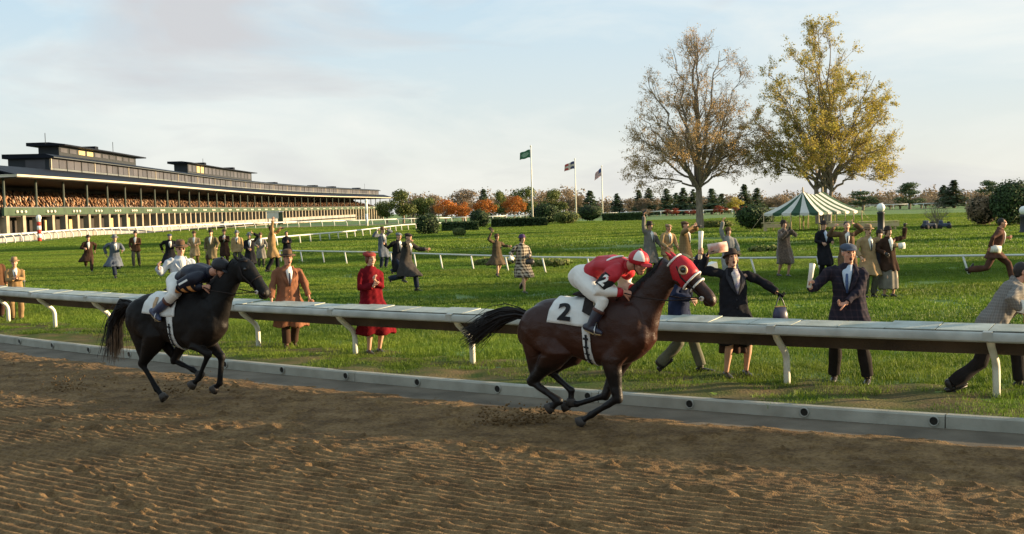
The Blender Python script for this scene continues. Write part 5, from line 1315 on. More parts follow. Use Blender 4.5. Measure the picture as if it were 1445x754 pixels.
# --- runners on the lawn before the grandstand
person('man in a flying dark brown coat and hat running on the lawn', 126, 384, 330, 25, coatm=dbrn, trm=tro_b, hatm=h_dk, hem=.50, vox=.022, flare=.08, tail=(.12, -.12), **RUNB)
person('man in an open blue grey overcoat and grey hat running', 163, 394, 329, 30, coatm=slate, trm=tro_n, hatm=h_gry, hem=.50, vox=.022, flare=.10, tail=(.08, -.1), tiem=tie_d, **RUNA)
person('man in a short brown jacket walking on the lawn with grey trousers', 193, 377, 325, 8, coatm=brn, trm=tro_g, hatm=h_dk, hat='bowler', hem=.82, vox=.022, **dict(WALK, lh=(-.05, .30, 1.15), rh=(.24, .14, .95)))
person('man in a long black overcoat and blue cap running on the lawn', 241, 386, 327, 22, coatm=blk, trm=tro_k, hatm=h_blu, hat='cap', hem=.46, vox=.022, flare=.1, tail=(.05, -.1), tiem=tie_d, **RUNA)
person('man in a pale sand coat walking, arms bent, behind the jockeys', 276, 377, 325, 5, coatm=tan2, trm=tro_t, hatm=h_brn, hem=.55, vox=.022, **dict(WALK, lh=(-.10, .30, 1.1), rh=(.2, .28, 1.1)))
person('man in an olive brown coat and dark hat behind the dark jockey cap', 300, 381, 323, -5, coatm=olive, trm=tro_b, hatm=h_dk, hem=.5, vox=.022, **dict(WALK, lh=(-.3, .2, .95)))
person('person in a dark brown coat lifting hands to the chin', 318, 374, 323, 10, coatm=dbrn, trm=tro_b, hatm=h_brn, vox=.022, lh=(-.05, .30, 1.32), rh=(.05, .30, 1.30))
person('man in a sand jacket and grey hat in the group behind the black horse', 336, 378, 325, 6, coatm=tan2, trm=tro_g, hatm=h_gry, hem=.75, vox=.022, tiem=tie_d)
person('man in a black coat holding on to his hat with one hand', 354, 387, 327, 12, coatm=blk, trm=tro_k, hatm=h_gry, vox=.022, tiem=tie_b, pel=(0, 0, -.02), lean=6, lh=(-.16, .14, 1.72), rh=(.05, .33, 1.08), pol=((-1, .2, .2), None), rf=(.1, .25, .1), lf=(-.1, -.25, .14))
person('man in a greyish tan coat behind the man holding his hat', 369, 377, 328, 15, coatm=grey, trm=tro_g, hatm=h_brn, vox=.022, lh=(-.3, .25, 1.0), rh=(.2, .3, 1.1))
q = person('man in a long tan coat raising binoculars with one arm thrown up', 385, 384, 317, 105, coatm=tan, trm=tro_k, hatm=h_brn, hat='cap', hem=.55, vox=.022, flare=.06, lf=(-.12, .20, .09), rf=(.12, -.22, .10), lh=(-.10, .32, 1.60), rh=(.25, .05, 1.98), head=(10, 4), pol=((-1, .1, -.3), (1, -.2, .1)))
binoculars(q['lh'] + Vector((.05, 0, .03)), Vector((1, -.3, .05)), 'black binoculars held up by the man in the long tan coat')
person('woman in a long black dress coat clapping beside the man with binoculars', 406, 375, 325, 15, coatm=blk, trm='bare', hat=None, woman=True, hem=.40, vox=.022, shirt=False, hairm=M_HAIRD, **CLAP)
# --- close to the rail
q = person('man in a pale blue grey jacket, brown hat and dark glasses behind the black horse', 254, 489, 350, 35, coatm=C('coat_ice', (.40, .44, .48)), trm=tro_g, hatm=h_brn, hem=.74, vox=.0135, rh=(.46, .16, 1.30), lh=(-.15, .3, 1.1), pol=(None, (.6, -.3, -.9)), handd=(None, (.2, .1, 1)), head=(-4, -6), glasses=True)
person('man in an open rust brown overcoat and fedora walking up to the rail', 409, 494, 354, 22, coatm=rust, trm=tro_b, hatm=h_brn, hem=.40, vox=.0125, shoe=M_SHOEB, tiem=tie_d, vestm=dbrn, lapel=C('lapel_rust', (.23, .095, .05)), skin=SKIN2, mouth='open', bandm=h_dk, flare=.05,
       pel=(0, 0, -.01), lean=4, rf=(.10, .16, .085), lf=(-.09, -.10, .085), lh=(-.33, .20, .92), rh=(.33, .14, .90), head=(8, 0), bulk=1.08)
person('woman in a long red coat and red beret with hands clasped by the rail', 527, 502, 353, 28, coatm=red, trm='bare', hat='beret', hatm=h_red, hairm=mat('hair_auburn', (.13, .04, .02), .6, .2, 40), woman=True, hem=.36, vox=.0125, flare=.10, shirt=False, shoe=M_SHOE,
       lf=(-.12, -.02, .095), rf=(.10, .06, .095), lh=(.03, .30, 1.24), rh=(.06, .27, 1.17), handd=((.5, .2, .8), (-.1, .5, .8)), head=(5, 0), curl=(40, 40))
# --- group by the near infield rail
person('man in a navy suit with a grey coat shading his eyes', 541, 379, 320, 40, coatm=slate, trm=tro_n, hatm=h_brn, hat='fedora', hem=.5, vox=.02, lh=(-.10, .22, 1.66), rh=(.35, .15, 1.62), pol=((-1, .3, .1), (1, .2, .1)), tiem=tie_d)
person('man in a black overcoat running with his arm back, beside the charcoal coat', 562, 400, 325, 45, coatm=blk, trm=tro_n, hatm=h_gry, hat='cap', hem=.45, vox=.02, tiem=tie_d, **dict(RUNA, rh=(.5, -.05, 1.35), lean=8))
person('man in a charcoal coat with flying tail running, one arm stretched ahead', 574, 412, 325, 62, coatm=C('coat_charcoal', (.045, .04, .036)), trm=tro_n, hatm=h_dk, hat='cap', hem=.46, vox=.02, flare=.10, tail=(.0, .05), tiem=tie_d, **dict(RUNB, lh=(-.30, .52, 1.22), rh=(.12, .24, 1.48), lean=9, rf=(.09, -.50, .40)))
q = person('woman in an olive coat holding a black hat over her head', 702, 391, 328, 30, coatm=C('coat_olive_dark', (.085, .062, .038)), trm='bare', hat='cloche', hatm=h_brn, woman=True, hem=.50, vox=.02, flare=.14, tail=(.05, -.12), shirt=False, **dict(WALK, rh=(.28, .10, 1.78), lh=(-.45, .20, 1.22), pol=(None, (1, .2, .1))))
root = empty('black_hat', q['rh'] + Vector((-.03, -.03, .09))); tag(root, 'black hat held aloft by the woman in the olive coat', 'hat'); MB().lathe((0, 0, 0), [(0, .02), (.08, .0), (.14, -.004), (.15, .006), (.09, .014), (.085, .08), (.05, .10), (0, .10)], 18, Matrix.Rotation(R(40), 3, 'Y')).build('crown', h_dk, root, True); MB().lathe((0, 0, 0), [(.093, .014), (.09, .03), (.088, .03)], 18, Matrix.Rotation(R(40), 3, 'Y')).build('hat_band', M_SHOE, root, True)
hound = C('houndstooth', (.035, .025, .02), 'check', (.42, .36, .27), 11)
q = person('woman in a black and cream checked coat and purple hat walking', 738, 414, 328, 28, coatm=hound, trm='bare', hat='cloche', hatm=h_pur, woman=True, hem=.48, vox=.018, flare=.05, neckm=M_SHIRT, shirt=False, gloves=M_SHOE, **dict(WALK, rh=(.42, .16, 1.02), lh=(-.08, .28, 1.06), rf=(.06, .20, .09), lf=(-.08, -.30, .22), lfp=-50))
handbag(q['lh'] + Vector((.02, -.05, .15)), 'black clutch bag under the arm of the woman in checks', M_SHOE, .26, .16)
paper(q['rh'], (-.4, -.2, .3), 'folded white paper in the hand of the woman in checks', .14, .16)
# --- group behind the leading horse
q = person('man in a grey tan coat and dark hat with one arm thrown straight up', 918, 394, 312, 35, coatm=grey, trm=tro_b, hatm=h_dk, hem=.5, vox=.02, rh=(.26, .05, 1.99), lh=(-.25, .25, 1.0), pol=(None, (1, -.3, 0)), tiem=tie_d)
root = empty('black_glove', q['rh'] + Vector((0, 0, .06))); tag(root, 'black glove waved above the man in grey tan', 'glove'); MB().tube([(0, 0, -.02), (.03, 0, .06), (.09, 0, .11)], [.035, .045, .02], 8).build('palm', M_SHOE, root, True); MB().tube([(-.02, 0, .02), (-.05, 0, .08)], .014, 6).build('thumb', M_SHOE, root, True)
person('man in a sand jacket and flat cap leaning, in front of the half bare tree', 942, 393, 314, 30, coatm=tan2, trm=tro_t, hatm=h_tan, hat='cap', hem=.75, vox=.02, lean=8, lh=(-.2, .3, 1.0), rh=(.2, .3, 1.0), tiem=tie_d, skin=SKIN2)
q = person('man in a brown tweed coat looking through binoculars', 968, 399, 310, 60, coatm=C('tweed_brown', (.20, .125, .06), 'plaid', (.30, .20, .10), 22), trm=tro_b, hatm=h_brn, hat='cap', hem=.52, vox=.02, lh=(-.08, .30, 1.60), rh=(.10, .30, 1.60), pol=((-1, 0, -.2), (1, 0, -.2)), head=(0, 3))
binoculars(q['lh'].lerp(q['rh'], .5) + Vector((.05, -.03, .0)), Vector((.87, -.5, 0)), 'black binoculars held by the man in brown tweed')
q = person('man in a dark navy coat and olive cap striding behind the bay horse', 960, 528, 352, 75, coatm=navy, trm=C('trousers_sage', (.12, .12, .085)), hatm=h_olv, hat='cap', hem=.60, vox=.0135, rf=(.08, -.28, .16), rfp=-38, lf=(-.08, .30, .09), lh=(-.16, .30, 1.70), rh=(.2, .2, 1.1), lean=6, pol=((-1, .2, -.2), None))
paper_roll(q['lh'] + Vector((0, -.03, .03)), (.06, 0, 1), 'tall white paper roll held up behind the bay horse', .38, .03)
# --- woman in black by the rail
q = person('cheering woman in a black coat and hat, arms spread, behind the rail', 1038, 548, 338, 12, coatm=blk, trm='bare', hat='cloche', hatm=h_dk, woman=True, hem=.47, vox=.0115, flare=.03, mouth='open', gloves=blk, neckm=mat('scarf_pattern', (.62, .56, .46), .9, 0, 26, col2=(.16, .15, .26)), H=1.70,
           lean=-4, head=(-4, 12), rh=(.40, .08, 1.70), lh=(-.55, .20, 1.14), pol=((-.3, -.9, .5), (1, -.1, .35)), lf=(-.16, .0, .095), rf=(.15, .05, .095), handd=((-.8, .1, -.5), (-.5, .2, .8)), curl=(50, 45), lapel=C('lapel_grey', (.035, .035, .04)))
paper(q['rh'] + Vector((.03, -.02, .07)), (.9, 0, .12), 'white and red race paper waved above the cheering woman in black', .13, .26, m=mat('printed_paper', (.70, .66, .58), .8, 0, 9, col2=(.48, .20, .14)))
handbag(q['lh'] + Vector((.03, -.02, -.03)), 'navy handbag swinging from the black glove of the cheering woman', mat('bag_navy', (.025, .025, .06), .4, .2, 8, spec=.5), .22, .19)
dskirt = MB().loft([((0, 0, .62), (.20, 0, 0), (0, .16, 0)), ((0, 0, .45), (.215, 0, 0), (0, .17, 0)), ((0, 0, .345), (.225, 0, 0), (0, .175, 0))], 24); me = remesh(dskirt, .014, 2); wrinkle(me, lambda c: .012 * np.sin(np.arctan2(c[:, 0], c[:, 1]) * 9)); link(me, 'skirt', C('skirt_brown', (.05, .03, .024)), q['root'])
person('person in grey with one arm up, behind the cheering woman in black', 1029, 402, 319, 10, coatm=C('coat_pale_grey', (.24, .235, .22)), trm=tro_g, hat='cloche', hatm=h_brn, woman=True, vox=.02, shirt=False, rh=(.20, .10, 1.95), lh=(-.25, .2, 1.0), pol=(None, (1, -.3, 0)))
# --- in front of the tent
person('woman in a dark fur coat lifting both hands to her face', 1107, 391, 309, 14, coatm=mat('fur_brown', (.06, .038, .025), .85, 0, 22, bump=1.0, bscale=70, col2=(.15, .10, .065), sheen=.4), trm='bare', hat='cloche', hatm=h_dk, woman=True, hem=.42, vox=.018, shirt=False, gloves=M_SHOE, rf=(.14, -.12, .12), lf=(-.10, .05, .095), lh=(-.10, .28, 1.45), rh=(.02, .28, 1.42), bulk=1.05)
person('man in a long black overcoat and hat below the striped tent', 1163, 393, 311, 18, coatm=blk, trm=tro_k, hatm=h_dk, hem=.42, vox=.018, lh=(-.10, .30, 1.12), rh=(.20, .26, 1.10), neckm=mat('shirt_blue', (.36, .44, .56), .8, .05, 12))
person('hatless man in brown waving both hands beside the tan fedora', 1196, 408, 310, -8, coatm=C('coat_mid_brown', (.13, .08, .045)), trm=tro_b, hat=None, hairm=M_HAIRD, vox=.018, lh=(-.16, .25, 1.68), rh=(.34, .22, 1.62), pol=((-1, .1, -.3), (1, .1, -.3)), mouth='open', tiem=tie_d)
q = person('man in an open tan coat and fedora stretching his arm out with a paper', 1226, 420, 316, 12, coatm=C('coat_camel', (.30, .205, .11)), trm=tro_g, hatm=h_tan, hem=.55, vox=.016, lh=(-.70, .22, 1.22), rh=(.30, .20, 1.0), tiem=tie_d, mouth='open', bandm=h_brn, flare=.04)
paper(q['lh'] + Vector((.04, -.02, 0)), (1, -.1, .1), 'crumpled white paper in the outstretched hand of the man in tan', .14, .16)
q = person('woman in a dark brown coat and grey skirt raising a black gloved fist', 1254, 419, 317, 16, coatm=dbrn, trm='bare', hat='cloche', hatm=h_dk, woman=True, hem=.66, vox=.016, gloves=M_SHOE, mouth='open', lh=(-.44, .06, 1.72), rh=(.25, .25, 1.1), pol=((-1, 0, -.3), None), curl=(60, 40), neckm=M_SHIRT)
me = remesh(MB().loft([((0, 0, .80), (.21, 0, 0), (0, .17, 0)), ((0, 0, .5), (.24, 0, 0), (0, .21, 0)), ((0, 0, .2), (.25, 0, 0), (0, .22, 0))], 22), .018, 2); wrinkle(me, lambda c: .012 * np.sin(np.arctan2(c[:, 0], c[:, 1]) * 8)); link(me, 'skirt', C('skirt_grey', (.17, .155, .13)), q['root'])
person('woman in black half hidden between the tan coat and the raised fist', 1242, 411, 322, 0, coatm=blk, trm='bare', hat='cloche', hatm=h_dk, woman=True, vox=.02, shirt=False)
# --- man in plaid by the rail
q = person('man in a dark plaid coat and flat cap brandishing a paper roll', 1200, 560, 336, -22, coatm=C('plaid_dark', (.020, .018, .026), 'plaid', (.045, .032, .040), 12), trm=C('trousers_darkest', (.022, .019, .018)), hat='cap', hatm=h_blu, hairm=mat('hair_grey', (.25, .23, .21), .6, .2, 40), hem=.74, vox=.0115, H=1.77, tiem=tie_b, neckm=mat('shirt_pale_blue', (.42, .50, .58), .85, .05, 20), skin=SKIN2, mouth='open',
           lf=(-.22, .08, .085), rf=(.20, -.06, .085), rh=(.42, .34, 1.22), lh=(.0, .30, 1.02), head=(26, 0), pol=(None, (.8, -.5, -.9)), handd=((.8, .3, -.1), (.1, .2, 1)), curl=(45, 60), bulk=1.08)
paper_roll(q['rh'] + Vector((-.01, -.02, .08)), (.16, 0, 1), 'white paper roll in the raised fist of the man in plaid', .30, .032)
# --- right edge
q = person('bareheaded man in a brown suit running across the infield', 1404, 404, 303, 72, coatm=C('suit_brown', (.085, .042, .03)), trm=C('suit_brown', (.085, .042, .03)), hat=None, hairm=M_HAIRD, hem=.70, vox=.018, H=1.78, pel=(0, 0, -.06), lean=14, lf=(-.09, .42, .14), rf=(.09, -.62, .42), rfp=-70, lfp=12, rh=(.28, -.12, .96), lh=(-.30, .30, 1.18), skin=SKIN2, flare=.04)
paper(q['rh'] + Vector((.02, -.03, -.02)), (.9, -.1, -.12), 'white folded paper carried by the running man in brown', .18, .26)
tweed = C('tweed_grey', (.15, .14, .125), 'plaid', (.26, .24, .21), 30)
loc = path(u_of_x(5.25), -.25, 0)
q = person('man in a grey tweed jacket lunging along the rail, bent forward', 0, 0, 0, 92, coatm=tweed, trm=C('trousers_darkest', (.022, .019, .018)), hat=None, hairm=M_HAIRD, hem=.78, vox=.0115, H=1.80, world=(lambda p: (p.x + .05, float(rail_y(p.x + .05)) + .42, 0))(gp(1400, 563)), pel=(0, .16, -.16), lean=34, rf=(.10, -.36, .10), rfp=-22, lf=(-.10, .55, .085), lh=(-.20, .75, .98), rh=(.30, .42, .92), head=(-15, 0), tiem=tie_d, skin=SKIN2)
paper(q['rh'] + Vector((-.04, -.04, .03)), (.3, 0, .9), 'white card in the hand of the man in grey tweed', .12, .15)
# ------------------------------------------------------------------ racehorses; local frame: Y forward, X to the horse's right, Z up
TOR = np.array([  # y, top, bottom, half width
 (-.86, 1.10, .94, .06), (-.82, 1.17, .90, .14), (-.72, 1.28, .86, .205), (-.58, 1.39, .84, .245), (-.40, 1.425, .83, .250), (-.20, 1.415, .80, .240), (0.0, 1.42, .735, .250), (.20, 1.455, .690, .250), (.36, 1.485, .69, .225), (.52, 1.44, .75, .205), (.64, 1.36, .83, .175), (.73, 1.22, .91, .12), (.77, 1.12, .98, .05)])
def tor(y):
    t, b, w = [np.interp(y, TOR[:, 0], TOR[:, i]) for i in (1, 2, 3)]; return (t + b) / 2, w, (t - b) / 2
def tor_pt(y, ang, out=0.0, dz=0.0):
    """ang 0 = spine, 90 = right flank, 180 = belly"""
    zc, w, h = tor(y); a = R(ang); e = .88
    sx, cz = math.sin(a), math.cos(a)
    return Vector((math.copysign(abs(sx) ** e, sx) * (w + out), y, dz + zc + math.copysign(abs(cz) ** e, cz) * (h + out)))
def coat_mat(name, body, dark, belly, rough):
    m = bpy.data.materials.new(name); m.use_nodes = True; n = m.node_tree.nodes; l = m.node_tree.links; b = n['Principled BSDF']; b.inputs['Roughness'].default_value = rough; b.inputs['Specular IOR Level'].default_value = .34 if rough < .5 else .2
    tc = n.new('ShaderNodeTexCoord'); sp = n.new('ShaderNodeSeparateXYZ'); l.new(tc.outputs['Object'], sp.inputs[0])
    t = n.new('ShaderNodeTexNoise'); t.inputs['Scale'].default_value = 3.5; t.inputs['Detail'].default_value = 6; l.new(tc.outputs['Object'], t.inputs['Vector'])
    hgt = mth(n, l, 'ADD', sp.outputs[2], mth(n, l, 'MULTIPLY', mth(n, l, 'SUBTRACT', t.outputs['Fac'], .5), .35))
    r = n.new('ShaderNodeValToRGB'); e = r.color_ramp.elements
    while len(e) < 5: e.new(.5)
    for q, (p, c) in zip(e, ((.22, dark), (.36, dark), (.50, belly), (.70, body), (.90, tuple(x * .62 for x in body)))): q.position = p; q.color = (*c, 1)
    l.new(mth(n, l, 'MULTIPLY', hgt, .58), r.inputs['Fac']); l.new(r.outputs[0], b.inputs['Base Color'])
    t2 = n.new('ShaderNodeTexNoise'); t2.inputs['Scale'].default_value = 160; mp = n.new('ShaderNodeMapping'); mp.inputs['Scale'].default_value = (1, .25, .6); l.new(tc.outputs['Object'], mp.inputs[0]); l.new(mp.outputs[0], t2.inputs['Vector'])
    bp = n.new('ShaderNodeBump'); bp.inputs['Strength'].default_value = .3; bp.inputs['Distance'].default_value = .01; l.new(t2.outputs['Fac'], bp.inputs['Height'])
    t3 = n.new('ShaderNodeTexNoise'); t3.inputs['Scale'].default_value = 11; t3.inputs['Detail'].default_value = 5; t3.inputs['Distortion'].default_value = 1.2; l.new(tc.outputs['Object'], t3.inputs['Vector']); b2 = n.new('ShaderNodeBump'); b2.inputs['Strength'].default_value = .2; b2.inputs['Distance'].default_value = .03; l.new(t3.outputs['Fac'], b2.inputs['Height']); l.new(bp.outputs[0], b2.inputs['Normal']); l.new(b2.outputs[0], b.inputs['Normal'])
    rr = n.new('ShaderNodeMapRange'); rr.inputs['From Min'].default_value = .3; rr.inputs['From Max'].default_value = .7; rr.inputs['To Min'].default_value = rough - .16; rr.inputs['To Max'].default_value = rough + .14; l.new(t.outputs['Fac'], rr.inputs['Value']); l.new(rr.outputs[0], b.inputs['Roughness']); return m
M_HOOF = mat('hoof', (.05, .042, .036), .6, .2, 12); M_LEATH = mat('leather_dark', (.018, .012, .010), .7, .2, 12, spec=.2); M_METAL = mat('bit_metal', (.55, .53, .50), .3, .1, 9, metal=.9); M_HORSEHAIR = mat('horse_hair_black', (.014, .011, .010), .45, .3, 30, spec=.35)
M_CLOTHW = mat('saddlecloth_white', (.66, .66, .62), .85, .05, 14, bump=.15, bscale=60); M_NUM = mat('number_black', (.012, .012, .014), .8, .1, 9); M_NUMW = mat('number_white', (.74, .73, .68), .8, .04, 9); M_NUMT = mat('number_tan', (.42, .28, .16), .8, .1, 9)
M_REDC = mat('silk_red', (.40, .014, .022), .5, .10, 10, bump=.12, bscale=40, spec=.3); M_WSILK = mat('silk_white', (.70, .68, .62), .6, .05, 10, bump=.12, bscale=40)
def glyph(ch):
    """polygon mesh of a digit from the built-in font, unit height"""
    cu = bpy.data.curves.new('glyph', 'FONT'); cu.body = ch; cu.offset = .035; cu.resolution_u = 4; o = bpy.data.objects.new('glyph', cu); _tmp_sc.collection.objects.link(o)
    vl = _tmp_sc.view_layers[0]; vl.update(); me = bpy.data.meshes.new_from_object(o.evaluated_get(vl.depsgraph), depsgraph=vl.depsgraph)
    bm = bmesh.new(); bm.from_mesh(me); bmesh.ops.triangulate(bm, faces=bm.faces[:]); bmesh.ops.subdivide_edges(bm, edges=bm.edges[:], cuts=1, use_grid_fill=True)
    V = np.array([v.co for v in bm.verts]); F = [[v.index for v in f.verts] for f in bm.faces]; bm.free(); bpy.data.objects.remove(o)
    mn, mx = V.min(0), V.max(0); V = (V - (mn + mx) / 2) / (mx[1] - mn[1]); return V, F
def glyph_on(ch, fn, parent, m):
    V, F = glyph(ch); mb = MB(); mb.add([fn(v[0], v[1]) for v in V], F); o = mb.build('number', m, parent); return o
def strands(mb, rs, n, root_fn, path_fn, r):
    for _ in range(n):
        p = root_fn(); pts = path_fn(p); k = len(pts); mb.tube(pts, [r * (1 - .75 * i / (k - 1)) * rs.uniform(.7, 1.2) for i in range(k)], 3, cap=False)
def horse(label, loc, face, legs, head, coat, zoff, tail_fn, number, num_m, hood, seed, hi_neck=(.50, 1.20)):
    root = empty('racehorse', loc, R(face + 180)); tag(root, label, 'horse'); rs = np.random.RandomState(seed)
    dz = Vector((0, 0, zoff)); b = MB()
    V = lambda x, y, z: Vector((x, y, z + zoff))
    ys = np.linspace(-.86, .77, 26); secs = []
    for y in ys: zc, w, h = tor(y); secs.append((V(0, y, zc), (w, 0, 0), (0, 0, h), .88))
    b.loft(secs, 24)
    # neck and head
    (py, pz), (my, mz) = head; poll = V(0, py, pz); muz = V(0, my, mz)
    nb = V(0, *hi_neck); up = Vector((0, -.55, .83))
    nk = [(V(0, .38, 1.12), .19, .33), (V(0, .56, 1.21), .150, .275), (nb.lerp(poll, .42), .105, .195), (nb.lerp(poll, .72), .082, .150), (nb.lerp(poll, .96), .078, .125)]
    ax = (poll - nb).normalized(); nu = Vector((1, 0, 0)).cross(ax).normalized()
    b.loft([(c, (w, 0, 0), nu * h, .95) for c, w, h in nk], 20)
    hx = (muz - poll).normalized(); hu = Vector((1, 0, 0)).cross(hx).normalized()   # hu points to the face's front
    HL = (muz - poll).length
    hp = lambda t, u=0.0, x=0.0: poll + hx * HL * t + hu * u + Vector((x, 0, 0))
    HS = [(-.04, .02, .070, .075), (.06, .015, .085, .105), (.20, .0, .094, .130), (.34, -.005, .086, .122), (.50, .005, .070, .092), (.66, .008, .060, .074), (.82, .0, .062, .072), (.93, -.008, .060, .066), (1.0, -.018, .046, .045), (1.02, -.02, .03, .03)]
    b.loft([(hp(t, u), (w, 0, 0), hu * h, .92) for t, u, w, h in HS], 20)
    for s in (-1, 1):
        b.ell(hp(.27, -.055, s * .055), (.032, .085, .085), None); b.ell(hp(.22, .055, s * .068), (.028, .045, .04), None); b.ell(hp(.90, .01, s * .042), (.022, .035, .035), None)
    b.ell(hp(.90, -.055), (.04, .05, .045), None)
    # muscle masses
    for s in (-1, 1):
        b.ell(V(s * .15, -.50, 1.10), (.135, .27, .26), Matrix.Rotation(R(-25), 3, 'X')); b.ell(V(s * .135, .46, 1.06), (.085, .19, .34), Matrix.Rotation(R(-22), 3, 'X')); b.ell(V(s * .085, .635, 1.02), (.085, .095, .13), None)
    for key, s in (('nh', 1), ('fh', -1), ('nf', 1), ('ff', -1)):
        J = [V(x * s if True else x, y, z - zoff + zoff) for (x, y, z) in legs[key]]
        if key[1] == 'h':   # hip, stifle, hock, fetlock, hoof
            hip, st, hk, fe, ho = J; g = st.lerp(hk, .45); back = (hk - st).normalized()
            b.tube([hip, hip.lerp(st, .5), st, st.lerp(hk, .3), st.lerp(hk, .62), hk], [(.12, .215), (.13, .21), (.116, .185), (.092, .142), (.062, .088), (.046, .060)], 16, hint=Vector((1, 0, 0)).cross(back))
            hm0 = V(J[0].x, -.63, 1.06); b.tube([hm0, hm0.lerp(hk, .35) + Vector((0, .02, 0)), hm0.lerp(hk, .68) + Vector((0, .03, 0)), hk.lerp(st, .12)], [(.105, .155), (.095, .125), (.062, .080), (.040, .048)], 14, hint=Vector((0, 1, 0)))
            cd = (fe - hk).normalized(); b.ell(hk - cd * .01, (.043, .055, .06), None)
            b.tube([hk, hk.lerp(fe, .2), hk.lerp(fe, .6), fe], [.047, .037, .034, .041], 12); b.ell(fe, (.041, .046, .046), None); b.tube([fe, fe.lerp(ho, .55), ho], [.038, .033, .042], 12)
        else:               # shoulder, elbow, knee, fetlock, hoof
            shd, el, kn, fe, ho = J
            b.tube([shd, el, el.lerp(kn, .3), el.lerp(kn, .65), kn], [(.09, .16), (.085, .135), (.072, .102), (.054, .068), (.048, .053)], 16, hint=Vector((0, 1, 0)))
            b.ell(kn, (.046, .052, .060), None); b.tube([kn, kn.lerp(fe, .25), kn.lerp(fe, .6), fe], [.044, .034, .031, .038], 12); b.ell(fe, (.038, .043, .044), None); b.tube([fe, fe.lerp(ho, .55), ho], [.035, .031, .040], 12)
        d = (ho - fe).normalized(); M = M3(Vector((1, 0, 0)), d.cross(Vector((1, 0, 0))).normalized(), d)
        hf = MB().lathe(ho - d * .012, [(.040, -.015), (.046, 0), (.060, .062), (.0, .064)], 16, M, 1.0, 1.12); hf.build('hoof', M_HOOF, root, True)
    me = remesh(b, .0125, 6, .5)
    wrinkle(me, lambda c: -.006 * np.exp(-((c[:, 1] - (.30 - .35 * (c[:, 2] - 1.1))) / .035) ** 2) * (c[:, 2] > .8) * (c[:, 2] < 1.35) - .007 * np.exp(-((c[:, 1] + .33 - .5 * (c[:, 2] - 1.0)) / .04) ** 2) * (c[:, 2] > .8) * (c[:, 2] < 1.3) + 0.006 * vnoise(c, 9, seed) + .0035 * vnoise(c * np.array([1, 1, .55]), 26, seed + 1) + .0016 * vnoise(c, 55, seed + 2)); link(me, 'body', coat, root)
    for s in (-1, 1):
        MB().ell(hp(.245, .048, s * .088), (.014, .024, .022), None, 10, 8).build('eye', mat('horse_eye', (.008, .006, .005), .08, .1, 9, spec=.8), root, True)
        MB().tube([hp(.80, -.045, s * .064), hp(.90, -.040, s * .060), hp(1.0, -.035, s * .040)], .004, 5).build('lip_line', M_EYE, root, True)
        MB().ell(hp(.945, .014, s * .055), (.010, .020, .024), None, 10, 8).build('nostril', M_EYE, root, True)
        ep = hp(-.02, .04, s * .05); ed = (hx * -.95 + hu * .10 + Vector((s * .20, 0, 0)) + Vector((0, -.25, .1))).normalized()
        MB().tube([ep, ep + ed * .04, ep + ed * .085, ep + ed * .125], [(.026, .018), (.034, .020), (.026, .014), (.006, .005)], 10).build('ear', M_REDC if hood else coat, root, True)
    # mane
    mn = MB()
    def mroot(): return rs.uniform(0, 1)
    def mpath(t):
        k = .9 + t * (len(nk) - 1.001 - .9); i = int(k); f = k - i; (c0, w0, h0), (c1, w1, h1) = nk[i], nk[min(i + 1, len(nk) - 1)]
        c = c0.lerp(c1, f); w = w0 + (w1 - w0) * f; h = h0 + (h1 - h0) * f; L = rs.uniform(.05, .16); sd = 1 if rs.rand() < .8 else -1
        def on(th, back, out): return c - ax * back + nu * (h + out) * math.cos(th) + Vector((sd * (w + out) * math.sin(th), 0, 0))
        th = rs.uniform(.3, .85); return [on(0, 0, -.02), on(.1, .01, .012), on(th * .5, .03 + L * .3, .016), on(th, .04 + L, .010 + rs.uniform(0, .012))]
    strands(mn, rs, 340, mroot, mpath, .009); o = mn.build('mane', M_HORSEHAIR, root, True); tag(o, kind='stuff')
    if True:
        fl = MB()
        for k in range(26):
            x = rs.uniform(-.03, .03); c = hp(-.03, .08, x); fl.tube([c, c + hx * .06 + hu * .035, c + hx * rs.uniform(.12, .2) + hu * .02], [.007, .006, .002], 3, cap=False)
        if not hood: tag(fl.build('forelock', M_HORSEHAIR, root, True), kind='stuff')
    # tail
    tl = MB(); t0 = V(0, -.80, 1.22)
    for k in range(330):
        pts = tail_fn(rs, t0); tl.tube(pts, [.010 * (1 - .8 * i / (len(pts) - 1)) for i in range(len(pts))], 3, cap=False)
    o = tl.build('tail', M_HORSEHAIR, root, True); tag(o, kind='stuff')
    # saddlecloth
    def grid(y0, y1, a0, a1, out, ny=9, na=13, f=None):
        mb = MB()
        for i in range(ny):
            for j in range(na):
                y = y0 + (y1 - y0) * i / (ny - 1); a = a0 + (a1 - a0) * j / (na - 1); yy = y + (f(y, a) if f else 0); p = tor_pt(yy, a, out + .005 * math.sin(y * 34 + a * .09) + .003 * math.sin(a * .25 - y * 20), zoff); mb.v.append(tuple(p))
        mb.f = [(i * na + j, (i + 1) * na + j, (i + 1) * na + j + 1, i * na + j + 1) for i in range(ny - 1) for j in range(na - 1)]; return mb
    CA = 82
    cl = grid(-.32, .16, -CA, CA, .022, 13, 33, lambda y, a: -.06 * (abs(a) / CA) * (.16 - y) / .48).build('saddlecloth', M_CLOTHW, root, True); k = cl.modifiers.new('t', 'SOLIDIFY'); k.thickness = .012; k.offset = 1
    hgt = .215
    def numpos(x, y):
        ang = 58 - y * 37; yy = -.145 + x * .235 - .03; return tor_pt(yy, ang, .042, zoff)
    nb_ = glyph_on(number, numpos, cl, num_m); k = nb_.modifiers.new('t', 'SOLIDIFY'); k.thickness = .004
    gi = grid(.035, .125, 60, 182, .016, 3, 15).build('girth', M_CLOTHW, root, True); k = gi.modifiers.new('t', 'SOLIDIFY'); k.thickness = .01; k.offset = 1
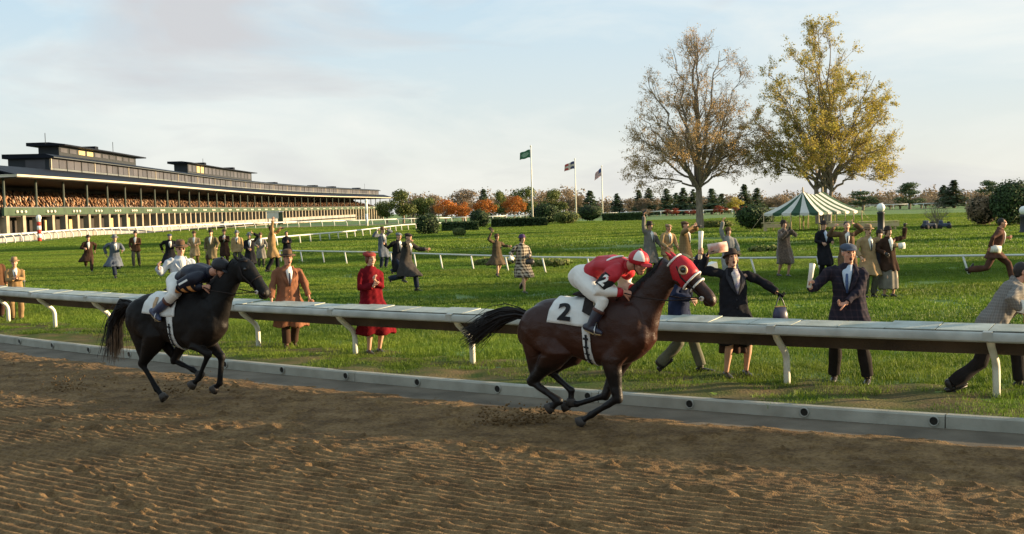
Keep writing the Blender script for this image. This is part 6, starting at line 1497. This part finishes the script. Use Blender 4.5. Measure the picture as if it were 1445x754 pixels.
    g2 = grid(.066, .094, 92, 160, .030, 2, 13).build('girth_strap', M_NUM, root, True)
    for j in range(5): 
        a = 96 + j * 13; grid(.048, .112, a, a + 3.2, .034, 2, 2).build('girth_lace', M_NUM, root)
    gl = grid(.035, .125, -182, -60, .016, 3, 15).build('girth', M_CLOTHW, root, True)
    sd = MB(); sd.loft([(V(0, -.14, 1.475), (.12, 0, 0), (0, 0, .022)), (V(0, -.02, 1.47), (.15, 0, 0), (0, 0, .035)), (V(0, .14, 1.485), (.13, 0, 0), (0, 0, .04)), (V(0, .24, 1.53), (.06, 0, 0), (0, 0, .03))], 16); link(remesh(sd, .014, 3), 'saddle', M_LEATH, root)
    for s in (-1, 1):
        fl_ = MB(); A = [tor_pt(.02, s * 22, .045, zoff), tor_pt(.16, s * 22, .045, zoff), tor_pt(.20, s * 52, .045, zoff), tor_pt(.13, s * 66, .045, zoff), tor_pt(.04, s * 58, .045, zoff)]; fl_.prism(A, Vector((s * .01, 0, 0))); fl_.build('saddle_flap', M_LEATH, root)
    # bridle
    def strap(ts, name='bridle_strap', m=M_LEATH, r=.010, out=1.05):
        mb = MB(); pts = []
        mb.tube(ts, r, 6, round_=False); return mb.build(name, m, root, True)
    def ring(t, u, w, h, name, m, r=.010): 
        pts = [hp(t, u + math.sin(2 * math.pi * k / 16) * h, math.cos(2 * math.pi * k / 16) * w) for k in range(17)]; mb = MB(); mb.tube(pts, r, 6, round_=False, cap=False); return mb.build(name, m, root, True)
    ring(.56, .006, .073, .093, 'noseband', M_LEATH if not hood else M_WSILK, .012)
    for s in (-1, 1):
        strap([hp(.10, .02, s * .098), hp(.30, -.03, s * .104), hp(.55, -.03, s * .080), hp(.80, -.045, s * .066)], 'cheekpiece'); strap([hp(.02, .06, s * .08), hp(.12, .12, s * .04)], 'browband')
        MB().lathe(hp(.80, -.045, s * .072), [(.022, -.004), (.028, -.004), (.028, .004), (.022, .004)], 14, Matrix.Rotation(R(90), 3, 'Y')).build('bit_ring', M_METAL, root, True)
    if hood:
        hs = MB(); hs.loft([(hp(t, u), (w + .009, 0, 0), hu * (h + .009), .92) for t, u, w, h in HS[:4] + [(.43, .0, .078, .108)]], 24, cap=False)
        ho_ = hs.build('hood', M_REDC, root, True); k = ho_.modifiers.new('t', 'SOLIDIFY'); k.thickness = .006
        for (t, u, w, h) in ((.435, .0, .094, .124),): 
            pts = [hp(t, u + math.sin(2 * math.pi * q / 24) * h, math.cos(2 * math.pi * q / 24) * w) for q in range(25)]; mb = MB(); mb.tube(pts, .012, 6, round_=False, cap=False); mb.build('hood_trim', M_WSILK, root, True)
        pts = [hp(-.03, .01 + math.sin(2 * math.pi * q / 24) * .10, math.cos(2 * math.pi * q / 24) * .09) for q in range(25)]; mb = MB(); mb.tube(pts, .012, 6, round_=False, cap=False); mb.build('hood_trim', M_WSILK, root, True)
        for s in (-1, 1):
            Me = Matrix.Rotation(R(90 * s), 3, 'Y'); c = hp(.235, .045, s * .104); MB().lathe(c, [(.046, -.01), (.052, .004), (.047, .018), (.034, .022), (.030, .004)], 20, Me).build('eye_cup', mat('cup_tan', (.42, .30, .17), .5, .15, 9), root, True); MB().ell(c + Vector((s * .004, 0, 0)), (.012, .030, .030), None, 12, 8).build('eye', mat('horse_eye', (.008, .006, .005), .08, .1, 9, spec=.8), root, True)
    for s in (-1, 1): pass
    X = Matrix.Translation(loc) @ Matrix.Rotation(R(face + 180), 4, 'Z')
    return dict(root=root, hp=hp, X=X, bit=[hp(.80, -.045, s * .075) for s in (-1, 1)])

def jockey(label, loc, face, J, cap_m, cap_m2, jacket, sleeve_m, cuff_m, boot_m, number, num_m, band_m, seed, hz, hdir, helmet_quarter=None, stripe=None):
    """J: joints in the horse's frame: pel, mid, sho (centre), head, kneeN/F, ankN/F, elN/F, haN/F"""
    root = empty('jockey', loc, R(face + 180)); tag(root, label, 'jockey'); v = lambda k: Vector(J[k])
    pel, mid, sho, hc = v('pel'), v('mid'), v('sho'), v('head'); ax = (sho - pel).normalized(); X = Vector((1, 0, 0)); bk = X.cross(ax).normalized()   # bk towards the back (up)
    F_ = Vector(hdir).normalized(); U_ = (Vector((0, 0, 1)) - F_ * F_.z).normalized(); HM = M3(F_.cross(U_).normalized(), F_, U_)
    sh = {s: sho + X * s * .175 - bk * .02 for s in (-1, 1)}; hip = {s: pel + X * s * .09 - bk * .02 for s in (-1, 1)}
    b = MB(); fg = MB()
    b.loft([(pel, X * .13, bk * .10), (mid, X * .13, bk * .095), (sho, X * .14, bk * .09)], 14); nk = sho + ax * .05
    b.tube([sho, nk.lerp(hc, .5), hc - HM @ Vector((0, .02, .03))], [.06, .055, .056], 12); b.ell(hc + HM @ Vector((0, -.012, .025)), (.074, .092, .092), HM); b.ell(hc + HM @ Vector((0, .022, -.035)), (.060, .064, .072), HM); b.ell(hc + HM @ Vector((0, .05, -.088)), (.034, .032, .027), HM)
    b.tube([hc + HM @ Vector((0, .082, .022)), hc + HM @ Vector((0, .106, -.018)), hc + HM @ Vector((0, .094, -.026))], [.011, .016, .015], 7)
    for s in (-1, 1): b.ell(hc + HM @ Vector((s * .076, -.008, 0)), (.013, .022, .034), HM, 8, 6); b.ell(hc + HM @ Vector((s * .036, .066, -.02)), (.024, .022, .022), HM, 8, 6)
    for s, q in ((1, 'N'), (-1, 'F')):
        e, h = v('el' + q), v('ha' + q); h = Vector((h.x, h.y, h.z)); b.tube([sh[s], e, h], [.045, .037, .026], 10); b.tube([hip[s], v('kn' + q), v('an' + q)], [.075, .05, .035], 10)
        d = (h - e).normalized(); hand_geo(b, fg, h, (d + Vector((-.25 * s, .2, -.15))).normalized(), Vector((-s, .1, -.5)), 1 if s < 0 else -1, 62, 6)
    me = remesh(b, .0105, 3, .4); join_mesh(me, fg); link(me, 'body', SKIN2, root)
    # breeches
    t = MB(); t.ell(pel - ax * .03 + bk * .005, (.168, .165, .145), M3(X, ax, bk)); t.loft([(pel, X * .155, bk * .125), (pel.lerp(mid, .6), X * .14, bk * .112)], 16)
    for s, q in ((1, 'N'), (-1, 'F')):
        kn, an = v('kn' + q), v('an' + q); t.tube([hip[s], hip[s].lerp(kn, .5), kn, kn.lerp(an, .35)], [.115, .100, .076, .066], 14)
    me = remesh(t, .012, 3); wrinkle(me, lambda c: .007 * vnoise(c, 20, 2) + .006 * vnoise(c, 45, 3)); link(me, 'breeches', M_WSILK, root)
    for s, q in ((1, 'N'), (-1, 'F')):
        kn, an = v('kn' + q), v('an' + q); toe = v('toe' + q); m = MB(); m.tube([kn.lerp(an, .30), kn.lerp(an, .6), an.lerp(kn, .06)], [.066, .060, .046], 12, round_=False); fd = (toe - an).normalized(); m.tube([an - fd * .04, an + fd * .05, toe], [.042, .040, .028], 12); bt = link(remesh(m, .011, 2), 'boot', boot_m, root)
        MB().tube([kn.lerp(an, .26), kn.lerp(an, .37)], .0685, 14, round_=False).build('boot_top', mat('boot_top_brown', (.10, .04, .028), .5, .15, 9), bt, True)
        sole = MB(); sole.tube([an - fd * .045 - Vector((0, 0, .035)), an + fd * .06 - Vector((0, 0, .04)), toe - Vector((0, 0, .022))], [(.034, .010), (.036, .010), (.024, .009)], 8, hint=Vector((0, 0, 1))); sole.build('boot_sole', mat('sole_tan', (.36, .25, .11), .7, .2, 9), bt, True)
        # stirrup
        c = an + fd * .085; st = MB(); st.tube([c + Vector((-.045, 0, -.045)), c + Vector((-.05, 0, .02)), c + Vector((0, 0, .085)), c + Vector((.05, 0, .02)), c + Vector((.045, 0, -.045)), c + Vector((-.045, 0, -.045))], .007, 6, round_=False); st.build('stirrup', M_METAL, root, True); MB().tube([c + Vector((0, 0, .085)), tor_pt(.14, 30 * s, .05, hz)], .011, 6, round_=False).build('stirrup_leather', mat('leather_pale', (.45, .36, .22), .6, .1, 9), root, True)
    # jacket
    j = MB(); j.loft([(pel.lerp(mid, .25) + bk * .0, X * .158, bk * .125), (mid + bk * .012, X * .176, bk * .130), (mid.lerp(sho, .6) + bk * .012, X * .20, bk * .128), (sho + ax * .01, X * .18, bk * .105), (sho + ax * .065, X * .10, bk * .075)], 20)
    for s, q in ((1, 'N'), (-1, 'F')):
        e, h = v('el' + q), v('ha' + q); j.tube([sh[s] - X * s * .04, sh[s].lerp(e, .18), sh[s].lerp(e, .5)], [.080, .086, .074], 14)
    me = remesh(j, .012, 3); wrinkle(me, lambda c: .012 * vnoise(c * np.array([1, .6, 1]), 16, 4) + .008 * vnoise(c * np.array([1.3, .7, 1]), 40, 5)); link(me, 'jacket', jacket, root)
    for s, q in ((1, 'N'), (-1, 'F')):
        e, h = v('el' + q), v('ha' + q); d = (h - e).normalized(); m = MB(); m.tube([sh[s].lerp(e, .40), sh[s].lerp(e, .75), e, e.lerp(h, .4), e.lerp(h, .78)], [.075, .072, .068, .062, .052], 14, round_=False); me = remesh(m, .011, 2); wrinkle(me, lambda c: .005 * vnoise(c, 30, 7)); sl = link(me, 'sleeve', sleeve_m, root)
        MB().tube([e.lerp(h, .76), e.lerp(h, .90), h], [.053, .050, .040], 14, round_=False).build('cuff', cuff_m, sl, True)
    # number band on the near arm
    s = 1; e = v('elN'); a = sh[1].lerp(e, .30); c2 = sh[1].lerp(e, .84); d = (c2 - a).normalized(); MB().tube([a, a.lerp(c2, .5), c2], [.0855, .082, .079], 22, round_=False, cap=False).build('arm_band', band_m, root, True)
    nn = X - d * X.dot(d); nn.normalize(); tt = d.cross(nn)
    upv = -d; rt = upv.cross(nn).normalized() * 1.0
    def apos(x, y): ang = x * .11 / .084; return a.lerp(c2, .5) + upv * y * .125 + (nn * math.cos(ang) + rt * math.sin(ang)) * .0865
    sgn = 1 if rt.dot(Vector((0, 1, 0))) > 0 else -1
    o = glyph_on(number, (lambda x, y: apos(x * sgn, y)), root, num_m); k = o.modifiers.new('t', 'SOLIDIFY'); k.thickness = .003
    if stripe is not None:   # white chevron across the shoulders
        for s in (-1, 1):
            p0 = sho + ax * .03 + bk * .096; p1 = mid.lerp(sho, .45) + bk * .112 + X * s * .15
            mb = MB(); q = [p0.lerp(p1, t) + bk * (.022 - .075 * t * t) for t in np.linspace(0, 1, 7)]; mb.tube(q, [(.012, .030) if abs(q[1].x - q[0].x) < 0 else (.030, .012)] * 7, 8, hint=X.cross(q[1] - q[0]), round_=False); mb.build('chevron', stripe, root, True)
        mb = MB(); mb.tube([sh[1] + bk * .075 - X * .05, sh[1].lerp(v('elN'), .22) + X * .06], [(.05, .014), (.045, .014)], 10, hint=X)
    MB().tube([sho + ax * .03, sho.lerp(hc, .42)], [.085, .068], 14, round_=False).build('collar', jacket, root, True)
    # helmet, peak, goggles
    W = lambda x, y, z: hc + HM @ Vector((x, y, z)); hm = MB(); hm.ell(W(0, -.012, .045), (.108, .128, .100), HM); me = remesh(hm, .011, 2); me.name = 'helmet'
    bm = bmesh.new(); bm.from_mesh(me); inv = HM.transposed()
    dl = [f for f in bm.faces if (inv @ (f.calc_center_median() - hc)).z < .005]; bmesh.ops.delete(bm, geom=dl, context='FACES'); bm.to_mesh(me); bm.free()
    ho_ = link(me, 'helmet', cap_m, root); k = ho_.modifiers.new('t', 'SOLIDIFY'); k.thickness = .006
    MB().ell(W(0, .128, .022), (.075, .055, .010), HM @ Matrix.Rotation(R(-12), 3, 'X')).build('helmet_peak', cap_m, ho_, True); MB().ell(W(0, -.012, .148), (.022, .022, .016), HM, 10, 8).build('helmet_button', cap_m, ho_, True)
    if helmet_quarter is not None:
        for (a0, a1) in ((15, 80), (195, 260), (-75 + 360 - 255 + 0, 0)) [:2]:
            mb = MB(); na = 9; nz = 8
            for i in range(na):
                for q in range(nz):
                    az = R(a0 + (a1 - a0) * i / (na - 1)); el = R(6 + 70 * q / (nz - 1)); mb.v.append(tuple(W(.1115 * math.cos(el) * math.cos(az), -.012 + .1315 * math.cos(el) * math.sin(az), .045 + .1035 * math.sin(el))))
            mb.f = [(i * nz + q, (i + 1) * nz + q, (i + 1) * nz + q + 1, i * nz + q + 1) for i in range(na - 1) for q in range(nz - 1)]; mb.build('helmet_panel', helmet_quarter, ho_, True)
    for s in (-1, 1): MB().ell(W(s * .031, .083, .010), (.012, .008, .0085), HM, 8, 6).build('eye', M_EYE, root, True); MB().tube([W(s * .085, .02, .02), W(s * .075, .035, -.05), W(s * .03, .05, -.108)], .006, 5).build('chin_strap', M_LEATH, root, True)
    MB().ell(W(0, .087, -.060), (.022, .008, .006), HM, 8, 6).build('mouth', M_LIP, root, True)
    return root
def reins(loc, face, H, hands, label):
    root = empty('reins', loc, R(face + 180)); tag(root, label, 'reins')
    for s, h in zip((-1, 1), hands):
        b = H['bit'][0 if s < 0 else 1]; h = Vector(h); MB().tube([b, b.lerp(h, .4) + Vector((s * .06, 0, -.04)), b.lerp(h, .75) + Vector((s * .07, 0, -.03)), h, h + Vector((-.02 * s, -.10, -.10))], .007, 6, round_=False).build('rein', M_LEATH, root, True)

# --- leading horse, number 2
bay = coat_mat('bay_coat', (.034, .0100, .0048), (.005, .0036, .0034), (.042, .0125, .0060), .45)
L2 = gp(835, 604, DIRT_Z); FC = 62
legs2 = dict(nh=[(.13, -.50, 1.12), (.15, -.30, .84), (.11, -.66, .50), (.10, -.34, .295), (.10, -.44, .225)], fh=[(.13, -.48, 1.12), (.15, -.20, .84), (.11, -.54, .58), (.10, -.28, .385), (.10, -.29, .27)],
             nf=[(.135, .50, 1.02), (.14, .31, .78), (.11, .37, .365), (.10, .04, .16), (.10, -.07, .09)], ff=[(.135, .50, 1.02), (.14, .32, .78), (.10, .13, .35), (.10, -.22, .235), (.10, -.34, .21)])
def tail2(rs, t0):
    w = rs.normal(0, 1); v = rs.normal(0, 1); L = rs.uniform(.55, .80); dr = rs.uniform(.0, .28) * rs.uniform(.2, 1)
    return [t0 + Vector((w * .015, .06, v * .015)), t0 + Vector((w * .03, -.07, .03 + v * .025)), t0 + Vector((w * .05, -.25, .02 + v * .045 - dr * .15)), t0 + Vector((w * .07, -.30 - L * .25, -.05 + v * .06 - dr * .5)), t0 + Vector((w * .09 + rs.normal(0, .02), -.20 - L * .72, -.16 + v * .055 - dr * .9 + rs.normal(0, .02)))]
H2 = horse('bay racehorse with red hood galloping, wearing white number 2 cloth', L2, FC, legs2, ((1.00, 1.80), (1.43, 1.385)), bay, 0.0, tail2, '2', M_NUM, True, 3)
J2 = dict(pel=(0, -.02, 1.66), mid=(0, .16, 1.755), sho=(0, .40, 1.755), head=(.0, .60, 1.80), knN=(.25, .28, 1.40), anN=(.30, .14, 1.13), toeN=(.31, .27, 1.085), knF=(-.25, .28, 1.40), anF=(-.30, .14, 1.13), toeF=(-.31, .27, 1.085), elN=(.29, .24, 1.53), haN=(.15, .47, 1.50), elF=(-.29, .28, 1.55), haF=(-.13, .50, 1.51))
jockey('crouching jockey in red and white silks and quartered cap on the bay horse', L2, FC, J2, M_REDC, M_WSILK, M_REDC, M_WSILK, M_REDC, mat('boot_navy', (.02, .02, .035), .35, .2, 9, spec=.5), '2', M_NUMW, M_NUM, 1, 0.0, (.45, .80, -.25), helmet_quarter=M_WSILK, stripe=M_WSILK)
reins(L2, FC, H2, (J2['haF'], J2['haN']), 'dark leather reins from the hooded bay horse to its jockey')
# --- second horse, number 1
blackc = coat_mat('black_coat', (.0055, .0045, .004), (.004, .0035, .0035), (.011, .0075, .0055), .6)
L1 = gp(258, 571, DIRT_Z)
legs1 = dict(nh=[(.13, -.50, 1.16), (.15, -.26, .88), (.11, -.57, .49), (.10, -.34, .17), (.10, -.25, .085)], fh=[(.13, -.46, 1.16), (.15, -.02, .86), (.11, -.22, .52), (.10, .10, .42), (.10, .20, .36)],
             nf=[(.135, .50, 1.05), (.14, .26, .82), (.11, .57, .66), (.10, .38, .34), (.10, .29, .27)], ff=[(.135, .50, 1.05), (.14, .30, .82), (.10, .60, .60), (.10, .55, .26), (.10, .47, .19)])
def tail1(rs, t0):
    w = rs.normal(0, 1); v = rs.normal(0, 1); L = rs.uniform(.45, .72); dr = rs.uniform(0, 1)
    return [t0 + Vector((w * .015, .06, v * .015)), t0 + Vector((w * .03, -.07, .05 + v * .02)), t0 + Vector((w * .05, -.20, .02 + v * .04 - dr * .04)), t0 + Vector((w * .07, -.30 - .08 * dr, -.16 + v * .05 - dr * .06)), t0 + Vector((w * .09, -.34 - .14 * dr + rs.normal(0, .03), -L + v * .03))]
H1 = horse('black racehorse galloping second along the rail, wearing a white cloth', L1, FC, legs1, ((1.07, 1.80), (1.47, 1.40)), blackc, .03, tail1, '1', M_NUMT, False, 8)
J1 = dict(pel=(0, .05, 1.595), mid=(0, .23, 1.69), sho=(0, .50, 1.70), head=(.03, .76, 1.765), knN=(.25, .16, 1.44), anN=(.30, -.14, 1.22), toeN=(.31, -.04, 1.14), knF=(-.25, .16, 1.44), anF=(-.30, -.14, 1.22), toeF=(-.31, -.04, 1.14), elN=(.29, .26, 1.54), haN=(.15, .56, 1.55), elF=(-.29, .30, 1.57), haF=(-.13, .58, 1.56))
nvy = mat('silk_navy', (.007, .008, .018), .5, .15, 10, bump=.12, bscale=40)
jockey('crouching jockey in navy with orange striped sleeves on the black horse', L1, FC, J1, mat('cap_black', (.012, .012, .014), .5, .15, 10), None, nvy, cloth('silk_tiger', (.012, .010, .012), 'stripe', (.52, .24, .08), 11), nvy, mat('boot_blue', (.035, .045, .09), .4, .2, 9, spec=.5), '1', M_NUMW, nvy, 2, .03, (.15, .95, -.35))
reins(L1, FC, H1, (J1['haF'], J1['haN']), 'dark leather reins from the black horse to its jockey')
# clods thrown up behind the hooves
def clods(px, py, n, sp_, seed, label):
    rs = np.random.RandomState(seed); c = gp(px, py, DIRT_Z); mb = MB()
    for k in range(n):
        t = abs(rs.normal(0, 1)); p = c + Vector((rs.normal(0, sp_) - .2 * t, rs.normal(0, sp_ * .5), abs(rs.normal(0, .10)) + .01)); r = rs.uniform(.004, .016); mb.ell(p, (r * rs.uniform(.8, 1.6), r, r * rs.uniform(.6, 1.1)), None, 6, 4)
    tag(mb.build('flying_dirt', m_dirt), label, 'dirt', kind='stuff')
clods(752, 600, 420, .26, 1, 'loose dirt thrown up behind the bay horse'); clods(270, 556, 130, .25, 2, 'loose dirt thrown up under the black horse'); clods(120, 552, 120, .25, 3, 'loose dirt thrown up behind the black horse')
bpy.data.scenes.remove(_tmp_sc)
